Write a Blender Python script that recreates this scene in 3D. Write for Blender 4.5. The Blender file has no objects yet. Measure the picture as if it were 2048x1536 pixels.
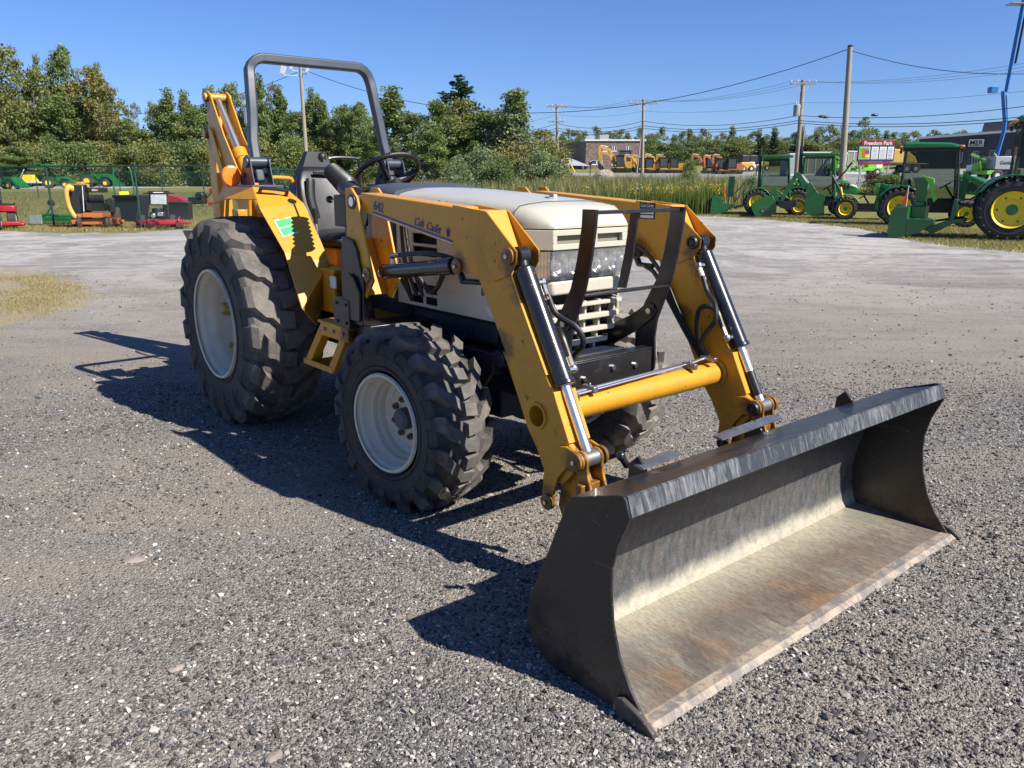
import bpy, bmesh, math, random
import numpy as np
from mathutils import Vector, Matrix
R_ = math.radians
C = bpy.context.scene.collection
SC = bpy.context.scene
PI = math.pi

# ------------------------------------------------------------------ camera, sky, sun, exposure
CAM_H, PITCH, FPX = 1.475, 0.2501, 1600.4          # camera height (m), downward tilt (rad), focal length in px of a 2048 px wide picture
cd = bpy.data.cameras.new('camera'); cam = bpy.data.objects.new('camera', cd); C.objects.link(cam)
cd.sensor_fit = 'HORIZONTAL'; cd.sensor_width = 36.0; cd.lens = 36.0 * FPX / 2048.0
cd.clip_start = 0.05; cd.clip_end = 5000
cam.location = (0, 0, CAM_H); cam.rotation_euler = (PI / 2 - PITCH, 0, 0)
SC.camera = cam
SUN_EL = R_(43.5); SUN_TRAVEL = R_(149.0)            # direction the light travels, seen from above (0 = +X)
world = bpy.data.worlds.new('World'); SC.world = world; world.use_nodes = True
wn = world.node_tree; bg = wn.nodes['Background']
sky = wn.nodes.new('ShaderNodeTexSky'); sky.sky_type = 'NISHITA'; sky.sun_disc = False
sky.sun_elevation = SUN_EL
_sx, _sy = -math.cos(SUN_TRAVEL), -math.sin(SUN_TRAVEL)
sky.sun_rotation = math.atan2(_sx, _sy)
sky.air_density = 1.0; sky.dust_density = 0.0; sky.ozone_density = 6.0; sky.altitude = 0
bg.inputs['Strength'].default_value = 0.057
tint = wn.nodes.new('ShaderNodeMix'); tint.data_type = 'RGBA'; tint.blend_type = 'MULTIPLY'; tint.inputs[0].default_value = 1.0; tint.inputs[7].default_value = (.84, 1.0, 1.42, 1)   # deep autumn blue
wn.links.new(sky.outputs['Color'], tint.inputs[6]); wn.links.new(tint.outputs[2], bg.inputs['Color'])
sl = bpy.data.lights.new('sun', 'SUN'); sl.energy = 5.0; sl.angle = R_(0.53); sl.color = (1.0, 0.948, 0.868)
sun = bpy.data.objects.new('sun', sl); C.objects.link(sun)
ldir = Vector((math.cos(SUN_TRAVEL) * math.cos(SUN_EL), math.sin(SUN_TRAVEL) * math.cos(SUN_EL), -math.sin(SUN_EL)))
sun.rotation_euler = ldir.to_track_quat('-Z', 'Y').to_euler(); sun.location = (20, -15, 25)
vs = SC.view_settings; vs.view_transform = 'Standard'; vs.look = 'None'; vs.exposure = 0.74; vs.gamma = 1.0; vs.use_curve_mapping = False

# ------------------------------------------------------------------ where things stand
def smooth(a, b, x):
    t = np.clip((x - a) / (b - a), 0, 1); return t * t * (3 - 2 * t)
def zt(x, y):
    """terrain height: flat yard, ground rising gently beyond it towards the right"""
    x = np.asarray(x, float); y = np.asarray(y, float)
    d = np.sqrt(x * x + y * y)
    w = 0.25 + 0.75 * smooth(-0.12, 0.06, x / np.maximum(y, 1.0)); w = np.where(y > 1, w, 0.3)
    return w * 0.028 * np.clip(d - 32, 0, 175)
def pix(x, y, z):
    d = y * math.cos(PITCH) - (z - CAM_H) * math.sin(PITCH)
    return 1024 + FPX * x / d, 768 - FPX * (y * math.sin(PITCH) + (z - CAM_H) * math.cos(PITCH)) / d
def xat(u, y, z=None):
    """x of the line of sight through photo column u at distance y"""
    if z is None: z = float(zt((u - 1024) / 1651.0 * y, y))
    return (u - 1024) / FPX * (y * math.cos(PITCH) - (z - CAM_H) * math.sin(PITCH))
def zat(v, y):
    """height of photo row v at distance y"""
    return CAM_H + y * math.tan(math.atan((768 - v) / FPX) - PITCH)
def ground(u, v):
    """terrain point seen at photo pixel (u, v)"""
    y0 = 1.0; y = 1.0
    while y < 400:
        z = float(zt((u - 1024) / 1651.0 * y, y))
        if zat(v, y) < z + 1e-6: break
        y0 = y; y *= 1.01
    lo, hi = y0, y
    for _ in range(24):
        m = (lo + hi) / 2
        if zat(v, m) < float(zt((u - 1024) / 1651.0 * m, m)): hi = m
        else: lo = m
    z = float(zt((u - 1024) / 1651.0 * lo, lo))
    return xat(u, lo, z), lo, z

# ------------------------------------------------------------------ mesh builder
class MB:
    def __init__(s): s.v = []; s.f = []; s.mi = []; s.cur = 0
    def add(s, vs_, fs):
        b = len(s.v); s.v += [tuple(map(float, p)) for p in vs_]
        for f in fs: s.f.append(tuple(b + i for i in f)); s.mi.append(s.cur)
        return s
    def box(s, a, b, rot=None, piv=None):
        x0, y0, z0 = a; x1, y1, z1 = b
        if x0 > x1: x0, x1 = x1, x0
        if y0 > y1: y0, y1 = y1, y0
        if z0 > z1: z0, z1 = z1, z0
        vs_ = [(x, y, z) for z in (z0, z1) for y in (y0, y1) for x in (x0, x1)]
        if rot is not None:
            pv = Vector(piv) if piv else Vector(((x0 + x1) / 2, (y0 + y1) / 2, (z0 + z1) / 2))
            vs_ = [tuple(rot @ (Vector(p) - pv) + pv) for p in vs_]
        return s.add(vs_, [(0, 2, 3, 1), (4, 5, 7, 6), (0, 1, 5, 4), (2, 6, 7, 3), (0, 4, 6, 2), (1, 3, 7, 5)])
    def prism(s, poly, axis, a, b):
        """poly in the two other axes (in xyz order), extruded along axis from a to b"""
        n = len(poly)
        ar = sum(poly[i][0] * poly[(i + 1) % n][1] - poly[(i + 1) % n][0] * poly[i][1] for i in range(n))
        def P(p, t): return {'x': (t, p[0], p[1]), 'y': (p[0], t, p[1]), 'z': (p[0], p[1], t)}[axis]
        flip = (ar > 0) ^ (axis == 'y')
        if a > b: a, b = b, a
        idx = list(range(n)) if flip else list(range(n))[::-1]
        vs_ = [P(poly[i], a) for i in idx] + [P(poly[i], b) for i in idx]
        fs = [tuple(range(n))[::-1], tuple(range(n, 2 * n))] + [(i, (i + 1) % n, n + (i + 1) % n, n + i) for i in range(n)]
        return s.add(vs_, fs)
    def tube(s, pts, r, n=8, cap=True, flat=None):
        pts = [Vector(p) for p in pts]; m = len(pts)
        rr = r if isinstance(r, (list, tuple)) else [r] * m
        vs_ = []; up = None
        for i, p in enumerate(pts):
            t = (pts[min(i + 1, m - 1)] - pts[max(i - 1, 0)]).normalized()
            if up is None:
                up = Vector((0, 0, 1)) if abs(t.z) < .9 else Vector((1, 0, 0))
            u = (up - t * up.dot(t)); u = u.normalized() if u.length > 1e-6 else t.orthogonal().normalized()
            w = t.cross(u); up = u
            for k in range(n):
                a = 2 * PI * k / n + (PI / n if flat else 0)
                ru, rw = (flat if flat else (1, 1))
                vs_.append(tuple(p + (u * math.cos(a) * ru + w * math.sin(a) * rw) * rr[i]))
        fs = [(i * n + k, i * n + (k + 1) % n, (i + 1) * n + (k + 1) % n, (i + 1) * n + k) for i in range(m - 1) for k in range(n)]
        if cap: fs += [tuple(range(n))[::-1], tuple(range((m - 1) * n, m * n))]
        return s.add(vs_, fs)
    def cyl(s, a, b, r, n=16, r2=None):
        return s.tube([a, b], [r, r2 if r2 is not None else r], n)
    def lathe(s, prof, c=(0, 0, 0), axis='y', n=32, closed=False):
        """prof: (along axis, radius)"""
        m = len(prof); vs_ = []
        for (d, r) in prof:
            for k in range(n):
                a = 2 * PI * k / n; p, q = r * math.cos(a), r * math.sin(a)
                vs_.append({'y': (c[0] + p, c[1] + d, c[2] + q), 'x': (c[0] + d, c[1] + p, c[2] + q), 'z': (c[0] + p, c[1] + q, c[2] + d)}[axis])
        rng = range(m if closed else m - 1)
        fs = [(i * n + k, i * n + (k + 1) % n, ((i + 1) % m) * n + (k + 1) % n, ((i + 1) % m) * n + k) for i in rng for k in range(n)]
        return s.add(vs_, fs)
    def ball(s, c, r, n=12, m=8, sc=(1, 1, 1)):
        pr = [(-math.cos(PI * i / m) * r * sc[2], max(1e-4, math.sin(PI * i / m) * r)) for i in range(m + 1)]
        b = len(s.v); s.lathe(pr, (0, 0, 0), 'z', n)
        for i in range(b, len(s.v)):
            x, y, z = s.v[i]; s.v[i] = (c[0] + x * sc[0], c[1] + y * sc[1], c[2] + z)
        return s
    def loft(s, rings, closed=True, cap=True):
        n = len(rings[0]); m = len(rings)
        vs_ = [p for r in rings for p in r]
        fs = [(i * n + k, i * n + (k + 1) % n, (i + 1) * n + (k + 1) % n, (i + 1) * n + k) for i in range(m - 1) for k in range(n if closed else n - 1)]
        if cap: fs += [tuple(range(n))[::-1], tuple(range((m - 1) * n, m * n))]
        return s.add(vs_, fs)
    def xf(s, M):
        s.v = [tuple(M @ Vector(p)) for p in s.v]; return s
    def build(s, name, mat, parent=None, bevel=0, smooth_=35, segs=2, loc=None, rz=None, fix=True):
        me = bpy.data.meshes.new(name); me.from_pydata(s.v, [], s.f)
        ms = mat if isinstance(mat, (list, tuple)) else [mat]
        for m in ms: me.materials.append(m)
        if len(ms) > 1: me.polygons.foreach_set('material_index', s.mi)
        if fix:
            b = bmesh.new(); b.from_mesh(me); bmesh.ops.recalc_face_normals(b, faces=b.faces); b.to_mesh(me); b.free()
        if smooth_:
            me.shade_smooth(); me.set_sharp_from_angle(angle=R_(smooth_))
        me.update()
        o = bpy.data.objects.new(name, me); C.objects.link(o)
        if parent is not None: o.parent = parent
        if loc is not None: o.location = loc
        if rz is not None: o.rotation_euler = (0, 0, rz)
        if bevel:
            md = o.modifiers.new('edge', 'BEVEL'); md.width = bevel; md.segments = segs; md.limit_method = 'ANGLE'; md.angle_limit = R_(35); md.harden_normals = False
        return o
def mesh_np(name, V, F, mat, parent=None, nv=4, attrs=None, smooth_=False, mi=None):
    """fast mesh from arrays; F is (n, nv)"""
    me = bpy.data.meshes.new(name); V = np.asarray(V, np.float32); F = np.asarray(F, np.int32)
    me.vertices.add(len(V)); me.vertices.foreach_set('co', V.ravel())
    me.loops.add(F.size); me.loops.foreach_set('vertex_index', F.ravel())
    me.polygons.add(len(F)); me.polygons.foreach_set('loop_start', np.arange(len(F), dtype=np.int32) * nv)
    me.polygons.foreach_set('use_smooth', np.full(len(F), smooth_, bool))
    for m in (mat if isinstance(mat, (list, tuple)) else [mat]): me.materials.append(m)
    if mi is not None: me.polygons.foreach_set('material_index', np.asarray(mi, np.int32))
    for k, (dom, arr) in (attrs or {}).items():
        a = me.attributes.new(k, 'FLOAT', dom); a.data.foreach_set('value', np.asarray(arr, np.float32))
    me.update(calc_edges=True)
    o = bpy.data.objects.new(name, me); C.objects.link(o)
    if parent is not None: o.parent = parent
    return o
def tag(o, label=None, cat=None, group=None, kind=None):
    if label: o['label'] = label
    if cat: o['category'] = cat
    if group: o['group'] = group
    if kind: o['kind'] = kind
    return o
def thing(name, label, cat, loc=(0, 0, 0), rz=0, group=None):
    o = bpy.data.objects.new(name, None); C.objects.link(o); o.empty_display_size = .3
    o.location = loc; o.rotation_euler = (0, 0, rz)
    return tag(o, label, cat, group)
CH = {}
def kids(o): return [c for c in C.objects if c.parent == o]
def dup(root, loc, rz=0, label=None, group=None, scale=None):
    tree = CH.get(root.name)
    if tree is None:
        tree = [(c, kids(c)) for c in kids(root)]; CH[root.name] = tree
    r = root.copy(); C.objects.link(r); r.location = loc; r.rotation_euler = (0, 0, rz)
    if scale is not None: r.scale = scale if isinstance(scale, (tuple, list)) else (scale,) * 3
    if label: r['label'] = label
    if group: r['group'] = group
    for c, gs in tree:
        d = c.copy(); C.objects.link(d); d.parent = r
        for g in gs:
            e = g.copy(); C.objects.link(e); e.parent = d
    return r
def rotm(ax, deg): return Matrix.Rotation(R_(deg), 3, ax)
def arc(c, r, a0, a1, n):
    return [(c[0] + r * math.cos(R_(a0 + (a1 - a0) * i / n)), c[1] + r * math.sin(R_(a0 + (a1 - a0) * i / n))) for i in range(n + 1)]
def bez(p, n=12):
    """smooth path through points (Catmull-Rom)"""
    P = [Vector(q) for q in p]; P = [P[0] * 2 - P[1]] + P + [P[-1] * 2 - P[-2]]; out = []
    for i in range(1, len(P) - 2):
        for k in range(n):
            t = k / n; a, b, c, d = P[i - 1], P[i], P[i + 1], P[i + 2]
            out.append(.5 * ((2 * b) + (c - a) * t + (2 * a - 5 * b + 4 * c - d) * t * t + (3 * b - a - 3 * c + d) * t ** 3))
    out.append(P[-2]); return out
# ------------------------------------------------------------------ materials
class NT:
    def __init__(s, name):
        s.m = bpy.data.materials.new(name); s.m.use_nodes = True; s.t = s.m.node_tree
        s.b = s.t.nodes['Principled BSDF']; s.o = s.t.nodes['Material Output']
        s.co = s.t.nodes.new('ShaderNodeTexCoord').outputs['Object']
    def n(s, t, **kw):
        x = s.t.nodes.new(t)
        for k, v in kw.items():
            if hasattr(x, k): setattr(x, k, v)
        return x
    def l(s, a, b): s.t.links.new(a, b)
    def noise(s, scale, detail=4, rough=.6, co=None, out='Fac', dist=0, sc3=None):
        x = s.n('ShaderNodeTexNoise'); x.inputs['Scale'].default_value = scale; x.inputs['Detail'].default_value = detail
        x.inputs['Roughness'].default_value = rough; x.inputs['Distortion'].default_value = dist
        c = co or s.co
        if sc3:
            mp = s.n('ShaderNodeMapping'); mp.inputs['Scale'].default_value = sc3; s.l(c, mp.inputs['Vector']); c = mp.outputs[0]
        s.l(c, x.inputs['Vector']); return x.outputs[out]
    def vor(s, scale, out='Color', co=None, feature='F1', rnd=1):
        x = s.n('ShaderNodeTexVoronoi', feature=feature); x.inputs['Scale'].default_value = scale; x.inputs['Randomness'].default_value = rnd
        s.l(co or s.co, x.inputs['Vector']); return x.outputs[out]
    def ramp(s, f, a, b, c0=0., c1=1.):
        x = s.n('ShaderNodeMapRange'); x.inputs[1].default_value = a; x.inputs[2].default_value = b; x.inputs[3].default_value = c0; x.inputs[4].default_value = c1
        s.l(f, x.inputs[0]); return x.outputs[0]
    def mix(s, f, a, b, mode='MIX'):
        x = s.n('ShaderNodeMix', data_type='RGBA', blend_type=mode)
        for k, v in ((0, f), (6, a), (7, b)):
            if isinstance(v, (int, float)): x.inputs[k].default_value = v
            elif isinstance(v, (tuple, list)): x.inputs[k].default_value = (*v[:3], 1)
            else: s.l(v, x.inputs[k])
        return x.outputs[2]
    def math(s, op, a, b=0.):
        x = s.n('ShaderNodeMath', operation=op)
        for k, v in ((0, a), (1, b)):
            if isinstance(v, (int, float)): x.inputs[k].default_value = v
            else: s.l(v, x.inputs[k])
        return x.outputs[0]
    def attr(s, name):
        x = s.n('ShaderNodeAttribute', attribute_name=name); return x.outputs['Fac']
    def cr(s, f, stops):
        x = s.n('ShaderNodeValToRGB'); e = x.color_ramp.elements
        while len(e) < len(stops): e.new(.5)
        for i, (p, c) in enumerate(stops): e[i].position = p; e[i].color = (*c, 1)
        s.l(f, x.inputs[0]); return x.outputs[0]
    def bump(s, h, st=.3, d=.01, normal=None):
        x = s.n('ShaderNodeBump'); x.inputs['Strength'].default_value = st; x.inputs['Distance'].default_value = d
        s.l(h, x.inputs['Height'])
        if normal is not None: s.l(normal, x.inputs['Normal'])
        s.l(x.outputs[0], s.b.inputs['Normal']); return x.outputs[0]
    def set(s, **kw):
        for k, v in kw.items():
            i = s.b.inputs[k.replace('_', ' ')]
            if isinstance(v, (int, float)): i.default_value = v
            elif isinstance(v, (tuple, list)): i.default_value = (*v[:3], 1)
            else: s.l(v, i)
        return s.m
def paint(name, col, rough=.4, dirt=.35, dcol=(.16, .12, .08), dscale=3., metal=0., coat=0., chip=0., chipcol=(.12, .06, .03), var=.12, bump=.04):
    s = NT(name)
    a = s.noise(dscale, 6, .65)
    c = s.mix(s.ramp(a, .35, .75, 0, var), col, tuple(x * .6 for x in col))
    d = s.noise(dscale * 2.7, 8, .7, dist=.4)
    dm = s.ramp(d, .50, .78, 0, dirt)
    c = s.mix(dm, c, dcol)
    st = s.noise(9, 3, .6, sc3=(6, 6, .35))            # vertical run-off streaks
    c = s.mix(s.ramp(st, .56, .8, 0, dirt * .5), c, tuple(x * .7 for x in dcol))
    if chip:
        k = s.noise(dscale * 9, 5, .7); km = s.ramp(k, .70 - chip * .12, .72 - chip * .12, 0, 1)
        c = s.mix(km, c, chipcol)
    r = s.ramp(a, .3, .8, rough - .08, rough + .15)
    s.set(Base_Color=c, Roughness=s.math('ADD', r, s.math('MULTIPLY', dm, .4)), Metallic=metal, Coat_Weight=coat)
    if coat: s.set(Coat_Roughness=.15)
    s.bump(s.noise(dscale * 6, 4, .5), bump, .01)
    return s.m
def plain(name, col, rough=.6, metal=0., var=.25, scale=8., emis=None):
    s = NT(name); a = s.noise(scale, 4, .6)
    s.set(Base_Color=s.mix(s.ramp(a, .3, .75), tuple(x * (1 - var) for x in col), tuple(min(1, x * (1 + var)) for x in col)), Roughness=rough, Metallic=metal)
    return s.m
M = {}
M['yellow'] = paint('ochre_paint', (.63, .29, .016), .42, .38, (.22, .12, .045), 2.8, coat=.12, chip=.42, chipcol=(.10, .05, .03), var=.34)
M['cream'] = paint('cream_paint', (.52, .49, .39), .33, .25, (.30, .27, .2), 2.2, coat=.35, var=.06)
M['black'] = paint('black_paint', (.014, .014, .016), .34, .3, (.07, .06, .05), 3.5, coat=.15, chip=.35, chipcol=(.10, .045, .03))
M['cylblack'] = paint('cylinder_black', (.012, .012, .014), .25, .18, (.09, .08, .05), 5, coat=.5, chip=.28, chipcol=(.25, .24, .12))
M['navy'] = paint('navy_iron', (.012, .018, .036), .5, .5, (.05, .045, .04), 3.)
M['slate'] = paint('slate_plastic', (.060, .073, .098), .42, .3, (.16, .15, .13), 3.)
M['ropsgrey'] = paint('rollbar_paint', (.034, .044, .060), .42, .22, (.09, .085, .08), 4, coat=.1)
M['vinyl'] = paint('black_vinyl', (.009, .009, .010), .46, .08, (.07, .065, .06), 3)
M['plastic'] = plain('black_plastic', (.018, .018, .018), .45)
M['rubber_hose'] = plain('hose_rubber', (.016, .016, .017), .42)
M['chrome'] = plain('bright_steel', (.80, .77, .72), .34, 1., .06)
M['zinc'] = plain('zinc_fittings', (.55, .55, .53), .32, 1., .2, 40)
M['dullsteel'] = plain('dull_steel', (.28, .28, .28), .45, .8, .25, 20)
M['blue'] = plain('decal_blue', (.045, .04, .19), .4, 0, .1)
M['white'] = plain('white_print', (.75, .75, .73), .5, 0, .06)
M['decalgreen'] = plain('sticker_green', (.05, .42, .13), .45, 0, .12, 30)
M['dark'] = plain('dark_void', (.006, .006, .007), .8)
M['rim'] = paint('rim_cream', (.58, .55, .43), .42, .4, (.28, .19, .10), 5., chip=.2, chipcol=(.22, .10, .04))
M['rusty'] = paint('rusty_clamp', (.45, .30, .10), .6, .7, (.16, .06, .03), 9.)
M['rustynut'] = plain('rusty_nut', (.16, .10, .06), .6, .4, .4, 60)
def mat_tyre(name, dust, base=(.016, .016, .018), dc=(.21, .18, .145), rad=None):
    s = NT(name); a = s.noise(2.2, 6, .7); b = s.noise(28, 5, .7); g = s.vor(170, 'Distance')
    m = s.math('ADD', s.math('MULTIPLY', a, .75), s.math('MULTIPLY', b, .4))
    dm = s.ramp(m, .36, .74, .0, dust)
    if rad:
        ln = s.n('ShaderNodeVectorMath', operation='LENGTH'); mp = s.n('ShaderNodeMapping'); mp.inputs['Scale'].default_value = (1, 0, 1); s.l(s.co, mp.inputs['Vector']); s.l(mp.outputs[0], ln.inputs[0])
        dm = s.math('MULTIPLY', dm, s.ramp(ln.outputs['Value'], rad[0], rad[1], .28, 1.15))
    c = s.mix(dm, base, dc)
    c = s.mix(s.ramp(s.vor(420, 'Distance'), .12, .05, 0, .35 * min(1, dust)), c, (.42, .40, .36))
    s.set(Base_Color=c, Roughness=.78); s.bump(s.math('ADD', b, s.math('MULTIPLY', g, .4)), .35, .006); return s.m
M['tyre'] = mat_tyre('tyre_rubber', .68, dc=(.235, .21, .175), rad=(.54, .60))
M['tyre_clean'] = mat_tyre('tyre_rubber_clean', .66, (.014, .014, .015), (.25, .225, .195), rad=(.37, .412))
M['tyre_dusty'] = mat_tyre('tyre_rubber_dusty', 1.0, (.02, .02, .02), (.26, .235, .20), rad=(.35, .40))
def mat_lens(name, col, rib=(0, 220, 0), rough=.12):
    s = NT(name)
    w = s.n('ShaderNodeTexWave', wave_type='BANDS', bands_direction='Y'); w.inputs['Scale'].default_value = 38; s.l(s.co, w.inputs['Vector'])
    s.set(Base_Color=col, Roughness=rough); s.bump(w.outputs['Fac'], 1.0, .008)
    g = s.n('ShaderNodeBsdfTransparent'); gl = s.n('ShaderNodeBsdfGlossy'); gl.inputs['Roughness'].default_value = .08; mx = s.n('ShaderNodeMixShader'); mx.inputs[0].default_value = .34; mx2 = s.n('ShaderNodeMixShader'); mx2.inputs[0].default_value = .5
    s.l(gl.outputs[0], mx2.inputs[1]); s.l(s.b.outputs[0], mx2.inputs[2]); s.l(g.outputs[0], mx.inputs[1]); s.l(mx2.outputs[0], mx.inputs[2]); s.l(mx.outputs[0], s.o.inputs[0]); return s.m
M['lens'] = mat_lens('headlamp_glass', (.92, .92, .90))
def mat_refl():
    s = NT('headlamp_reflector'); s.set(Base_Color=(.88, .88, .84), Metallic=1., Roughness=.2); s.bump(s.noise(11, 2, .5), .5, .03); return s.m
M['reflector'] = mat_refl()
def mat_amber():
    s = NT('amber_lens'); s.set(Base_Color=(.95, .22, .01), Roughness=.22, Coat_Weight=.6, Subsurface_Weight=.15)
    g = s.n('ShaderNodeTexWave', wave_type='RINGS', rings_direction='X'); g.inputs['Scale'].default_value = 60; s.l(s.co, g.inputs['Vector'])
    s.bump(g.outputs['Fac'], .25, .002); return s.m
M['amber'] = mat_amber()
def mat_glass(name, col=(.95, 1.0, .97), rough=.02):
    s = NT(name); s.set(Base_Color=(.02, .03, .028), Roughness=rough)
    g = s.n('ShaderNodeBsdfTransparent'); g.inputs[0].default_value = (*[x * .85 for x in col], 1)
    mx = s.n('ShaderNodeMixShader'); mx.inputs[0].default_value = .13
    s.l(g.outputs[0], mx.inputs[1]); s.l(s.b.outputs[0], mx.inputs[2]); s.l(mx.outputs[0], s.o.inputs[0]); return s.m
M['glass'] = mat_glass('cab_glass')
def mat_mesh():
    s = NT('mesh_screen'); v = s.vor(330, 'Distance', rnd=.0)
    s.set(Base_Color=s.mix(s.ramp(v, .3, .5), (.02, .02, .018), (.34, .31, .22)), Roughness=.6); return s.m
M['screen'] = mat_mesh()
# bucket steel: black paint outside, worn inside
def mat_bucket_out():
    s = NT('bucket_paint'); a = s.noise(6, 8, .7); b = s.noise(60, 4, .6, sc3=(1, .25, 3))
    c = s.mix(s.ramp(a, .45, .8, 0, .5), (.011, .011, .012), (.040, .038, .036))
    x = s.n('ShaderNodeSeparateXYZ'); s.l(s.co, x.inputs[0])
    low = s.math('MULTIPLY', s.ramp(x.outputs[2], .20, .05, 0, 1), s.ramp(s.noise(14, 8, .75), .38, .66, 0, .85))
    c = s.mix(low, c, (.13, .085, .055))
    c = s.mix(s.ramp(b, .66, .72, 0, .45), c, (.20, .185, .17)); c = s.mix(s.ramp(s.noise(3.5, 9, .85, sc3=(1, 1, 5), dist=2.), .60, .615, 0, .5), c, (.17, .155, .14))
    s.set(Base_Color=c, Roughness=s.ramp(a, .3, .8, .3, .55), Coat_Weight=.1); s.bump(a, .08, .01); return s.m
M['bucket'] = mat_bucket_out()
def mat_lip():
    s = NT('worn_lip'); k = s.noise(7, 6, .8, sc3=(1, 9, 1.2), dist=.6); e = s.noise(2.2, 5, .7, sc3=(1, 1, 1))
    m = s.math('ADD', s.math('MULTIPLY', k, .65), s.math('MULTIPLY', e, .45))
    c = s.mix(s.ramp(m, .52, .66), (.035, .04, .048), (.20, .205, .20)); c = s.mix(s.ramp(k, .60, .70, 0, .8), c, (.42, .38, .29))
    s.set(Base_Color=c, Roughness=.5, Metallic=.15); s.bump(k, .15, .004); return s.m
M['lip'] = mat_lip()
def mat_floor():
    s = NT('bucket_floor_steel'); x = s.n('ShaderNodeSeparateXYZ'); s.l(s.co, x.inputs[0]); X, Y, Z = x.outputs
    st = s.noise(16, 8, .75, sc3=(.5, 3.5, 1), dist=.3)           # scrapes run front to back
    big = s.noise(2.1, 6, .65, dist=.8); fine = s.noise(120, 3, .7, sc3=(.35, 1, 1))
    c = s.mix(s.ramp(st, .35, .7), (.19, .175, .145), (.40, .365, .295))
    rust = s.math('MULTIPLY', s.ramp(big, .40, .56), s.ramp(X, 1.44, 1.56, 0, 1))
    c = s.mix(s.math('MULTIPLY', rust, .75), c, (.17, .115, .078)); c = s.mix(s.math('MULTIPLY', s.ramp(s.noise(3.1, 6, .7, dist=1), .52, .66), s.ramp(X, 1.42, 1.52, 0, .6)), c, (.34, .19, .085))
    tan_ = s.ramp(X, 1.60, 1.40, 0, .85)
    tan_ = s.math('MULTIPLY', tan_, s.ramp(s.noise(5, 6, .7), .3, .55, .45, 1))
    c = s.mix(tan_, c, (.48, .43, .31))
    wet = s.ramp(s.noise(1.7, 5, .6, co=None, dist=1.2), .58, .66, 0, .6)
    wet = s.math('MULTIPLY', wet, s.ramp(X, 1.55, 1.68, 0, 1)); c = s.mix(wet, c, (.07, .045, .04))
    c = s.mix(s.ramp(st, .66, .74, 0, .5), c, (.40, .39, .35))
    c = s.mix(s.ramp(fine, .40, .70, .0, .55), c, (.055, .047, .042)); c = s.mix(s.ramp(s.noise(140, 4, .8, sc3=(.5, 1, 1)), .58, .68, 0, .5), c, (.36, .335, .28)); c = s.mix(s.math('MULTIPLY', s.ramp(s.noise(1.6, 5, .6), .52, .64), s.ramp(X, 1.80, 1.6, 0, .5)), c, (.12, .135, .125))
    # back plate above the crease: grey scuffed steel, painted lip shadow higher up
    up = s.ramp(Z, .025, .05)
    g = s.mix(s.ramp(s.noise(22, 8, .8, sc3=(1, 1.6, .6)), .35, .7), (.045, .047, .048), (.155, .155, .145)); g = s.mix(s.ramp(s.noise(150, 3, .8), .50, .62, 0, .55), g, (.03, .03, .03)); g = s.mix(s.ramp(s.noise(95, 4, .8, dist=.5), .60, .68, 0, .6), g, (.30, .28, .23))
    g = s.mix(s.ramp(s.noise(8, 6, .7), .56, .72, 0, .6), g, (.17, .10, .055))
    up2 = s.ramp(s.math('ADD', Z, s.math('MULTIPLY', s.noise(6, 7, .75), .09)), .10, .15); g = s.mix(s.ramp(Z, .27, .40), g, (.022, .022, .023))  # upper back darkened in colour to stand for the lip's shadow
    c = s.mix(up, c, s.mix(up2, s.mix(s.ramp(s.noise(30, 6, .8), .4, .7), (.46, .415, .31), (.25, .235, .19)), g))
    s.set(Base_Color=c, Roughness=s.ramp(st, .3, .7, .42, .65), Metallic=.18); s.bump(s.math('ADD', st, fine), .15, .004); return s.m
M['floor'] = mat_floor()
def mat_edge():
    s = NT('cutting_edge_steel'); k = s.noise(11, 7, .75, dist=.7); q = s.noise(45, 4, .7)
    c = s.mix(s.ramp(k, .45, .56), (.19, .175, .16), (.38, .31, .23)); c = s.mix(s.ramp(q, .5, .7, 0, .6), c, (.17, .11, .085))
    s.set(Base_Color=c, Roughness=.6, Metallic=.1); s.bump(q, .3, .005); return s.m
M['edge'] = mat_edge()
M['edgedark'] = paint('worn_black_steel', (.05, .045, .04), .5, .6, (.16, .11, .07), 9., chip=.8, chipcol=(.24, .2, .15))
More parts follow.
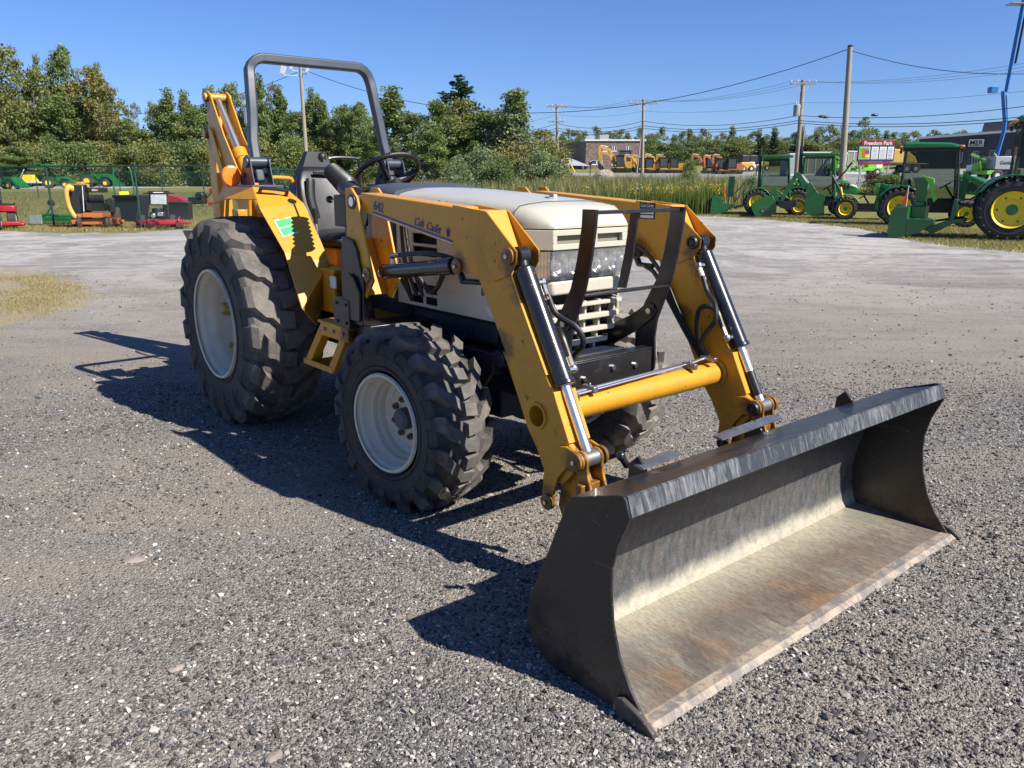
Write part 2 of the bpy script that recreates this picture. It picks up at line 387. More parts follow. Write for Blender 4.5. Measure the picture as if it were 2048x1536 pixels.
def grease(m, pts):
    t = m.node_tree; b = t.nodes['Principled BSDF']; lk = b.inputs['Base Color'].links[0].from_socket; co = t.nodes.new('ShaderNodeTexCoord').outputs['Object']; acc = None
    for (x, z) in pts:
        v = t.nodes.new('ShaderNodeVectorMath'); v.operation = 'MULTIPLY_ADD'; t.links.new(co, v.inputs[0]); v.inputs[1].default_value = (1, 0, 1); v.inputs[2].default_value = (-x, 0, -z)
        l = t.nodes.new('ShaderNodeVectorMath'); l.operation = 'LENGTH'; t.links.new(v.outputs[0], l.inputs[0])
        if acc is None: acc = l.outputs['Value']
        else: mn = t.nodes.new('ShaderNodeMath'); mn.operation = 'MINIMUM'; t.links.new(acc, mn.inputs[0]); t.links.new(l.outputs['Value'], mn.inputs[1]); acc = mn.outputs[0]
    nz = t.nodes.new('ShaderNodeTexNoise'); nz.inputs['Scale'].default_value = 22; nz.inputs['Detail'].default_value = 7; nz.inputs['Roughness'].default_value = .75; t.links.new(co, nz.inputs['Vector'])
    ma = t.nodes.new('ShaderNodeMath'); ma.operation = 'MULTIPLY_ADD'; t.links.new(nz.outputs['Fac'], ma.inputs[0]); ma.inputs[1].default_value = -.16; t.links.new(acc, ma.inputs[2])
    r = t.nodes.new('ShaderNodeMapRange'); t.links.new(ma.outputs[0], r.inputs[0]); r.inputs[1].default_value = .0; r.inputs[2].default_value = -.045; r.inputs[3].default_value = 0; r.inputs[4].default_value = .8
    mx = t.nodes.new('ShaderNodeMix'); mx.data_type = 'RGBA'; t.links.new(r.outputs[0], mx.inputs[0]); t.links.new(lk, mx.inputs[6]); mx.inputs[7].default_value = (.07, .035, .012, 1); t.links.new(mx.outputs[2], b.inputs['Base Color'])
grease(M['yellow'], [(1.128, .505), (.985, .318), (.76, 1.175), (.80, 1.10), (.43, 1.14), (-.272, 1.03), (1.15, .40), (-3.62, 2.05), (-3.70, 1.8), (-2.75, .9), (.70, .86), (-.45, .74)])
# green dealer machines
M['jgreen'] = paint('tractor_green', (.012, .125, .026), .32, .15, (.05, .07, .03), 2., coat=.3, var=.1)
M['jyellow'] = paint('wheel_yellow', (.86, .62, .02), .38, .18, (.3, .2, .05), 3.)
M['lime'] = paint('lime_paint', (.16, .48, .03), .4, .1)
M['orange'] = paint('orange_paint', (.45, .14, .04), .4, .25, (.2, .1, .05), 4)
M['red'] = paint('red_paint', (.36, .012, .022), .35, .15, coat=.3)
M['maroon'] = paint('maroon_paint', (.36, .015, .03), .45, .3)
M['hosey'] = paint('yellow_hose', (.55, .36, .07), .5, .4, (.3, .2, .08), 6)
M['boomblue'] = paint('boom_blue', (.02, .16, .48), .4, .15)
M['exyellow'] = paint('excavator_yellow', (.60, .30, .035), .45, .15)
M['grey'] = plain('grey_panel', (.32, .34, .35), .5)
M['lgrey'] = plain('light_grey_panel', (.6, .61, .62), .5, 0, .08)
M['signred'] = plain('sign_red', (.24, .012, .03), .5, 0, .05)
M['signblue'] = plain('sign_blue', (.03, .03, .18), .5, 0, .05)
def mat_wood():
    s = NT('weathered_pole_wood'); a = s.noise(10, 8, .7, sc3=(4, 4, .25)); b = s.noise(1.2, 4, .6)
    c = s.mix(s.ramp(a, .35, .65), (.20, .155, .115), (.42, .36, .29)); c = s.mix(s.ramp(b, .4, .7, 0, .4), c, (.28, .27, .25))
    s.set(Base_Color=c, Roughness=.85); s.bump(a, .5, .01); return s.m
M['wood'] = mat_wood()
def mat_leaf(name, dark, light, alt, trans=.25):
    s = NT(name); t = s.attr('tint'); oi = s.n('ShaderNodeObjectInfo')
    c = s.mix(t, dark, light); c = s.mix(s.ramp(oi.outputs['Random'], .2, 1, 0, .65), c, alt)
    s.set(Base_Color=c, Roughness=.55, Specular_IOR_Level=.35)
    tr = s.n('ShaderNodeBsdfTranslucent'); s.l(s.mix(.5, c, (.30, .38, .05)), tr.inputs[0])
    mx = s.n('ShaderNodeMixShader'); mx.inputs[0].default_value = trans
    s.l(s.b.outputs[0], mx.inputs[1]); s.l(tr.outputs[0], mx.inputs[2]); s.l(mx.outputs[0], s.o.inputs[0]); return s.m
M['leaf_olive'] = mat_leaf('olive_leaves', (.075, .10, .025), (.28, .28, .09), (.25, .20, .065))
M['leaf_green'] = mat_leaf('green_leaves', (.055, .10, .03), (.24, .30, .10), (.20, .22, .07))
M['leaf_pale'] = mat_leaf('pale_leaves', (.07, .12, .05), (.34, .40, .20), (.24, .27, .12))
M['leaf_far'] = mat_leaf('far_leaves', (.08, .12, .055), (.22, .27, .13), (.24, .22, .10))
M['needle'] = mat_leaf('dark_needles', (.014, .038, .016), (.05, .10, .04), (.035, .07, .028), .12)
M['shrubred'] = mat_leaf('red_shrub_leaves', (.06, .02, .02), (.16, .05, .035), (.10, .04, .03), .15)
M['blade'] = mat_leaf('reed_blades', (.07, .10, .03), (.36, .31, .14), (.22, .19, .08), .3)
M['blade_green'] = mat_leaf('green_stalks', (.05, .09, .015), (.15, .20, .04), (.1, .13, .03), .3)
M['golden'] = mat_leaf('goldenrod_flowers', (.40, .30, .02), (.72, .58, .04), (.6, .45, .04), .3)
M['drygrass'] = mat_leaf('dry_grass_blades', (.16, .13, .05), (.52, .41, .19), (.30, .25, .10), .3)
M['bark'] = plain('bark', (.16, .13, .10), .9, 0, .4, 5)
M['rock'] = plain('boulder_stone', (.30, .25, .21), .85, 0, .4, 2.5)
def mat_pebble():
    s = NT('pebbles'); t = s.attr('tint')
    c = s.cr(t, [(0, (.03, .03, .032)), (.3, (.085, .084, .085)), (.58, (.18, .175, .168)), (.78, (.28, .26, .23)), (.92, (.45, .41, .355)), (1, (.66, .64, .60))])
    c = s.mix(s.ramp(s.noise(70, 4, .6), .35, .7, 0, .35), c, (.13, .115, .10))
    s.set(Base_Color=c, Roughness=.95, Specular_IOR_Level=.1); return s.m
M['pebble'] = mat_pebble()
def mat_ground():
    s = NT('yard_ground'); co = s.co
    g = s.attr('gravel'); road = s.attr('road'); dry = s.attr('dry')
    big = s.noise(.35, 6, .6); med = s.noise(2.2, 6, .65); track = s.noise(.9, 5, .6, sc3=(1, 3.2, 1), dist=.5)
    # crushed stone: cells at three sizes
    v1 = s.vor(90, 'Color'); v2 = s.vor(190, 'Color'); v3 = s.vor(420, 'Color')
    f1 = s.math('MULTIPLY', v1, 1.0); f2 = s.math('MULTIPLY', v2, 1.0)
    t1 = s.n('ShaderNodeSeparateColor'); s.l(v1, t1.inputs[0]); t2 = s.n('ShaderNodeSeparateColor'); s.l(v2, t2.inputs[0]); t3 = s.n('ShaderNodeSeparateColor'); s.l(v3, t3.inputs[0])
    stops = [(0, (.035, .035, .036)), (.35, (.10, .098, .096)), (.62, (.20, .193, .182)), (.84, (.31, .288, .25)), (1, (.70, .67, .61))]
    c1 = s.cr(t1.outputs[0], stops); c2 = s.cr(t2.outputs[1], stops); c3 = s.cr(t3.outputs[2], stops)
    grav = s.mix(s.ramp(s.noise(14, 4, .6), .42, .58), c2, c1); grav = s.mix(.40, grav, c3)
    dust = s.ramp(s.math('ADD', s.math('MULTIPLY', big, .6), s.math('MULTIPLY', track, .5)), .46, .62, .05, .85)
    sand = s.mix(s.noise(40, 6, .7), (.22, .18, .14), (.42, .36, .285))
    dpos = s.attr('dusty')
    dust = s.math('MAXIMUM', dust, s.math('MULTIPLY', dpos, s.ramp(s.noise(5, 6, .7, dist=.6), .38, .55)))
    dust = s.math('MULTIPLY', dust, s.ramp(t1.outputs[1], .1, .8, 1, .6))
    grav = s.mix(dust, grav, sand)
    # farther yard is paler and finer
    x = s.n('ShaderNodeSeparateXYZ'); s.l(co, x.inputs[0])
    pale = s.mix(s.noise(6, 8, .75), (.25, .242, .228), (.50, .478, .445)); pale = s.mix(s.ramp(track, .45, .62, 0, .7), pale, (.52, .495, .455))
    pale = s.mix(s.ramp(s.noise(60, 4, .8), .4, .7, 0, .45), pale, (.14, .136, .13)); pale = s.mix(s.ramp(s.noise(.55, 7, .7, sc3=(.5, 1.6, 1), dist=1.5), .50, .60, 0, .55), pale, (.17, .165, .16))
    pale = s.mix(s.ramp(s.noise(.30, 8, .75, dist=1.2), .47, .56, 0, .7), pale, (.56, .53, .485)); pale = s.mix(s.ramp(s.noise(3.5, 8, .8), .52, .62, 0, .55), pale, (.14, .13, .12))
    far = s.math('MULTIPLY', s.ramp(x.outputs[1], 6, 17), s.ramp(med, .2, .6, .6, 1))
    grav = s.mix(far, grav, pale)
    grav = s.mix(s.ramp(s.noise(.8, 5, .6, dist=1), .60, .72, 0, .35), grav, (.15, .12, .095))
    grass = s.mix(s.noise(1.1, 8, .75), (.10, .12, .035), (.28, .26, .10)); grass = s.mix(s.ramp(s.noise(.25, 4, .6), .5, .7, 0, .5), grass, (.17, .16, .06))
    drc = s.mix(s.noise(9, 8, .8), (.17, .14, .07), (.52, .41, .22))
    asp = s.mix(s.noise(3, 6, .7), (.22, .22, .22), (.31, .31, .305))
    e = s.math('ADD', g, s.math('MULTIPLY', s.math('SUBTRACT', s.noise(1.6, 7, .75), .5), .9))
    c = s.mix(s.ramp(e, .42, .58), grass, grav)
    c = s.mix(s.math('MULTIPLY', s.ramp(s.math('ADD', dry, s.math('MULTIPLY', s.math('SUBTRACT', s.noise(1.8, 8, .8), .5), 2.6)), .45, .62), s.ramp(s.noise(4, 7, .8), .36, .56)), c, drc)
    c = s.mix(s.ramp(road, .45, .55), c, asp)
    s.set(Base_Color=c, Roughness=1.0, Specular_IOR_Level=.03)
    h = s.math('ADD', s.vor(90, 'Distance'), s.math('MULTIPLY', s.vor(190, 'Distance'), .6))
    h = s.math('ADD', s.math('MULTIPLY', h, -1), s.math('MULTIPLY', s.noise(12, 6, .7), .8))
    s.bump(h, .9, .009); return s.m
M['ground'] = mat_ground()
def mat_brick():
    s = NT('mottled_brick'); b = s.n('ShaderNodeTexBrick'); s.l(s.co, b.inputs['Vector'])
    mp = s.n('ShaderNodeMapping'); mp.inputs['Rotation'].default_value = (PI / 2, 0, 0); s.l(s.co, mp.inputs['Vector']); s.l(mp.outputs[0], b.inputs['Vector'])
    b.inputs['Scale'].default_value = 1.; b.inputs['Brick Width'].default_value = .5; b.inputs['Row Height'].default_value = .22; b.inputs['Mortar Size'].default_value = .02
    b.inputs['Color1'].default_value = (.05, .035, .03, 1); b.inputs['Color2'].default_value = (.24, .15, .12, 1); b.inputs['Mortar'].default_value = (.16, .13, .12, 1)
    c = s.mix(s.ramp(s.noise(1.7, 3, .8, sc3=(1, 1, 2.4)), .40, .60), b.outputs[0], (.25, .19, .16)); s.set(Base_Color=c, Roughness=.9); return s.m
M['brick'] = mat_brick()
def mat_ribbed(name, col, sc=8):
    s = NT(name); s.set(Base_Color=s.mix(s.noise(1.5, 5, .6), tuple(x * .8 for x in col), col), Roughness=.55)
    w = s.n('ShaderNodeTexWave', wave_type='BANDS', bands_direction='X'); w.inputs['Scale'].default_value = sc; s.l(s.co, w.inputs['Vector']); s.bump(w.outputs['Fac'], .5, .03); return s.m
M['cladding'] = mat_ribbed('dark_cladding', (.045, .05, .058), 1.6)
M['container'] = mat_ribbed('container_panel', (.32, .29, .25), 2.2)
M['winglass'] = plain('window_glass', (.05, .06, .07), .08)
M['fence'] = plain('green_vinyl_wire', (.010, .065, .048), .45)
M['roofwhite'] = plain('white_trim', (.7, .7, .7), .5, 0, .05)
M['cable'] = plain('cable_black', (.02, .02, .022), .6)
M['cablegrey'] = plain('cable_grey', (.12, .13, .15), .6)
M['signpurple'] = plain('sign_purple', (.25, .05, .3), .5, 0, .05)
M['redlight'] = plain('sign_red_print', (.60, .12, .14), .5, 0, .05)
M['blackgreen'] = paint('dark_green_body', (.01, .03, .02), .4, .1)
M['drydirt'] = plain('dry_dirt', (.38, .30, .21), .9, 0, .3, 1.5)
M['tyre_far'] = mat_tyre('far_tyre_rubber', .3)
# ------------------------------------------------------------------ tyres
def tyre(name, R, W, rr, nl, lh, mat, parent=None, seg=72, lugs=True, side_drop=.10, lw=(.36, .52), sweep=1.0):
    m = MB(); h = W / 2; b = R - lh
    half = [(h - .035, rr), (h - .008, rr + .012), (h - .002, rr + .018), (h - .002, rr + .028), (h - .009, rr + .032), (h - .004, rr + .05 * (R / .6)), (h + .003, rr + .50 * (b - rr)), (h + .007, rr + .51 * (b - rr)), (h + .007, rr + .54 * (b - rr)), (h + .003, rr + .55 * (b - rr)), (h - .006, rr + .82 * (b - rr)), (h - .03, b - .018), (h - .075, b)]
    prof = half + [(0, b + .012)] + [(-y, r) for y, r in half[::-1]]
    m.lathe(prof, (0, 0, 0), 'y', seg)
    if lugs:
        pitch = 2 * PI / nl
        for s in (-1, 1):
            for i in range(nl):
                a0 = i * pitch + (pitch / 2 if s > 0 else 0)
                path = [(-.03, .0, b + .010, lw[0]), (.22 * h, .06, b + .010, lw[0]), (.45 * h, .30, b + .006, lw[0] * 1.05), (.62 * h, .36, b, lw[1] * .9), (.86 * h, .62, b - .004, lw[1]), (h - .012, .66, b - .02, lw[1]), (h + .003, .66, b - side_drop * .55, lw[1] * .8), (h + .0, .66, b - side_drop, lw[1] * .6)]
                rings = []
                for j, (y, ph, r, w) in enumerate(path):
                    hh = lh + .005 if j < 5 else (lh * .9 if j == 5 else (.011 if j == 6 else .003))
                    a = a0 + ph * pitch * sweep
                    wb = w * pitch / 2 * 1.15; wt = w * pitch / 2 * .86
                    if j < 6: P = [(y, r - .006, -wb), (y, r + hh - .004, -wt), (y, r + hh - .004, wt), (y, r - .006, wb)]
                    else: P = [(y - .01, r, -wb), (y + hh, r, -wt), (y + hh, r, wt), (y - .01, r, wb)]
                    if j == 5: P = [(y - .01, r - .02, -wb), (y + .012, r + hh - .010, -wt), (y + .012, r + hh - .010, wt), (y - .01, r - .02, wb)]
                    rings.append([(rad * math.cos(a + t), s * yy, rad * math.sin(a + t)) for yy, rad, t in P])
                m.loft(rings)
    return m.build(name, mat, parent, smooth_=26)

TR = thing('compact_tractor', 'yellow and cream compact tractor with front loader, roll bar and backhoe, standing on the gravel', 'tractor', (-.0314, 3.910, 0), R_(-50.443))
Y = M['yellow']; K = M['black']
# rear wheels
for s in (-1, 1):
    t = tyre('rear_tyre', .632, .43, .335, 17, .034, M['tyre'], TR, 96, side_drop=.17, lw=(.46, .60), sweep=1.05)
    t.location = (-1.84, s * .585, .620); t.rotation_euler = (0, .13 * s, 0)
    q = -s
    def rp(m, prof, n=48): m.lathe([(s * (.215 - d), r) for d, r in prof], (0, 0, 0), 'y', n)
    m = MB(); rp(m, [(.0, .318), (-.004, .332), (.012, .338), (.02, .325), (.03, .312), (.055, .303), (.075, .300), (.095, .284), (.13, .279), (.24, .277), (.262, .262), (.268, .20), (.255, .19), (.255, .002)])
    rm = m.build('rim', M['rim'], t, smooth_=40)
    m = MB(); rp(m, [(.42, .3), (.425, .335), (.41, .34), (.40, .32), (.3, .29)]); m.build('inner_flange', M['rim'], t)
    m = MB()
    m.lathe([(s * (-.04), .11), (s * (-.005), .10), (s * (.0), .05), (s * (.02), .048), (s * .02, .001)], axis='y', n=24); m.build('hub', M['rim'], t)
    for k in range(6):
        a = PI * 2 * k / 6 + R_(43); m = MB(); cx, cz = .262 * math.cos(a), .262 * math.sin(a)
        rt = Matrix.Rotation(-a, 3, 'Y')
        m.box((-.022, s * -.005, -.038), (.018, s * .062, -.024)); m.box((-.022, s * -.005, .024), (.018, s * .062, .038)); m.box((-.010, s * .0, -.024), (.018, s * .05, .024)); m.cyl((-.03, s * .028, 0), (.0, s * .028, 0), .011, 8)
        m.xf(Matrix.Translation((cx, 0, cz)) @ rt.to_4x4()); m.build('rim_clamp', M['rusty'], t, bevel=.003)
    for k in range(8):
        a = PI * 2 * k / 8; m = MB(); m.cyl((.075 * math.cos(a), s * -.008, .075 * math.sin(a)), (.075 * math.cos(a), s * .012, .075 * math.sin(a)), .009, 6); m.build('bolt', M['zinc'], t, smooth_=0)
# front wheels, steered a little
for s in (-1, 1):
    t = tyre('front_tyre', .424, .315, .232, 17, .030, M['tyre_clean'] if s < 0 else M['tyre_dusty'], TR, 80, side_drop=.085, lw=(.40, .50), sweep=1.25)
    t.location = (0, -.565 if s < 0 else .612, .412); t.rotation_euler = (0, .1, .1)
    def rp(m, prof, n=48): m.lathe([(s * (.158 - d), r) for d, r in prof], (0, 0, 0), 'y', n)
    m = MB(); rp(m, [(.0, .214), (-.002, .226), (.008, .232), (.014, .222), (.03, .208), (.06, .203), (.08, .188), (.105, .186), (.118, .177), (.14, .175), (.155, .152), (.142, .137), (.138, .06), (.138, .001)]); m.build('rim', M['rim'], t, smooth_=30)
    m = MB(); rp(m, [(.20, .19), (.31, .215), (.315, .232), (.30, .235)]); m.build('inner_flange', M['rim'], t)
    m = MB(); rp(m, [(.14, .052), (.098, .050), (.092, .045), (.092, .034), (.089, .034), (.089, .001)], 32); m.build('hub_cap', M['slate'], t)
    for k in range(8):
        a = PI * 2 * (k + .5) / 8; m = MB(); x, z = .088 * math.cos(a), .088 * math.sin(a); yy = s * (.158 - .138)
        m.cyl((x, yy, z), (x, yy + s * .016, z), .0165, 6); m.cyl((x, yy, z), (x, yy + s * .026, z), .007, 8); m.build('wheel_nut', M['rustynut'], t, smooth_=0)
# chassis, axles, engine
m = MB()
m.box((-2.1, -.19, .48), (-.55, .19, .92)); m.box((-.6, -.17, .50), (.36, .17, .86)); m.box((-2.05, -.36, .50), (-1.65, .36, .76))
m.cyl((-1.84, -.42, .62), (-1.84, .42, .62), .13, 20); m.box((-.45, -.245, .735), (.45, .245, .865)); m.box((.30, -.20, .56), (.62, .20, .74))
m.box((-.15, -.16, .36), (.16, .16, .56)); m.build('chassis', M['navy'], TR, bevel=.012)
m = MB()
m.cyl((0, -.44, .40), (0, .44, .40), .062, 18); m.cyl((0, 0, .40), (0, 0, .55), .09, 18); m.ball((.02, .12, .40), .125, 18, 12)
for s in (-1, 1): m.cyl((0, s * .40, .30), (0, s * .40, .52), .075, 16); m.cyl((0, s * .36, .40), (0, s * .46, .40), .10, 18)
m.build('front_axle', M['navy'], TR, bevel=.004)
m = MB(); m.tube(bez([(.2, -.18, .80), (.25, -.26, .66), (.16, -.33, .50), (.02, -.38, .44)]), .011, 8); m.tube(bez([(-.1, -.2, .62), (.15, -.3, .46), (.1, -.36, .40)]), .016, 10); m.build('steering_hose', M['rubber_hose'], TR)
m = MB()
for k in range(26):
    t = k / 25; m.lathe([(-.003, .018), (.003, .018)], (0, 0, 0), 'z', 10) if False else None
m.tube(bez([(-.3, -.20, .50), (-.1, -.25, .47), (.1, -.24, .45)]), .015, 8); m.box((.05, -.30, .62), (.28, -.24, .72)); m.cyl((.31, -.30, .70), (.31, -.20, .70), .04, 16)
m.box((-.32, -.27, .60), (-.12, -.18, .74)); m.cyl((-.02, -.255, .76), (-.02, -.24, .76), .035, 18); m.box((.08, -.262, .752), (.26, -.246, .845)); m.build('engine_block', M['navy'], TR, bevel=.01)
m = MB(); m.cyl((-.22, -.2, .68), (-.22, -.28, .68), .04, 16); m.build('oil_filter', M['dullsteel'], TR, bevel=.002)
# hood
def hood_ring(x, w, top, zb, cr):
    h = top - zb
    L = [(w, zb), (w, zb + .25 * h), (w - .004, zb + .45 * h), (w - .014, zb + .68 * h), (w - .040, zb + .88 * h), (w - .09, zb + .965 * h), (w * .4, top + cr * .8), (0, top + cr)]
    return [(x, -y, z) for y, z in L] + [(x, y, z) for y, z in L[-2::-1]]
m = MB(); rings = [hood_ring(-.50, .312, 1.424, 1.275, .012), hood_ring(-.25, .314, 1.418, 1.275, .012), hood_ring(.05, .312, 1.405, 1.275, .010), hood_ring(.28, .309, 1.392, 1.275, .007), hood_ring(.415, .304, 1.380, 1.275, .005)]
m.loft(rings, closed=False, cap=False); m.build('hood', M['cream'], TR, smooth_=50, bevel=0)
m = MB(); nose = [hood_ring(.419, .303, 1.378, 1.279, .005), hood_ring(.47, .294, 1.372, 1.279, .003), hood_ring(.525, .262, 1.352, 1.279, .002), hood_ring(.565, .236, 1.326, 1.279, .0), hood_ring(.584, .222, 1.300, 1.279, .0), hood_ring(.588, .218, 1.290, 1.279, 0)]
for r_ in nose[-1:]: pass
m.loft(nose, closed=False, cap=False); m.add(nose[-1], [tuple(range(15))]); m.build('hood_nose', M['cream'], TR, smooth_=42)
m = MB(); m.loft([hood_ring(.414, .306, 1.3825, 1.278, .005), hood_ring(.420, .306, 1.3825, 1.278, .005)], closed=False, cap=False); m.build('hood_seal', M['rim'], TR)
m = MB(); m.lathe([(0, .024), (.006, .026), (.012, .020), (.014, .001)], (.0, 0, 0), 'z', 20)
m.v = [((x * 2.2 if x < 0 else x * 1.3) + .33, y, z * (1 + .9 * (x > 0)) + 1.3885) for x, y, z in m.v]; m.build('hood_ornament', M['chrome'], TR)
# side panels with real louvre openings
def panel(name, x0, x1, z0, z1, holes, y, th, mat):
    xs = sorted({x0, x1} | {h[0] for h in holes} | {h[1] for h in holes}); zs = sorted({z0, z1} | {h[2] for h in holes} | {h[3] for h in holes})
    V, F = [], []
    for i in range(len(xs) - 1):
        for j in range(len(zs) - 1):
            cx, cz = (xs[i] + xs[i + 1]) / 2, (zs[j] + zs[j + 1]) / 2
            if any(h[0] < cx < h[1] and h[2] < cz < h[3] for h in holes): continue
            b = len(V); V += [(xs[i], y, zs[j]), (xs[i + 1], y, zs[j]), (xs[i + 1], y, zs[j + 1]), (xs[i], y, zs[j + 1])]; F.append((b, b + 1, b + 2, b + 3))
    me = bpy.data.meshes.new(name); me.from_pydata(V, [], F); b = bmesh.new(); b.from_mesh(me); bmesh.ops.remove_doubles(b, verts=b.verts, dist=1e-5); b.to_mesh(me); b.free(); me.materials.append(mat)
    o = bpy.data.objects.new(name, me); C.objects.link(o); o.parent = TR
    md = o.modifiers.new('t', 'SOLIDIFY'); md.thickness = th; md.offset = 0; o.modifiers.new('b', 'BEVEL').width = .003
    return o
holes = [(-.35, -.14, 1.115, 1.160), (-.35, -.14, 1.175, 1.222), (-.37, -.268, .935, .978), (-.25, -.148, .935, .978), (-.37, -.268, .882, .920), (-.25, -.148, .882, .920)]
for s in (-1, 1): panel('side_panel', -.50, .47, .865, 1.272, holes, s * .300, .012, M['cream'])
m = MB(); m.box((-.46, -.27, .84), (.44, .27, 1.26)); m.build('radiator_shroud', M['dark'], TR)
for s in (-1, 1):
    m = MB(); m.box((-.49, s * .306, 1.035), (.46, s * .311, 1.043)); m.build('side_crease', M['cream'], TR, bevel=.002)
# nose below the hood: band with two screens, headlamps, bumper band, grille bars
def wrap(zA, zB, xf, w, xc, wc, back, mat, name, par=TR, bev=.006, m=None):
    p = [(xf, -w), (xc, -wc), (back, -wc), (back, wc), (xc, wc), (xf, w)]
    mm = MB(); mm.prism(p, 'z', zA, zB); return mm.build(name, mat, par, bevel=bev)
def slotted(zA, zB, slots, xf, w, xc, wc, name):
    m = MB(); th = .02
    ys = sorted({-w, w} | {a for a, b, *_ in slots} | {b for a, b, *_ in slots}); z1, z2 = slots[0][2], slots[0][3]
    m.box((xf - th, -w, zA), (xf, w, z1)); m.box((xf - th, -w, z2), (xf, w, zB))
    for i in range(len(ys) - 1):
        c = (ys[i] + ys[i + 1]) / 2
        if not any(a < c < b for a, b, *_ in slots): m.box((xf - th, ys[i], z1), (xf, ys[i + 1], z2))
    for s in (-1, 1): m.prism([(xf - th, s * w), (xf, s * w), (xc, s * wc), (xc - .06, s * wc), (xc - .06, s * (wc - th))], 'z', zA, zB)
    return m.build(name, M['cream'], TR, bevel=.002)
slotted(1.192, 1.274, [(-.20, -.035, 1.215, 1.250), (.035, .19, 1.215, 1.250)], .584, .222, .47, .302, 'nose_band')
m = MB(); m.box((.556, -.205, 1.21), (.560, .195, 1.255)); m.build('intake_screen', M['screen'], TR)
for s in (-1, 1):
    ya, yb = s * .012, s * .222
    m = MB(); m.box((.50, ya, 1.065), (.54, yb, 1.188)); m.build('headlamp_housing', M['cream'], TR)
    m = MB()
    for c in ((ya + yb) / 2 - .052, (ya + yb) / 2 + .052): m.lathe([(0, .012), (.003, .026), (.010, .038), (.022, .047), (.030, .050), (.030, .053)], (.538, c, 1.127), 'x', 28)
    rf = m.build('reflector', M['reflector'], TR, smooth_=50)
    m = MB(); m.box((.5405, ya, 1.07), (.5425, yb, 1.184)); m.build('lamp_backplate', M['grey'], rf, smooth_=0)
    for c in ((ya + yb) / 2 - .052, (ya + yb) / 2 + .052): m = MB(); m.ball((.560, c, 1.127), .010, 10, 8); m.cyl((.543, c, 1.127), (.560, c, 1.127), .007, 8); m.build('bulb', M['white'], rf)
    m = MB(); m.prism([(.572, ya), (.580, ya), (.580, yb), (.572, yb)], 'z', 1.068, 1.186); m.build('headlamp', M['lens'], TR, bevel=.003)
    m = MB(); m.prism([(.574, s * .226), (.580, s * .228), (.478, s * .301), (.470, s * .296)], 'z', 1.068, 1.186); m.build('side_lamp', M['lens'], TR, bevel=.002)
    m = MB(); m.prism([(.556, s * .226), (.46, s * .292), (.45, s * .286), (.54, s * .22)], 'z', 1.07, 1.184); m.build('side_reflector', M['reflector'], TR)
    m = MB(); m.prism([(.44, s * .30), (.475, s * .303), (.47, s * .290), (.44, s * .290)], 'z', 1.062, 1.192); m.build('lamp_frame', M['cream'], TR)
wrap(1.005, 1.062, .590, .224, .475, .303, .42, M['cream'], 'bumper_band', bev=.008)
wrap(.55, 1.0, .50, .17, .46, .25, .40, M['dark'], 'radiator_core', bev=0)
for z, w, xf, h in ((.950, .226, .578, .018), (.893, .216, .572, .024), (.832, .200, .562, .022), (.777, .172, .548, .022)):
    m = MB(); xc = xf - .08
    outer = [(xc - .02, -w - .035), (xf - .03, -w - .012), (xf, -w + .02), (xf, w - .02), (xf - .03, w + .012), (xc - .02, w + .035)]
    inner = [(x - .028, y * .95) for x, y in outer]
    m.prism(outer + inner[::-1], 'z', z - h / 2, z + h / 2)
    for y in (-.2, -.1, 0, .1, .2):
        if abs(y) < w: m.box((xf - .055, y * .9 - .006, z - .055), (xf - .02, y * .9 + .006, z + .012))
    m.build('grille_bar', M['cream'], TR, bevel=.004)
# dash cowl, console, steering wheel
def cowl(x, w, top, zb): return [(x, -w, zb), (x, -w, top - .05), (x, -w + .03, top - .015), (x, -w * .5, top), (x, w * .5, top), (x, w - .03, top - .015), (x, w, top - .05), (x, w, zb)]
m = MB(); m.loft([cowl(-.505, .319, 1.438, .88), cowl(-.62, .322, 1.452, .88), cowl(-.78, .30, 1.458, .9), cowl(-.90, .25, 1.42, .95), cowl(-.95, .18, 1.30, .95)]); m.build('dash_cowl', M['slate'], TR, smooth_=50)
m = MB(); m.tube([(-.86, 0, 1.30), (-.99, 0, 1.46)], [.05, .038], 16); m.build('steering_column', M['plastic'], TR)
m = MB(); cw = Vector((-1.075, 0, 1.505)); rt = Matrix.Rotation(R_(-34), 3, 'Y'); 
ring = [cw + rt @ Vector((.19 * math.cos(a), .19 * math.sin(a), 0)) for a in [2 * PI * k / 48 for k in range(49)]]
m.tube(ring, .0145, 10, cap=False)
for k in range(16):
    a = -.35 + k * .045; q = cw + rt @ Vector((.19 * math.cos(a), .19 * math.sin(a), 0)); m.ball(q, .0165, 8, 6)
sw = m.build('steering_wheel', M['vinyl'], TR, smooth_=60)
m = MB(); hubp = cw + rt @ Vector((0, 0, -.055))
for a in (80, 200, 320):
    e = cw + rt @ Vector((.186 * math.cos(R_(a)), .186 * math.sin(R_(a)), 0)); m.tube([hubp, hubp.lerp(e, .35) + rt @ Vector((0, 0, -.006)), e], [.022, .017, .011], 8)
m.cyl(hubp - rt @ Vector((0, 0, .02)), hubp + rt @ Vector((0, 0, .02)), .045, 20); m.build('spoke', M['plastic'], sw)
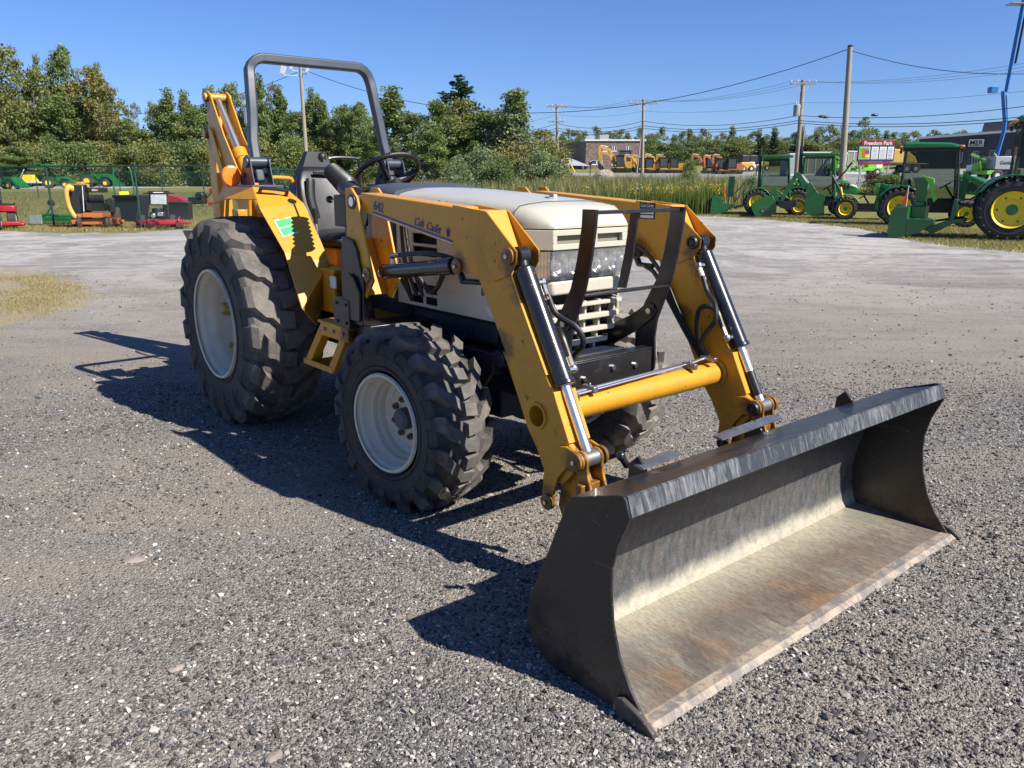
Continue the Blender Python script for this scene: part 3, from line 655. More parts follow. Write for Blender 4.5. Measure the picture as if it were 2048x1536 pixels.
# seat
def rr_ring(cx, y0, y1, z, th, n=5, r=.05):
    return None
m = MB(); rings = []
for z, w, x, th in ((1.13, .17, -1.78, .045), (1.18, .195, -1.80, .055), (1.28, .205, -1.835, .055), (1.38, .205, -1.865, .052), (1.46, .195, -1.885, .045), (1.52, .165, -1.90, .035), (1.555, .12, -1.91, .018)):
    rg = []
    for k in range(20):
        a = 2 * PI * k / 20; cxx, sy = math.cos(a), math.sin(a)
        yy = w * math.copysign(abs(sy) ** .6, sy); wing = .035 * (abs(yy) / .2) ** 2
        rg.append((x + th * math.copysign(abs(cxx) ** .7, cxx) + wing, yy, z))
    rings.append(rg)
m.loft(rings); m.build('seat_back', M['vinyl'], TR, smooth_=70)
for s in (-1, 1):
    m = MB(); m.tube(bez([(-1.76, s * .12, 1.24), (-1.785, s * .135, 1.36), (-1.81, s * .12, 1.48)]), [.03] * 24 + [.028], 10, flat=(.5, 1)); m.build('seat_bolster', M['vinyl'], TR, smooth_=60)
m = MB(); m.box((-1.835, -.09, 1.505), (-1.825, .09, 1.53)); m.build('seat_slot', M['plastic'], TR, bevel=.004)
m = MB(); rings = []
for x, z, th, w in ((-1.82, 1.125, .03, .18), (-1.76, 1.12, .05, .20), (-1.55, 1.11, .055, .215), (-1.40, 1.12, .05, .21), (-1.345, 1.115, .03, .18)):
    rings.append([(x, w * math.copysign(abs(math.sin(2 * PI * k / 20)) ** .6, math.sin(2 * PI * k / 20)), z + th * math.cos(2 * PI * k / 20)) for k in range(20)])
m.loft(rings); m.build('seat_cushion', M['vinyl'], TR, smooth_=70)
m = MB(); m.box((-1.8, -.17, .96), (-1.42, .17, 1.07)); m.box((-1.95, -.34, .90), (-1.3, .34, .96)); m.build('seat_base', M['yellow'], TR, bevel=.01)
for yk, h in ((-.27, 1.29), (.27, 1.26)):
    m = MB(); m.tube(bez([(-1.42, yk, .95), (-1.43, yk, 1.05), (-1.46, yk, h - .06)]), .006, 8); m.build('range_lever', M['chrome'], TR)
    m = MB(); m.tube([(-1.46, yk, h - .07), (-1.465, yk, h + .02)], [.012, .016], 12); m.build('lever_knob', M['plastic'], TR)
# loader valve post, joystick with bellows
m = MB(); m.box((-.80, -.47, .92), (-.66, -.36, 1.10)); m.box((-.82, -.48, 1.24), (-.69, -.35, 1.40)); m.box((-.79, -.44, 1.08), (-.71, -.38, 1.26)); m.tube([(-.70, -.42, 1.40), (-.85, -.40, 1.435)], [.05, .04], 10); m.build('loader_valve', M['plastic'], TR, bevel=.008)
m = MB(); A, B = Vector((-.84, -.37, 1.43)), Vector((-1.06, -.35, 1.515)); n_ = 15
m.tube([A.lerp(B, i / n_) for i in range(n_ + 1)], [(.060 - .010 * i / n_) * (1.0 if i % 2 else .72) for i in range(n_ + 1)], 18); m.build('bellows', M['vinyl'], TR, smooth_=25)
m = MB(); m.tube([B, (-1.165, -.35, 1.585)], .006, 8); m.build('joystick_rod', M['chrome'], TR)
m = MB(); m.ball((-1.175, -.35, 1.595), .024, 14, 10, (1, 1, 1.1)); m.build('joystick_knob', M['plastic'], TR)
m = MB(); m.tube([(-.86, -.42, 1.36), (-.96, -.42, 1.37)], .005, 8); m.build('small_lever', M['chrome'], TR); m = MB(); m.ball((-.975, -.42, 1.372), .020, 12, 8); m.build('small_knob', M['plastic'], TR)
m = MB()
for i in range(6): m.tube(bez([(-.74, -.46 + .02 * i, .98), (-.62 - .02 * i, -.44 + .02 * i, .80), (-.50, -.40, .62)]), .011, 8)
m.build('valve_hose', M['rubber_hose'], TR)
# floor, fenders
m = MB(); m.box((-1.35, -.40, .745), (-.52, .40, .765)); m.box((-1.32, -.385, .765), (-1.25, .385, .98)); m.build('floor_plate', M['yellow'], TR, bevel=.004)
m = MB(); m.box((-1.10, -.43, .76), (-.96, -.41, .99)); m.box((-1.12, -.44, .985), (-.93, -.34, 1.0)); m.build('side_console', M['yellow'], TR, bevel=.004)
m = MB(); m.box((-.99, -.437, .90), (-.925, -.431, .965)); m.build('warning_sticker', M['white'], TR)
for s in (-1, 1):
    m = MB(); th = .006
    out = [(-2.02, -.60, 1.432), (-1.56, -.60, 1.431), (-1.40, -.635, 1.315), (-1.189, -.60, 1.085), (-1.025, -.595, .795), (-1.07, -.50, .69)]
    inn = [(-2.02, -.365, 1.425), (-1.597, -.38, 1.420), (-1.39, -.38, 1.343), (-1.207, -.38, 1.15), (-1.102, -.38, 1.023), (-1.236, -.38, .745)]
    n = len(out)
    F = [(i, i + 1, n + i + 1, n + i) for i in range(n - 1)]
    V = [(x, y * -s, z) for x, y, z in out + inn]
    m.add(V, F)
    m.add([(x, y * -s, z) for x, y, z in [(-2.02, -.601, 1.432), (-1.56, -.601, 1.431), (-1.47, -.622, 1.365), (-1.78, -.69, 1.365), (-1.99, -.69, 1.33), (-2.12, -.62, 1.33)]], [(0, 1, 2, 3, 4, 5)])
    m.add([(x, y * -s, z) for x, y, z in [(-2.10, -.366, 1.29), (-1.36, -.366, 1.285), (-1.39, -.379, 1.343), (-1.597, -.379, 1.42), (-2.02, -.366, 1.425)]], [(0, 1, 2, 3, 4)])
    m.add([(x, y * -s, z) for x, y, z in [(-1.236, -.379, .745), (-1.102, -.379, 1.023), (-1.207, -.379, 1.15), (-1.39, -.379, 1.343), (-1.50, -.379, 1.28), (-1.42, -.379, .9)]], [(0, 1, 2, 3, 4, 5)])
    o = m.build('fender', Y, TR, smooth_=0, fix=False); md = o.modifiers.new('t', 'SOLIDIFY'); md.thickness = th; md.offset = 0
    m = MB(); q = -.62 if s > 0 else .62; a, b = (-1.48, -s * -.595 * -1, 0), 0
    yy = s * .56
    hA, hB = Vector((-1.515, s * .585, 1.39)), Vector((-1.475, s * .445, 1.375)); hn = Vector((.028, 0, .034))
    m.tube(bez([hA, hA + hn * .8, hA.lerp(hB, .10) + hn * 1.15, hA.lerp(hB, .9) + hn * 1.15, hB + hn * .8, hB], 6), .0105, 10); m.ball(hA, .017, 10, 8); m.ball(hB, .017, 10, 8)
    m.build('grab_handle', K, TR)
    m = MB(); c = (-1.915, s * .585, 1.497)
    m.lathe([(.020, .001), (.019, .012), (.016, .013), (.016, .045), (.013, .058), (.002, .063), (0, .063)], c, 'x', 32); lamp = m.build('marker_lamp', M['amber'], TR, smooth_=50)
    m = MB(); m.lathe([(-.0, .0635), (-.010, .0625), (-.016, .035), (-.018, .001)], c, 'x', 28); m.cyl((c[0] - .01, c[1], 1.43), (c[0] - .01, c[1], 1.45), .012, 10); m.build('lamp_base', M['plastic'], lamp)
    if s < 0:
        # green sticker on the sloping guard: interpolate on the plate between x -1.19..-1.40
        def onp(u, v):
            a_ = Vector(out[2]).lerp(Vector(out[3]), v); b_ = Vector(inn[2]).lerp(Vector(inn[3]), v); return a_.lerp(b_, u)
        nrm = (onp(1, 0) - onp(0, 0)).cross(onp(0, 1) - onp(0, 0)).normalized(); nrm = nrm if nrm.x > 0 else -nrm
        for nm, mt, u0, u1, v0, v1, off in (('sticker', 'white', .16, .56, .30, .70, .0045), ('sticker_panel', 'decalgreen', .18, .54, .325, .49, .0055), ('sticker_panel', 'decalgreen', .18, .54, .515, .675, .0055)):
            m = MB(); P = [onp(u, v) + nrm * off for u, v in ((u0, v0), (u1, v0), (u1, v1), (u0, v1))]; m.add(P, [(0, 1, 2, 3)]); m.build(nm, M[mt], TR, smooth_=0)
# steps
for s in (-1, 1):
    y0, y1 = s * .60, s * .645
    m = MB(); yy = (s * .40, s * .635)
    m.box((-.76, yy[0], .762), (-.42, yy[1], .776)); m.box((-.72, s * .625, .70), (-.43, s * .64, .775))
    for xt, xb in ((-.70, -.93), (-.46, -.66)): m.prism([(xt - .035, .76), (xt + .03, .76), (xb + .035, .515), (xb - .03, .515)], 'y', s * .58, s * .632)
    m.box((-.96, s * .46, .508), (-.63, s * .635, .522)); m.box((-.96, s * .628, .508), (-.63, s * .636, .54)); m.build('step', Y, TR, bevel=.003)
    for x in (-.67, -.575, -.48):
        m = MB(); m.cyl((x, s * .636, .738), (x, s * .650, .738), .010, 6); m.build('bolt', M['dullsteel'], TR, smooth_=0)
# roll bar
m = MB(); rp = [(-1.80, -.455, 1.46), (-1.83, -.462, 1.60), (-1.865, -.455, 1.70), (-1.885, -.437, 1.85), (-1.935, -.415, 2.09)] + [(-1.945, -.415 + .10 * (1 - math.cos(t)), 2.09 + .10 * math.sin(t)) for t in (.3, .65, 1.0, 1.35, PI / 2)]
rp = rp + [(x, -y, z) for x, y, z in rp[::-1]]
m.tube(rp, [.040] * len(rp), 4, flat=(1.0, 1.0)); rb = m.build('roll_bar', M['ropsgrey'], TR, bevel=.011, smooth_=50, segs=3)
for s in (-1, 1):
    for yo in (-.062, .056):
        m = MB(); m.prism([(-1.93, 1.432), (-1.70, 1.432), (-1.745, 1.59), (-1.79, 1.62), (-1.845, 1.60)], 'y', s * .47 + yo, s * .47 + yo + .007); m.build('roll_bar_bracket', M['ropsgrey'], TR, bevel=.002)
    m = MB(); m.cyl((-1.79, s * .47 - .075, 1.575), (-1.79, s * .47 + .075, 1.575), .032, 24); m.cyl((-1.84, s * .47 - .075, 1.50), (-1.84, s * .47 + .075, 1.50), .014, 12); m.build('roll_bar_pin', M['ropsgrey'], TR, bevel=.002)
    m = MB(); m.box((-2.0, s * .58, 1.432), (-1.62, s * .385, 1.444)); m.build('roll_bar_base', M['slate'], TR, bevel=.003)
m = MB(); m.box((-1.872, -.4955, 1.80), (-1.835, -.4945, 1.89)); m.box((-1.872, -.497, 1.73), (-1.835, -.4960, 1.79)) if False else None; m.build('roll_bar_label', M['white'], rb)

# ------------------------------------------------------------------ loader
def carve(o, cut):
    global arm
    o.parent = None; cut.matrix_world = Matrix(); md = o.modifiers.new('b', 'BOOLEAN'); md.operation = 'DIFFERENCE'; md.object = cut; md.solver = 'EXACT'
    bpy.context.view_layer.update(); dg = bpy.context.evaluated_depsgraph_get(); me = bpy.data.meshes.new_from_object(o.evaluated_get(dg)); o.modifiers.clear(); o.data = me; bpy.data.objects.remove(cut); o.parent = arm
    me.shade_smooth(); me.set_sharp_from_angle(angle=R_(35)); md = o.modifiers.new('edge', 'BEVEL'); md.width = .004; md.segments = 2; md.limit_method = 'ANGLE'; md.angle_limit = R_(35)
def text_mesh(body, size, mat, name, parent, origin, xdir, ydir, shear=0, ext=.001, bold=0., spacing=1., align='LEFT', squeeze=1.):
    cu = bpy.data.curves.new(name, 'FONT'); cu.body = body; cu.size = size; cu.shear = shear; cu.extrude = ext; cu.offset = bold; cu.space_character = spacing; cu.align_x = align
    t = bpy.data.objects.new(name, cu); C.objects.link(t); dg = bpy.context.evaluated_depsgraph_get(); me = bpy.data.meshes.new_from_object(t.evaluated_get(dg))
    bpy.data.objects.remove(t); me.materials.clear(); me.materials.append(mat)
    X = Vector(xdir).normalized(); Yv = Vector(ydir).normalized(); Z = X.cross(Yv); Mx = Matrix((X, Yv, Z)).transposed().to_4x4(); Mx.translation = Vector(origin)
    me.transform(Matrix.Diagonal((squeeze, 1, 1, 1))); me.transform(Mx); o = bpy.data.objects.new(name, me); C.objects.link(o); o.parent = parent; return o
for s in (-1, 1):
    def yb(a, b): return (s * a, s * b)
    # mast: two plates, black lower bracket
    m = MB(); po = [(-.445, 1.437), (-.385, 1.437), (-.335, 1.394), (-.218, 1.02), (-.290, .935), (-.345, .95), (-.448, 1.20)]
    m.prism(po, 'y', *yb(.598, .610)); mast = m.build('mast', Y, TR, bevel=.003)
    pi_ = [(-.60 + .14, 1.437), (-.53 + .14, 1.437), (-.345, 1.40), (-.225, 1.02), (-.30, .92), (-.38, .95), (-.46, 1.2)]
    m = MB(); m.prism(pi_, 'y', *yb(.455, .467)); m.prism([(-.46, 1.20), (-.452, 1.20), (-.33, .94), (-.345, .94)], 'y', *yb(.467, .598)); m.build('mast_plate', Y, mast, bevel=.003)
    m = MB(); m.prism([(-.475, 1.215), (-.37, 1.20), (-.34, 1.165), (-.285, 1.0), (-.31, .80), (-.50, .80), (-.50, 1.0)], 'y', *yb(.616, .624)); m.prism([(-.46, .905), (-.445, 1.0), (-.40, 1.045), (-.35, 1.03), (-.30, .96), (-.31, .82), (-.46, .82)], 'y', *yb(.628, .640))
    m.box((-.56, s * .56, .775), (-.40, s * .645, .915)); m.box((-.46, s * .25, .60), (-.28, s * .60, .80)); m.prism([(-.40, .80), (-.22, .80), (-.10, .60), (-.22, .55), (-.38, .60)], 'y', *yb(.40, .43)); m.build('mast_bracket', K, TR, bevel=.004)
    for bx, bz in ((-.52, .89), (-.52, .80), (-.43, .89), (-.43, .80)):
        m = MB(); m.cyl((bx, s * .644, bz), (bx, s * .652, bz), .008, 6); m.build('bolt', M['plastic'], TR, smooth_=0)
    m = MB(); m.cyl((-.378, s * .44, 1.376), (-.378, s * .618, 1.376), .022, 20); m.build('pivot_pin', M['chrome'], mast)
    m = MB(); m.lathe([(0, .020), (s * .006, .020), (s * .006, .034), (0, .034)], (-.378, s * .611, 1.376), 'y', 22, True); m.build('pivot_washer', M['plastic'], mast)
    m = MB(); m.lathe([(0, .034), (s * .006, .034), (s * .007, .03), (s * .007, .001)], (-.272, s * .611, 1.045), 'y', 24); m.build('pin_disc', Y, mast)
    m = MB(); m.cyl((-.272, s * .617, 1.045), (-.272, s * .630, 1.045), .008, 6); m.build('bolt', M['zinc'], mast, smooth_=0)
    # arm: beam, gusset plates, lower leg
    m = MB(); m.prism([(-.352, 1.416), (.43, 1.371), (.43, 1.215), (.389, 1.217), (-.325, 1.329)], 'y', *yb(.485, .583)); arm = m.build('loader_arm', Y, TR, bevel=.006)
    low = [(.50, 1.20), (.548, 1.104), (.636, .965), (.803, .691), (.93, .47), (.985, .405), (1.04, .395), (1.10, .455), (1.105, .535), (1.07, .56), (.995, .712), (.985, .735), (.945, .79), (.80, 1.045), (.72, 1.19)]
    m = MB(); m.prism(low, 'y', *yb(.486, .582)); leg = m.build('arm_leg', Y, arm, bevel=.0)
    cut = MB().cyl((.905, s * .50, .628), (.905, s * .62, .628), .041, 36).build('cut', Y, None); cut.matrix_world = TR.matrix_basis
    carve(leg, cut)
    gus = [(.396, 1.378), (.43, 1.376), (.612, 1.360), (.79, 1.222), (.787, 1.18), (.752, 1.135), (.652, 1.100), (.542, 1.107), (.446, 1.119), (.400, 1.15)]
    for a, b in ((.5845, .591), (.477, .4835)):
        m = MB(); m.prism(gus if a > .5 else [(x - .0, z) for x, z in gus], 'y', *yb(a, b)); m.build('gusset_plate', Y, arm, bevel=.002)
    m = MB(); m.box((.43, s * .484, 1.355), (.60, s * .584, 1.362)); m.add([(.60, s * .484, 1.362), (.60, s * .584, 1.362), (.70, s * .584, 1.21), (.70, s * .484, 1.21)], [(0, 1, 2, 3)]); m.build('gusset_web', Y, arm)
    st = [(.700, .845), (.725, .81), (.80, .672), (.85, .574), (.905, .505), (.965, .398), (1.0, .42), (.93, .54), (.75, .84)]
    m = MB(); m.prism([(x - .022, z - .012) for x, z in st], 'y', *yb(.50, .512)); m.prism([(x - .022, z - .012) for x, z in st], 'y', *yb(.556, .568)); m.build('stiffener', Y, arm, bevel=.002)
    # front flange strips
    m = MB(); m.prism([(.800, 1.035), (.809, 1.037), (.954, .792), (.945, .788)], 'y', *yb(.480, .588)); m.prism([(.985, .735), (.996, .737), (1.006, .712), (1.080, .565), (1.07, .56), (.995, .71)], 'y', *yb(.480, .588)); m.build('arm_flange', Y, arm, bevel=.002)
    m = MB(); m.lathe([(s * -.012, .040), (s * .006, .040), (s * .006, .050), (s * -.012, .052)], (.905, s * .585, .628), 'y', 32, True); m.build('tube_collar', Y, arm, bevel=.001)
        # gooseneck and attach hooks
    def gn(cx, cz, r, a0, a1, n=8): return [(cx + r * math.cos(R_(a0 + (a1 - a0) * i / n)), cz + r * math.sin(R_(a0 + (a1 - a0) * i / n))) for i in range(n + 1)]
    goose = gn(1.128, .512, .036, 110, -60, 8) + [(1.08, .475), (1.035, .425), (1.012, .36), (1.012, .335)] + gn(.985, .318, .030, 0, -170, 8) + [(.952, .35), (.958, .42), (.985, .49), (1.03, .545), (1.075, .555)]
    m = MB(); m.prism(goose, 'y', *yb(.588, .600)); m.prism(goose, 'y', *yb(.468, .480)); m.build('gooseneck', Y, arm, bevel=.003)
    for px_, pz_, r in ((1.128, .512, .034), (.985, .318, .030), (.747, 1.202, .032), (.425, 1.140, .031)):
        m = MB(); o_ = .600 if px_ > .9 else .591
        m.lathe([(s * .001, .001), (s * .001, r), (s * .009, r), (s * .011, r - .004), (s * .011, .001)], (px_, s * o_, pz_), 'y', 26); m.build('pin_disc', Y, arm)
        m = MB(); m.cyl((px_, s * (o_ + .010), pz_), (px_, s * (o_ + .020), pz_), .0085, 6); m.build('bolt', M['zinc'], arm, smooth_=0)
        m = MB(); i_ = .468 if px_ > .9 else .477
        m.lathe([(s * .0, .020), (s * -.012, .018), (s * -.014, .026), (s * -.006, .030), (s * 0, .030)], (px_, s * i_, pz_), 'y', 20, True); m.cyl((px_, s * i_, pz_), (px_, s * (i_ - .012), pz_), .014, 14); m.build('snap_ring', M['plastic'], arm)
    for a, b in ((.566, .578), (.492, .504)):
        lk = gn(1.128, .512, .034, 170, -20, 8) + [(1.165, .46), (1.180, .42), (1.225, .385), (1.26, .33), (1.235, .29), (1.17, .34), (1.13, .41), (1.098, .48)]
        m = MB(); m.prism(lk, 'y', *yb(a, b)); m.build('tilt_link', Y, arm, bevel=.002)
    m = MB(); m.prism([(.985, .29), (1.0, .38), (1.05, .455), (1.105, .475), (1.16, .40), (1.28, .34), (1.335, .30), (1.30, .02), (1.22, .02), (1.10, .08)], 'y', *yb(.520, .548)); m.box((1.13, s * .48, .05), (1.16, s * .60, .43)); m.build('attach_plate', Y, arm, bevel=.004)
    m = MB(); m.cyl((1.128, s * .49, .512), (1.128, s * .58, .512), .030, 20); m.build('pin_bushing', M['dullsteel'], arm)
    # lift cylinder
    m = MB(); A, B = Vector((-.222, s * .535, 1.060)), Vector((.315, s * .535, 1.129)); m.cyl(A, B, .033, 24); m.cyl(B.lerp(A, .17), B + (B - A) * .02, .0365, 24); m.cyl(B, (.425, s * .535, 1.140), .026, 16); m.cyl(A - (B - A).normalized() * .012, A, .036, 24); lc = m.build('lift_cylinder', M['cylblack'], TR, bevel=.004)
    m = MB(); m.cyl((-.272, s * .535, 1.047), A, .018, 18); m.build('piston_rod', M['chrome'], lc)
    m = MB(); m.tube(bez([(-.165, s * .535, 1.105), (-.163, s * .535, 1.13), (-.10, s * .535, 1.145), (.08, s * .53, 1.165), (.2, s * .52, 1.165), (.30, s * .50, 1.15)]), .0105, 8); m.build('lift_hose', M['rubber_hose'], lc)
    m = MB(); m.cyl((-.165, s * .535, 1.09), (-.165, s * .535, 1.125), .011, 8); m.cyl((-.18, s * .535, 1.135), (-.10, s * .535, 1.147), .0115, 6); m.build('hose_fitting', M['zinc'], lc, smooth_=20)
    m = MB(); m.cyl((.36, s * .535, 1.112), (.385, s * .535, 1.07), .016, 10); m.cyl((.38, s * .535, 1.072), (.50, s * .50, 1.075), .012, 10); m.build('elbow_fitting', M['cylblack'], lc)
    # bucket cylinder
    Tt, Bt = Vector((.768, s * .534, 1.150)), Vector((.995, s * .534, .757)); dr = (Bt - Tt).normalized()
    m = MB(); m.tube([Tt - dr * .01, Tt, Bt - dr * .03, Bt], [.030, .0385, .0385, .0385], 26); m.tube([(.747, s * .534, 1.202), Tt], [.024, .024], 18); m.cyl(Bt - dr * .012, Bt + dr * .004, .042, 26); m.cyl((.747, s * .51, 1.202), (.747, s * .558, 1.202), .034, 18); bc = m.build('bucket_cylinder', M['cylblack'], TR, bevel=.003)
    E_ = Vector((1.128, s * .534, .512)); m = MB(); m.cyl(Bt, E_ - dr * .02, .0195, 20); m.build('piston_rod', M['chrome'], bc)
    if s > 0: m = MB(); m.cyl(Bt.lerp(E_, .42), Bt.lerp(E_, .82), .0202, 20); m.build('rod_sleeve', K, bc)
    f1 = Tt + dr * .055 - Vector((0, s * .038, 0)); f2 = Bt - dr * .05 - Vector((0, s * .038, 0)); fw = Vector((.02, 0, .012))
    g1, g2 = f1 - Vector((0, s * .03, 0)), f2 - Vector((0, s * .03, 0))
    for f, g_, e_ in ((f1, g1, .07), (f2, g2, -.07)): m = MB(); m.cyl(f, g_, .012, 8); m.ball(g_, .017, 8, 6); m.cyl(g_, g_ + dr * e_, .011, 6); m.build('hose_fitting', M['zinc'], bc, smooth_=20)
    m = MB(); m.tube(bez([g1 + dr * .05, g1 + dr * .13 - Vector((0, s * .01, 0)), (.93, s * .42, .945), (.95, s * .40, .885), (.90, s * .405, .82), (.86, s * .43, .76), (.88, s * .45, .70)]), .0115, 10)
    m.tube(bez([g2 - dr * .05, g2 - dr * .13, (.86, s * .45, .93), (.82, s * .45, .90), (.82, s * .45, .80), (.87, s * .44, .70)]), .0115, 10); m.build('cylinder_hose', M['rubber_hose'], bc)
    m = MB(); m.tube(bez([(.48, s * .470, 1.075), (.55, s * .465, 1.04), (.66, s * .463, .90), (.76, s * .46, .78), (.85, s * .455, .69)]), .0105, 8); m.tube(bez([(.30, s * .40, 1.19), (.45, s * .44, 1.17), (.58, s * .46, 1.06), (.68, s * .462, .90), (.78, s * .46, .78), (.865, s * .455, .69)]), .0105, 8); m.build('arm_hose', M['rubber_hose'], arm)
m = MB()
for i in range(2): m.tube(bez([(-.36 + .03 * i, -.36, 1.33), (-.34 + .045 * i, -.37, 1.20), (-.30 + .06 * i, -.38, 1.08), (-.24 + .055 * i, -.36, .93)]), .0095, 8)
for i in range(2): m.tube(bez([(-.44, -.42, 1.17 - .07 * i), (-.36, -.41, 1.13 - .07 * i), (-.30, -.39, 1.03 - .05 * i), (-.28, -.36, .90)]), .0095, 8)
m.tube(bez([(-.12, -.42, 1.03), (-.06, -.40, .97), (.0, -.40, 1.0), (.02, -.38, 1.06)]), .012, 8); m.build('hydraulic_hose', M['rubber_hose'], TR)
arm_r = [o for o in C.objects if o.name.startswith('loader_arm')][0]
sl_ = Vector((.63, 0, -.10)); yv = Vector((.10, 0, .63))
text_mesh('642', .058, M['blue'], 'model_number', arm_r, (-.232, -.5845, 1.345), sl_, yv, .0, .0008, .0012)
text_mesh('Cub', .048, M['blue'], 'brand_lettering', arm_r, (.100, -.5845, 1.291), sl_, yv, .32, .0008, .0003, .86)
text_mesh('Cadet', .048, M['blue'], 'brand_lettering', arm_r, (.192, -.5845, 1.277), sl_, yv, .32, .0008, .0003, .88)
m = MB()
for k, (dx, dz, ex, ez) in enumerate(((0, 0, -.012, .034), (.004, 0, .0, .040), (.008, 0, .014, .034), (.002, .01, -.004, .028), (.006, .01, .010, .026))): m.tube([(.350 + dx, -.5845, 1.252 + dz), (.350 + dx + ex * .7, -.5845, 1.252 + ez)], [.0022, .0012], 5)
m.build('wheat_emblem', M['blue'], arm_r)
m = MB(); P0, P1 = Vector((-.240, -.5842, 1.337)), Vector((.385, -.5842, 1.2395)); up = Vector((0, 0, 1))
m.add([P0, P1, P1 - up * .0085, P0 - up * .0085], [(0, 1, 2, 3)]); m.build('stripe', M['blue'], arm_r, smooth_=0)
m = MB(); m.add([P0 - up * .0115, P1 - up * .0115, P1 - up * .0145, P0 - up * .0145], [(0, 1, 2, 3)]); m.build('stripe_line', M['white'], arm_r, smooth_=0)
arm_l = [o for o in C.objects if o.name.startswith('loader_arm')][1]
m = MB(); m.box((.425, .4755, 1.295), (.52, .4765, 1.372)); m.build('decal_plate', M['plastic'], arm_l)
text_mesh('Cub Cadet', .021, M['white'], 'decal_lettering', arm_l, (.430, .4745, 1.350), (1, 0, 0), (0, 0, 1), .2, .0004, 0, .85)
m = MB(); m.box((.432, .4742, 1.300), (.513, .4748, 1.312)); m.box((.432, .4742, 1.318), (.513, .4748, 1.338)); m.build('decal_bar', M['white'], arm_l)
text_mesh('84', .050, M['blue'], 'hood_number', TR, (.205, -.3075, .975), (1, 0, .02), (0, 0, 1), 0, .0006, .001)
m = MB(); m.prism([(.24, .93), (.33, .925), (.32, .90), (.29, .885), (.25, .895)], 'y', -.3085, -.307); m.build('side_badge', M['lgrey'], TR)
# "Cub Cadet" on the hood side, most of it behind the arm
text_mesh('Cub Cadet', .060, M['blue'], 'hood_lettering', TR, (-.24, -.3155, 1.345), (1, 0, -.03), (0, 0, 1), .3, .0006, 0, .9)
# torque tube and steel lines
m = MB(); m.cyl((.905, -.484, .628), (.905, .484, .628), .050, 40); tb = m.build('cross_tube', Y, TR)
for s in (-1, 1): m = MB(); m.lathe([(0, .05), (0, .066), (-s * .006, .064), (-s * .010, .052)], (.905, s * .4835, .628), 'y', 36); m.build('tube_weld', Y, tb)
for i in range(4):
    m = MB(); o_ = .012 * i
    m.tube([(.895 + o_ * .3, .40 + .012 * i, .705 + .002 * i), (.895 + o_ * .3, .30, .699), (.905 + o_, -.28, .690 + .003 * (i % 2)), (.905 + o_, -.44, .688)], .0055, 8); m.build('steel_line', M['chrome'], TR)
for y in (-.33, .28):
    m = MB(); m.box((.885, y - .012, .680), (.955, y + .012, .706)); m.cyl((.92, y, .70), (.92, y, .716), .006, 6); m.build('line_clamp', M['dullsteel'], TR, bevel=.003)
m = MB(); m.box((.88, .40, .698), (.96, .425, .716)); m.build('line_manifold', M['zinc'], TR, bevel=.003); m = MB(); m.box((.93, -.475, .672), (.975, -.435, .700)); m.build('line_manifold', M['zinc'], TR, bevel=.003)
# brush guard
def guard_bar(y, th):
    fr = [(.885, 1.366), (.880, 1.30), (.862, 1.18), (.832, 1.06), (.79, .95), (.762, .88), (.752, .80), (.76, .70), (.757, .66), (.73, .61), (.69, .595)]
    re = [(.66, .60), (.645, .64), (.64, .80), (.66, .84), (.665, .86), (.66, .89), (.69, .95), (.752, 1.06), (.785, 1.18), (.805, 1.30), (.808, 1.366)]
    m = MB(); m.prism(fr + re, 'y', y - th / 2, y + th / 2); return m
g0 = guard_bar(-.275, .012).build('brush_guard', K, TR, bevel=.002); tag(g0)
guard_bar(.24, .012).build('guard_upright', K, g0, bevel=.002)
m = MB(); m.box((.845, -.269, 1.347), (.862, .234, 1.362)); m.build('guard_top_rail', K, g0, bevel=.002)
m = MB(); m.box((.79, -.269, 1.030), (.822, .234, 1.040)); m.build('guard_middle_rail', K, g0, bevel=.002)
m = MB(); m.prism([(.800, 1.347), (.842, 1.347), (.82, 1.18), (.785, 1.040), (.742, 1.040), (.775, 1.18)], 'y', -.003, .009); m.build('guard_middle_bar', K, g0, bevel=.002)
m = MB(); m.box((.690, -.269, .748), (.748, .234, .756)); m.box((.738, -.269, .615), (.746, .234, .748)); m.box((.62, -.16, .56), (.735, .14, .62)); m.build('guard_plate', K, g0, bevel=.003)
for y, z in ((-.02, .70), (-.19, .675), (.12, .69)): m = MB(); m.cyl((.746, y, z), (.758, y, z), .012, 6); m.build('bolt', M['zinc'], g0, smooth_=0)
for s in (-1, 1):
    y = -.275 if s < 0 else .24
    m = MB(); m.cyl((.725, y - s * .012, .915), (.725, y + s * .012, .915), .034, 22); m.prism([(.75, .945), (.715, .95), (.62, .885), (.48, .815), (.42, .80), (.42, .72), (.52, .735), (.66, .82), (.745, .885)], 'y', y - s * .016, y - s * .007); m.build('guard_strut', K, g0, bevel=.002)
    m = MB(); m.cyl((.725, y - s * .012, .915), (.725, y - s * .024, .915), .013, 12); m.cyl((.725, y + s * .012, .915), (.725, y + s * .024, .915), .013, 12); m.build('bolt', M['zinc'], g0, smooth_=20)
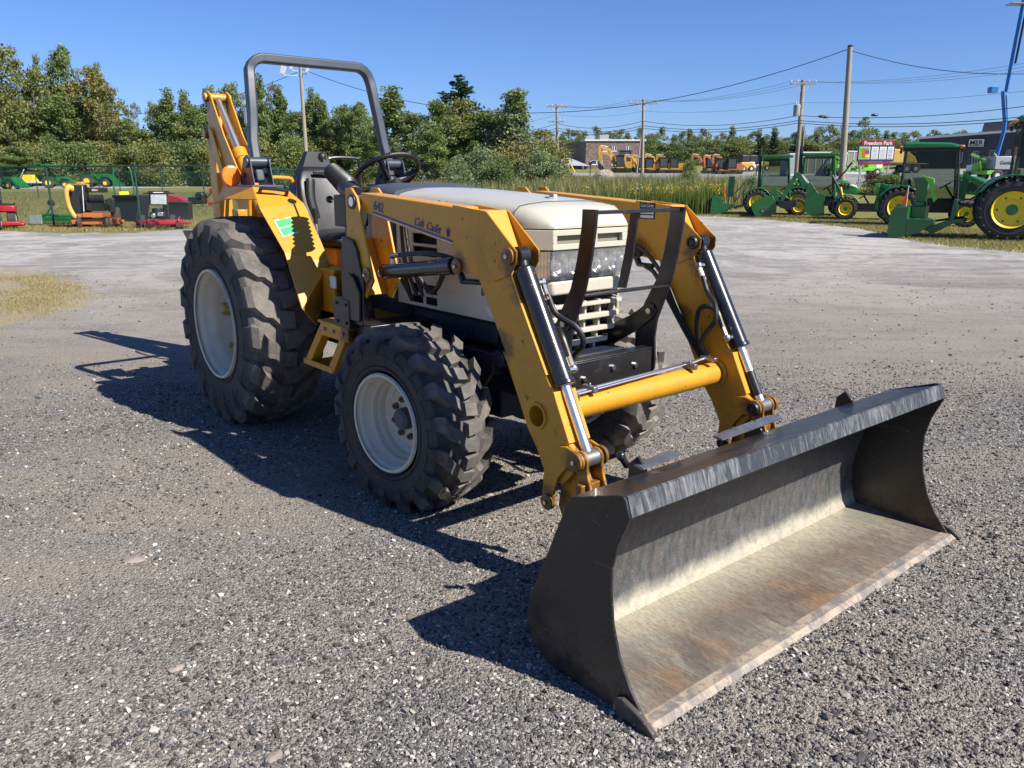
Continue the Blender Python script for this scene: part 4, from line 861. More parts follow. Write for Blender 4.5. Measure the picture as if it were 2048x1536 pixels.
# bucket
W = .955
BK = MB(); shell = [(1.690, .651), (1.477, .586), (1.405, .44), (1.36, .30), (1.345, .20), (1.350, .12), (1.365, .055), (1.388, .022), (1.775, .008)]
def offs(path, d):
    out = []
    for i, p in enumerate(path):
        a = Vector(path[max(i - 1, 0)]); b = Vector(path[min(i + 1, len(path) - 1)]); t = (b - a).normalized(); out.append((p[0] - t.y * d, p[1] + t.x * d))
    return out
inn = offs(shell, .008)
BK.cur = 0
n = len(shell)
V = [(x, -W, z) for x, z in shell] + [(x, W, z) for x, z in shell]; BK.add(V, [(i, i + 1, n + i + 1, n + i) for i in range(n - 1)])
b_out = BK.build('bucket', M['bucket'], TR, smooth_=30)
m = MB(); V = [(x, -W, z) for x, z in inn] + [(x, W, z) for x, z in inn]; m.add(V, [(i, i + 1, n + i + 1, n + i) for i in range(n - 1)]); fl = m.build('bucket_liner', M['floor'], b_out, smooth_=30)
m = MB(); V = []
ns = 60; lipf = [(1.684, .652), (1.692, .6505), (1.709, .598), (1.700, .590), (1.672, .575)]
rnd = random.Random(5); rings = []
for i in range(ns + 1):
    y = -W + 2 * W * i / ns; d = rnd.uniform(-.0012, .0012); rings.append([(x + d, y, z + d) for x, z in lipf] + [(1.664, y, .578), (1.694, y, .594), (1.684, y, .642)])
m.loft(rings); m.build('bucket_lip', M['lip'], b_out, smooth_=25)
sidep = [(1.477, .587), (1.66, .650), (1.682, .653), (1.692, .645), (1.708, .597), (1.700, .575), (1.668, .50), (1.650, .42), (1.650, .36), (1.662, .26), (1.69, .17), (1.735, .09), (1.80, .012), (1.80, .0), (1.42, -.0), (1.325, .035), (1.300, .075), (1.296, .17)]
for s in (-1, 1): m = MB(); m.prism(sidep, 'y', s * W, s * (W + .010)); m.build('bucket_side', M['bucket'], b_out, bevel=.002)
m = MB(); rings = []
for i in range(ns + 1):
    y = -W - .01 + 2 * (W + .01) * i / ns; d = rnd.uniform(-.0025, .0015); rings.append([(1.762, y, .0), (1.762, y, .010), (1.770, y, .018), (1.808, y, .018), (1.828 + d, y, .005), (1.826 + d, y, .0)])
m.loft(rings); m.build('cutting_edge', M['edge'], b_out, smooth_=30)
for s in (-1, 1):
    m = MB(); m.prism([(1.69, .0), (1.69, .050), (1.72, .064), (1.80, .040), (1.838, .016), (1.842, .0)], 'y', s * (W + .011), s * (W + .030)); m.build('side_cutter', M['edgedark'], b_out, bevel=.004)
for y0, x0 in ((-.64, 1.465), (-.02, 1.47), (.62, 1.47)):
    m = MB(); m.prism([(x0 + .01, .55), (x0 + .02, .600), (x0 - .015, .632), (x0 - .05, .60), (x0 - .06, .40)], 'y', y0 - .006, y0 + .006); m.build('rear_hook', K, b_out, bevel=.002)
for yA, yB, z in ((-.26, .12, .612), (-.66, -.46, .60)):
    m = MB(); m.tube([(1.47, yA, z + .004), (1.475, yA + .06, z + .010), (1.468, yB - .05, z + .012), (1.45, yB, z + .004)], [.018, .022, .022, .02], 8, flat=(.28, 1.3)); m.build('latch_lever', M['dullsteel'], b_out, smooth_=20)
m = MB(); m.cyl((1.43, -.67, .60), (1.43, -.70, .64), .012, 10); m.ball((1.43, -.70, .64), .016, 8, 6); m.box((1.30, -.62, .10), (1.345, .62, .42)); m.box((1.36, -.60, .50), (1.43, .60, .52)); m.build('attach_frame', K, b_out, bevel=.003)

# ------------------------------------------------------------------ backhoe
bt = tag(MB().box((-2.55, -.42, .55), (-2.30, .42, .80)).build('backhoe_frame', Y, TR, bevel=.01))
m = MB(); m.box((-2.75, -.16, .50), (-2.5, .16, 1.15)); m.cyl((-2.72, 0, .45), (-2.72, 0, 1.2), .07, 18); m.box((-2.45, -.40, .80), (-2.35, -.30, 1.28)); m.box((-2.45, .30, .80), (-2.35, .40, 1.28)); m.box((-2.5, -.42, 1.15), (-2.28, .42, 1.19)); m.build('swing_post', Y, bt, bevel=.006)
yb0 = -.0
for y in (-.075, .075):
    m = MB(); m.prism([(-3.68, 2.135), (-3.60, 2.15), (-3.55, 2.12), (-3.33, 1.80), (-3.02, 1.45), (-2.80, 1.05), (-2.66, .72), (-2.78, .66), (-2.95, .95), (-3.25, 1.40), (-3.50, 1.75)], 'y', y - .006, y + .006); m.build('boom_plate', Y, bt, bevel=.003)
m = MB(); m.prism([(-3.45, 1.70), (-3.40, 1.74), (-3.02, 1.30), (-2.80, .92), (-2.88, .90), (-3.1, 1.25)], 'y', -.068, .068); m.build('boom', Y, bt, bevel=.004)
m = MB(); m.cyl((-3.62, -.105, 2.10), (-3.62, .105, 2.10), .034, 20); m.build('boom_pin', Y, bt, bevel=.003)
m = MB(); m.prism([(-3.70, 2.10), (-3.66, 2.12), (-3.62, 2.06), (-3.62, 1.60), (-3.62, .55), (-3.72, .50), (-3.77, 1.2), (-3.77, 1.80), (-3.72, 1.86)], 'y', -.055, .055); m.build('dipper_arm', Y, bt, bevel=.005)
m = MB(); m.cyl((-3.76, -.08, 1.83), (-3.76, .08, 1.83), .036, 16); m.build('dipper_pin', Y, bt, bevel=.004)
m = MB(); m.cyl((-3.60, 0, 2.07), (-3.18, 0, 1.60), .030, 18); m.build('boom_rod', M['chrome'], bt)
m = MB(); m.cyl((-3.24, 0, 1.665), (-2.86, 0, 1.22), .048, 20); m.cyl((-3.26, 0, 1.69), (-3.20, 0, 1.62), .056, 20); m.build('boom_cylinder', Y, bt, bevel=.004)
m = MB(); m.tube(bez([(-3.3, .07, 1.85), (-3.15, .08, 1.66), (-3.05, .08, 1.5), (-2.9, .08, 1.3), (-2.7, .06, 1.2)]), .014, 8); m.tube(bez([(-3.0, -.09, 1.5), (-2.85, -.1, 1.42), (-2.72, -.08, 1.3), (-2.70, -.05, 1.1)]), .013, 8); m.build('boom_hose', M['rubber_hose'], bt)
for y in (-.095, .095):
    m = MB(); m.prism([(-3.60, 1.86), (-3.56, 1.88), (-3.52, 1.84), (-3.30, 1.46), (-3.22, 1.34), (-3.28, 1.32), (-3.38, 1.44), (-3.58, 1.78)], 'y', y - .006, y + .006); m.build('link_plate', Y, bt, bevel=.003)
m = MB(); m.prism([(-3.72, .72), (-3.55, .70), (-3.30, .48), (-3.28, .28), (-3.42, .18), (-3.62, .30), (-3.80, .50)], 'y', -.16, .16); m.build('backhoe_bucket', K, bt, bevel=.01)
for s in (-1, 1):
    m = MB(); m.prism([(s * .36, .62), (s * .46, .60), (s * .62, 1.10), (s * .56, 1.16), (s * .40, .78)], 'x', -2.60, -2.52); m.build('stabilizer_leg', Y, bt, bevel=.005)
    m = MB(); m.prism([(s * .50, 1.13), (s * .66, 1.14), (s * .60, .98), (s * .57, .97)], 'x', -2.70, -2.50); m.build('stabilizer_pad', K, bt, bevel=.004)
    m = MB(); m.cyl((-2.48, s * .30, 1.26), (-2.55, s * .52, .86), .030, 14); m.build('stabilizer_cylinder', Y, bt)
m = MB(); m.loft([[(-2.22, -.06, 1.30), (-2.22, .40, 1.30), (-2.40, .40, 1.30), (-2.40, -.06, 1.30)], [(-2.25, .00, 1.45), (-2.25, .34, 1.45), (-2.38, .34, 1.45), (-2.38, .00, 1.45)], [(-2.29, .10, 1.665), (-2.29, .235, 1.665), (-2.34, .235, 1.665), (-2.34, .10, 1.665)]]); m.build('backhoe_shield', M['plastic'], bt, bevel=.006)
m = MB(); m.box((-2.245, -.01, 1.455), (-2.235, .35, 1.460)); m.build('shield_trim', M['zinc'], bt)
m = MB(); m.tube(bez([(-2.25, -.36, 1.20), (-2.2, -.36, 1.46), (-2.2, -.34, 1.485), (-2.2, -.10, 1.485), (-2.2, -.06, 1.46)]), .014, 10); m.build('backhoe_rail', Y, bt)
for y in (-.08, .0, .10):
    m = MB(); m.tube([(-2.33, y, 1.20), (-2.28, y, 1.40)], .006, 6); m.ball((-2.28, y, 1.41), .02, 10, 8); m.build('control_lever', M['plastic'], bt)
m = MB(); m.tube(bez([(-2.38, .30, 1.35), (-2.38, .30, 1.58), (-2.38, .33, 1.625), (-2.38, .52, 1.625), (-2.38, .55, 1.59), (-2.38, .55, 1.35)]), .012, 8); m.build('backhoe_seat_frame', K, bt)
# ------------------------------------------------------------------ ground
def inpoly(x, y, poly):
    x = np.asarray(x); y = np.asarray(y); r = np.zeros(x.shape, bool); n = len(poly)
    for i in range(n):
        x1, y1 = poly[i]; x2, y2 = poly[(i + 1) % n]
        c = ((y1 > y) != (y2 > y)) & (x < (x2 - x1) * (y - y1) / (y2 - y1 + 1e-12) + x1); r ^= c
    return r
def gp(L): return [ground(u, v)[:2] for u, v in L]
yard_edge = gp([(0, 462), (120, 466), (250, 466), (380, 458), (560, 452), (760, 445), (1000, 438), (1250, 432), (1400, 431), (1520, 437), (1640, 447), (1720, 455), (1800, 474), (1900, 490), (2047, 502)])
yard = [(-60, yard_edge[0][1])] + [(yard_edge[0][0] - 10, yard_edge[0][1])] + yard_edge + [(yard_edge[-1][0] + 6, yard_edge[-1][1] - 2), (60, yard_edge[-1][1] - 8), (60, -60), (-60, -60)]
lane_l = gp([(0, 378), (200, 377), (420, 374), (600, 372), (800, 371), (925, 370), (925, 357), (800, 362), (600, 366), (420, 369), (200, 371), (0, 372)])
road_p = gp([(1128, 345), (1300, 347), (1470, 345), (1600, 343), (1760, 341), (2047, 336), (2047, 368), (1900, 372), (1700, 372), (1560, 372), (1440, 364), (1350, 358), (1240, 353), (1128, 350)])
rr_, aa_ = np.concatenate([np.linspace(.4, 12, 90), np.geomspace(12.1, 420, 150)]), np.concatenate([np.linspace(R_(48), R_(132), 340), np.linspace(R_(132), R_(408), 90)[1:-1]])
RR, AA = np.meshgrid(rr_, aa_, indexing='ij'); gx = RR * np.cos(AA); gy = RR * np.sin(AA); gz = zt(gx, gy)
rng = np.random.default_rng(3)
gz += np.where(RR < 45, .0, 0)
nr, na = RR.shape
idx = np.arange(nr * na).reshape(nr, na); a2 = np.roll(idx, -1, axis=1)
F = np.stack([idx[:-1], idx[1:], a2[1:], a2[:-1]], -1).reshape(-1, 4)
V = np.stack([gx, gy, gz], -1).reshape(-1, 3); V = np.vstack([V, [[0, 0, 0]]])
grav = (inpoly(V[:, 0], V[:, 1], yard) | inpoly(V[:, 0], V[:, 1], lane_l)).astype(float)
roadm = inpoly(V[:, 0], V[:, 1], road_p).astype(float)
dry_p = gp([(-200, 545), (60, 540), (150, 560), (200, 590), (170, 615), (60, 640), (-40, 670), (-200, 700)])
dry = inpoly(V[:, 0], V[:, 1], dry_p).astype(float)
dusty_p = gp([(0, 930), (180, 880), (330, 900), (480, 860), (620, 960), (480, 1010), (300, 1000), (60, 1010), (-100, 1000)])
dusty = inpoly(V[:, 0], V[:, 1], dusty_p).astype(float) * .9
dusty = np.maximum(dusty, inpoly(V[:, 0], V[:, 1], gp([(1250, 700), (1700, 600), (2047, 560), (2047, 620), (1600, 720), (1350, 760)])) * .55)
dusty = np.maximum(dusty, inpoly(V[:, 0], V[:, 1], gp([(150, 1040), (520, 1010), (700, 1120), (760, 1330), (400, 1330), (150, 1240)])) * .35)
def blur(a, k):
    A = a[:-1].reshape(nr, na).copy()
    for _ in range(k): A = (A + np.roll(A, 1, 1) + np.roll(A, -1, 1)) / 3; A[1:-1] = (A[1:-1] + A[2:] + A[:-2]) / 3
    return np.append(A.ravel(), a[-1])
grav = blur(grav, 1); dry = blur(dry, 7); dusty = blur(dusty, 4)
fan = np.stack([np.full(na, nr * na), idx[0], a2[0]], -1)
g = mesh_np('ground', V, F, M['ground'], attrs={'gravel': ('POINT', grav), 'road': ('POINT', roadm), 'dry': ('POINT', dry), 'dusty': ('POINT', dusty)}, smooth_=True)
tag(g, kind='structure')
# loose crushed stone on the near yard: squashed octahedra, real geometry
def stones(name, n, ymin, ymax, smin, smax, seed, power=1.0, ico=False):
    r = np.random.default_rng(seed)
    t = r.random(n) ** power; d = ymin + (ymax - ymin) * t
    x = r.uniform(-1, 1, n) * (d * .70 + .35); y = d
    den = .5 + .30 * np.sin(x * 1.7 + y * .9 + 1.) * np.sin(y * 1.3 - x * .6) + .22 * np.sin(x * 3.7 + 2 * np.sin(y * 2.1)) + .45 * smooth(-1.4, .6, x - (y - 3.2) * .5)
    kp = r.random(n) < np.clip(den, .12, 1); x, y = x[kp], y[kp]; n = len(x)
    sz = smin + (smax - smin) * r.random(n) ** 3.2
    base = np.array([[1, 0, 0], [0, 1, 0], [-1, 0, 0], [0, -1, 0], [0, 0, 1], [0, 0, -1.]])
    f = np.array([[0, 1, 4], [1, 2, 4], [2, 3, 4], [3, 0, 4], [1, 0, 5], [2, 1, 5], [3, 2, 5], [0, 3, 5]])
    if ico:
        b_ = bmesh.new(); bmesh.ops.create_icosphere(b_, subdivisions=1, radius=1); base = np.array([v.co[:] for v in b_.verts]); f = np.array([[v.index for v in q.verts] for q in b_.faces]); b_.free()
    nb = len(base)
    Vv = base[None] * (sz[:, None] * r.uniform(.55, 1.25, (n, 3)))[:, None, :] + r.normal(0, .15 if ico else .20, (n, nb, 3)) * sz[:, None, None]
    Vv[:, :, 2] *= .62
    an = r.uniform(0, 2 * PI, n); c, s_ = np.cos(an)[:, None], np.sin(an)[:, None]
    tl = r.normal(0, .35, n)[:, None]; X0 = Vv[:, :, 0] * c - Vv[:, :, 1] * s_; Y0 = Vv[:, :, 0] * s_ + Vv[:, :, 1] * c; Z0 = Vv[:, :, 2] + X0 * tl
    P = np.stack([X0 + x[:, None], Y0 + y[:, None], Z0 + (sz * r.uniform(-.05, .42, n))[:, None]], -1)
    Fv = (f[None] + (np.arange(n) * nb)[:, None, None]).reshape(-1, 3)
    o = mesh_np(name, P.reshape(-1, 3), Fv, M['pebble'], nv=3, attrs={'tint': ('FACE', np.repeat(r.random(n) ** 1.25, len(f)))}); return tag(o, kind='stuff')
tag(stones('gravel', 135000, 1.45, 5.8, .0028, .0085, 11, 1.15), 'loose grey crushed stone covering the near yard', 'gravel')
tag(stones('gravel', 38000, 1.45, 6.5, .0042, .0112, 13, 1.15, True), 'mid-sized rounded stones among the crushed stone of the near yard', 'gravel')
tag(stones('gravel', 5500, 1.5, 13.0, .006, .015, 12, 1.0, True), 'larger chips scattered over the yard', 'gravel')
for i, (u, v, w, l) in enumerate([(268, 1122, .036, 'flat grey stone lying on dusty gravel left of the shadow'), (352, 1338, .022, 'small tan stone on the gravel, low at the left'), (155, 1040, .018, 'pale flat stone on the dusty strip at the left'), (1975, 1262, .016, 'white pebble on gravel at the right edge'), (548, 1515, .022, 'grey stone at the bottom edge of the yard'), (1690, 1390, .018, 'dark stone in front of the bucket'), (978, 990, .022, 'grey stone between front tyre and loader arm')]):
    X, Y_, Z = ground(u, v); r = random.Random(i); m = MB(); m.ball((0, 0, 0), w, 9, 6, (1.25, .85, .30)); m.v = [(x + r.uniform(-.1, .1) * w, y + r.uniform(-.1, .1) * w, z + r.uniform(-.04, .04) * w) for x, y, z in m.v]
    tag(m.build('stone', M['rock'], None, smooth_=25, loc=(X, Y_, Z + w * .12), rz=i), l, 'stone')
# blades: grass, reeds, weeds
def blades(name, P, h, w, mat, seed, lean=.25, hj=.35, seg=2):
    r = np.random.default_rng(seed); n = len(P); P = np.asarray(P, float)
    H = h * (1 + r.uniform(-hj, hj, n)); az = r.uniform(0, 2 * PI, n); ln = r.normal(0, lean, n) * H; fa = r.uniform(0, PI, n)
    dx, dy = np.cos(az) * ln, np.sin(az) * ln; wx, wy = np.cos(fa) * w / 2, np.sin(fa) * w / 2
    b0 = P + np.stack([wx, wy, 0 * wx], -1); b1 = P - np.stack([wx, wy, 0 * wx], -1)
    mid = P + np.stack([dx * .3, dy * .3, H * .55], -1); tip = P + np.stack([dx, dy, H], -1)
    o3 = np.stack([wx * .8, wy * .8, 0 * wx], -1)
    V = np.stack([b0, b1, mid + o3, mid - o3, tip], 1).reshape(-1, 3); k = np.arange(n)[:, None] * 5
    T = np.concatenate([k + [[0, 1, 3]], k + [[0, 3, 2]], k + [[2, 3, 4]]], 1).reshape(-1, 3)
    o = mesh_np(name, V, T, mat, nv=3, attrs={'tint': ('FACE', np.repeat(r.random(n), 3))}); return tag(o, kind='stuff')
def scatter(poly, n, seed, pw=1.):
    r = np.random.default_rng(seed); P = np.array(poly); lo, hi = P.min(0), P.max(0); out = []
    got = 0
    while got < n:
        q = r.uniform(lo, hi, (n * 3, 2)); q = q[inpoly(q[:, 0], q[:, 1], poly)]; out.append(q); got += len(q)
    q = np.concatenate(out)[:n]; return np.column_stack([q, zt(q[:, 0], q[:, 1])])
Pg = scatter(gp([(-60, 552), (60, 549), (130, 565), (165, 588), (140, 608), (50, 628), (-60, 645)]), 15000, 1); rg_ = np.random.default_rng(5); Pg[:, :2] += rg_.normal(0, .32, (len(Pg), 2)); kk = (np.sin(Pg[:, 0] * 4.1 + np.sin(Pg[:, 1] * 3.3)) * np.sin(Pg[:, 1] * 2.7 + Pg[:, 0]) + rg_.normal(0, .35, len(Pg))) > -.12; Pg = Pg[kk]
tag(blades('dry_grass', Pg, .030, .005, M['drygrass'], 1, .5), 'patch of short dry grass at the left edge of the gravel', 'grass')
strip = gp([(-40, 458), (120, 464), (250, 463), (400, 456), (400, 440), (-40, 440)])
tag(blades('grass_strip', scatter(strip, 26000, 2), .07, .012, M['drygrass'], 2, .4), 'rough grass strip under the mowers along the fence', 'grass')
lawn = gp([(-40, 440), (600, 432), (600, 384), (-40, 384)])
tag(blades('lawn_grass', scatter(lawn, 60000, 3), .09, .02, M['blade'], 3, .5), 'lawn inside the green fence', 'grass')
rs = gp([(1390, 432), (1520, 438), (1640, 449), (1720, 458), (1800, 478), (1900, 494), (2060, 508), (2060, 470), (1800, 445), (1640, 432), (1500, 425), (1400, 424)])
tag(blades('grass_strip', scatter(rs, 26000, 4), .06, .014, M['drygrass'], 4, .45), 'dry grass strip under the green tractors', 'grass')
reed = gp([(720, 415), (1000, 424), (1250, 427), (1420, 426), (1500, 415), (1500, 388), (1330, 384), (1100, 392), (880, 392), (760, 392)])
P = scatter(reed, 30000, 5)
tag(blades('cattails', P, 1.0, .042, M['blade'], 5, .22, .42), 'dense brown-green cattails beyond the hood', 'cattails')
P = np.concatenate([scatter(gp([(1140, 428), (1420, 430), (1445, 424), (1445, 408), (1300, 412), (1180, 420)]), 3500, 6), scatter(gp([(1290, 429), (1440, 430), (1450, 404), (1350, 398), (1300, 410)]), 6500, 16)])
tag(blades('goldenrod_stalks', P, .95, .03, M['blade_green'], 6, .12, .3), 'green weed stalks along the yard edge', 'weeds')
r = np.random.default_rng(8); cl = np.sin(P[:, 0] * 1.9) * np.sin(P[:, 1] * 1.3 + P[:, 0] * .7); sel = P[(r.random(len(P)) < .04) & (cl > .05)]
q = np.repeat(sel, 10, 0) + np.column_stack([r.normal(0, .07, (len(sel) * 10, 2)), .80 + r.uniform(0, .28, len(sel) * 10)])
tag(blades('goldenrod_flowers', q, .05, .05, M['golden'], 7, .8), 'yellow goldenrod flower heads above the weeds', 'flowers')
P = scatter(gp([(1120, 372), (1480, 388), (1480, 370), (1340, 362), (1130, 354)]), 22000, 9)
tag(blades('meadow_grass', P, .22, .04, M['blade'], 9, .4), 'rough meadow grass between the reeds and the road', 'grass')
# ------------------------------------------------------------------ green farm tractors
def wheel_pair(t, x, R, W, track, rimr, rmat, pre, seg=36, nl=20, tm=None):
    for s in (-1, 1):
        o = tyre(pre + '_tyre', R, W, rimr * 1.02, nl, .04 * R / .6, tm or M['tyre_far'], t, seg, side_drop=.06, lw=(.3, .3), sweep=1.4)
        o.location = (x, s * track, R); q = s
        m = MB(); m.lathe([(q * (W / 2 - d), r) for d, r in ((0, rimr), (-.01, rimr * 1.04), (.02, rimr * .94), (.06, rimr * .86), (.07, rimr * .60), (.05, rimr * .55), (.05, rimr * .30))], (0, 0, 0), 'y', 28)
        m.build('rim', rmat, o)
        m = MB(); m.lathe([(q * (W / 2 - .055), rimr * .31), (q * (W / 2 - .01), rimr * .27), (q * (W / 2 - .005), .001)], (0, 0, 0), 'y', 18); m.build('hub', M['jgreen'] if rmat is M['jyellow'] else M['plastic'], o)
        for k in range(6):
            a = PI * k / 3; m = MB(); c_ = rimr * .74; m.cyl((c_ * math.cos(a), q * (W / 2 - .075), c_ * math.sin(a)), (c_ * math.cos(a), q * (W / 2 - .055), c_ * math.sin(a)), .035 * R, 6); m.build('bolt', M['plastic'], o, smooth_=0)
def fender_arc(m, x, R, y0, y1, a0, a1, r=None):
    r = r or R + .09; n = 9
    P = [(x + r * math.cos(R_(a0 + (a1 - a0) * i / n)), R + r * math.sin(R_(a0 + (a1 - a0) * i / n))) for i in range(n + 1)]
    Q = [(x + (r - .045) * math.cos(R_(a0 + (a1 - a0) * i / n)), R + (r - .045) * math.sin(R_(a0 + (a1 - a0) * i / n))) for i in range(n + 1)]
    for i in range(n): m.prism([P[i], P[i + 1], Q[i + 1], Q[i]], 'y', y0, y1)
def farm_tractor(label, loc, rz, R=.61, r2=.40, wb=1.75, cab='glass', roofz=2.63, cab_x=(.0, 1.55), hoodz=1.62, nose=2.75, loader=True, group=None, wt=.60):
    t = thing('farm_tractor', label, 'tractor', loc, rz, group)
    k = R / .61; G = M['jgreen']
    wheel_pair(t, 0, R, .42 * k, wt * k + .05, R * .56, M['jyellow'], 'rear')
    wheel_pair(t, wb, r2, .28 * k, wt * k, r2 * .55, M['jyellow'], 'front', 28, 16)
    m = MB(); m.box((-.25, -.22 * k, R * .7), (wb + .1, .22 * k, R * 1.45)); m.cyl((0, -.5 * k, R), (0, .5 * k, R), .12 * k, 12); m.cyl((wb, -.5 * k, r2), (wb, .5 * k, r2), .07 * k, 10); m.box((.3, -.5 * k, R * .75), (.9, .5 * k, R * .85)); m.build('chassis', M['plastic'], t, bevel=.01)
    hz0 = hoodz - .62 * k; x0 = cab_x[1] - .02; w = .30 * k
    def ring(x, ww, z0, z1): return [(x, -ww, z0), (x, -ww, z1 - .10), (x, -ww * .75, z1 - .02), (x, 0, z1), (x, ww * .75, z1 - .02), (x, ww, z1 - .10), (x, ww, z0)]
    m = MB(); m.loft([ring(x0, w, hz0, hoodz), ring((x0 + nose) / 2, w, hz0 - .05, hoodz - .10 * k), ring(nose - .12, w * .95, hz0 - .10, hoodz - .27 * k), ring(nose, w * .8, hz0 - .02, hoodz - .42 * k)]); hd = m.build('hood', G, t, smooth_=45, bevel=.01)
    for s in (-1, 1):
        m = MB(); a, b = x0 + .10, nose - .12
        V = [(a, s * (w + .008), hoodz - .17 * k), (b, s * (w + .004), hoodz - .36 * k), (b, s * (w + .004), hoodz - .385 * k), (a, s * (w + .008), hoodz - .215 * k)]; m.add(V, [(0, 1, 2, 3)]); m.build('yellow_stripe', M['jyellow'], hd, smooth_=0)
        for i in range(3): m = MB(); m.box((a + .15 + i * .13, s * (w + .002), hz0 + .12), (a + .22 + i * .13, s * (w + .01), hz0 + .34)); m.build('louvre', M['plastic'], hd)
    m = MB(); m.box((nose - .03, -w * .7, hz0 + .05), (nose + .01, w * .7, hoodz - .5 * k)); m.build('grille', M['plastic'], hd, bevel=.01)
    for s in (-1, 1):
        m = MB(); fender_arc(m, 0, R, s * .38 * k, s * (wt * k + .25 * k), 25, 150); m.prism([(R * .95, R * 1.3), (.45 * k + .0, R * 1.9), (-R * .6, R * 1.9), (-R * .6, R * 1.2)], 'y', s * .36 * k, s * .39 * k); m.build('fender', G, t, bevel=.012)
    c0, c1 = cab_x; cw = .58 * k; fz = R * .95
    if cab in ('glass', 'box'):
        fr = MB(); th = .035
        zs = roofz - .16
        corners = [(c0 - .02, c0 + .08), (c1, c1 - .12)]
        pm = M['plastic'] if cab == 'glass' else G
        for s in (-1, 1):
            for (xb, xt) in ((c0 + .02, c0 + .05), (c1 + .06, c1 - .10)): fr.tube([(xb, s * cw, R * 1.25 if xb < .5 else R * .9), (xt, s * cw * .95, zs)], th, 4)
            fr.tube([(c0 + .02, s * cw, R * 1.55), (c1 + .05, s * cw, R * 1.55)] if cab == 'box' else [(c0 + .55, s * cw, R * .9), (c0 + .35, s * cw, R * 1.6)], th * .8, 4)
            fr.tube([(c0 + .05, s * cw * .95, zs), (c1 - .10, s * cw * .95, zs)], th, 4)
        for (x, z) in ((c0 + .05, zs), (c1 - .10, zs), (c0, R * 1.5)): fr.tube([(x, -cw, z), (x, cw, z)], th, 4)
        fr.build('cab_frame', pm, t)
        for s in (-1, 1): m = MB(); m.prism([(c0 + .05, R * 1.5), (c1 + .03, R * 1.3 if cab == 'glass' else R * 1.58), (c1 - .10, zs), (c0 + .07, zs)], 'y', s * cw * .965, s * cw * .985); m.build('side_window', M['glass'], t)
        m = MB(); m.prism([(c1 + .05, R * 1.5), (c1 + .07, R * 1.5), (c1 - .08, zs), (c1 - .10, zs)], 'y', -cw * .93, cw * .93); m.build('windscreen', M['glass'], t)
        m = MB(); m.box((c0 + .02, -cw * .9, R * 1.6), (c0 + .035, cw * .9, zs)); m.build('rear_window', M['glass'], t)
        rz0 = roofz
        if cab == 'glass':
            def rr(x, ww, zt_, zb): return [(x, -ww, zb), (x, -ww, zt_ - .06), (x, -ww * .8, zt_), (x, ww * .8, zt_), (x, ww, zt_ - .06), (x, ww, zb)]
            m = MB(); m.loft([rr(c0 - .12, cw * .85, rz0 - .10, rz0 - .15), rr(c0, cw * 1.08, rz0 - .01, rz0 - .18), rr(c0 + .4, cw * 1.1, rz0, rz0 - .18), rr(c1 - .35, cw * 1.1, rz0 - .03, rz0 - .18), rr(c1 + .02, cw * .95, rz0 - .12, rz0 - .19)]); m.build('cab_roof', G, t, smooth_=40, bevel=.01)
            m = MB(); m.box((c0 - .04, -cw, rz0 - .26), (c1 - .06, cw, rz0 - .185)); m.build('roof_liner', M['plastic'], t, bevel=.01)
            for x in (c0 - .10, c1 - .02):
                for s in (-1, 1): m = MB(); m.ball((x, s * cw * .98, rz0 - .15), .07, 12, 8, (1.1, .6, .55)); m.build('turn_signal', M['amber'], t); m = MB(); m.lathe([(-.03, .05), (.03, .065), (.035, .001)], (x, s * cw * .8, rz0 - .27), 'x', 14); m.build('work_lamp', M['plastic'], t)
            for s in (-1, 1): m = MB(); m.tube([(c1 - .05, s * cw, 1.9 * k), (c1 + .05, s * cw * 1.35, 2.0 * k)], .012, 6); m.box((c1 + .03, s * cw * 1.25, 1.80 * k), (c1 + .06, s * cw * 1.48, 2.1 * k)); m.build('mirror', M['plastic'], t, bevel=.01)
        else:
            m = MB(); m.box((c0 - .06, -cw * 1.08, rz0 - .10), (c1 + .05, cw * 1.08, rz0)); m.build('cab_roof', G, t, bevel=.03)
            m = MB(); m.tube([(c0 - .06, -cw * .7, R * 1.4), (c0 - .10, -cw * .7, rz0 + .28)], .06, 8); m.build('exhaust_stack', M['plastic'], t); m = MB(); m.tube([(c0 - .06, cw * .7, R * 1.4), (c0 - .10, cw * .7, rz0 + .28)], .05, 8); m.build('roll_bar', M['plastic'], t)
        sm = M['plastic']
    else:
        sm = M['jyellow']
    sx = (c0 + c1) / 2 - .25
    if cab == 'open': sx = .12
    m = MB(); m.box((sx - .22, -.24, R * 1.62), (sx + .26, .24, R * 1.62 + .10)); st = m.build('seat', sm, t, bevel=.04, segs=3); m = MB(); m.prism([(sx - .18, R * 1.66), (sx - .30, R * 1.62 + .52), (sx - .38, R * 1.62 + .50), (sx - .28, R * 1.62)], 'y', -.23, .23); m.build('backrest', sm, st, bevel=.035, segs=3)
    m = MB(); wc = Vector((sx + .75 * k, 0, R * 2.12)); rt = Matrix.Rotation(R_(-32), 3, 'Y'); m.tube([wc + rt @ Vector((.19 * math.cos(a), .19 * math.sin(a), 0)) for a in [2 * PI * i / 20 for i in range(21)]], .016, 6, cap=False); m.tube([wc, wc + Vector((.28, 0, -.42))], .03, 8)
    for a in (0, 120, 240): m.tube([wc, wc + rt @ Vector((.19 * math.cos(R_(a)), .19 * math.sin(R_(a)), 0))], .012, 6)
    m.build('steering_wheel', M['plastic'], t)
    if cab == 'open':
        m = MB()
        for s in (-1, 1): m.tube([(-.15, s * .40, R * 1.6), (-.20, s * .40, R * 1.6 + .35), (-.55, s * .38, R * 1.6 + .95)], .03, 4)
        m.tube([(-.55, -.38, R * 1.6 + .95), (-.55, .38, R * 1.6 + .95)], .03, 4); m.build('roll_bar', M['plastic'], t)
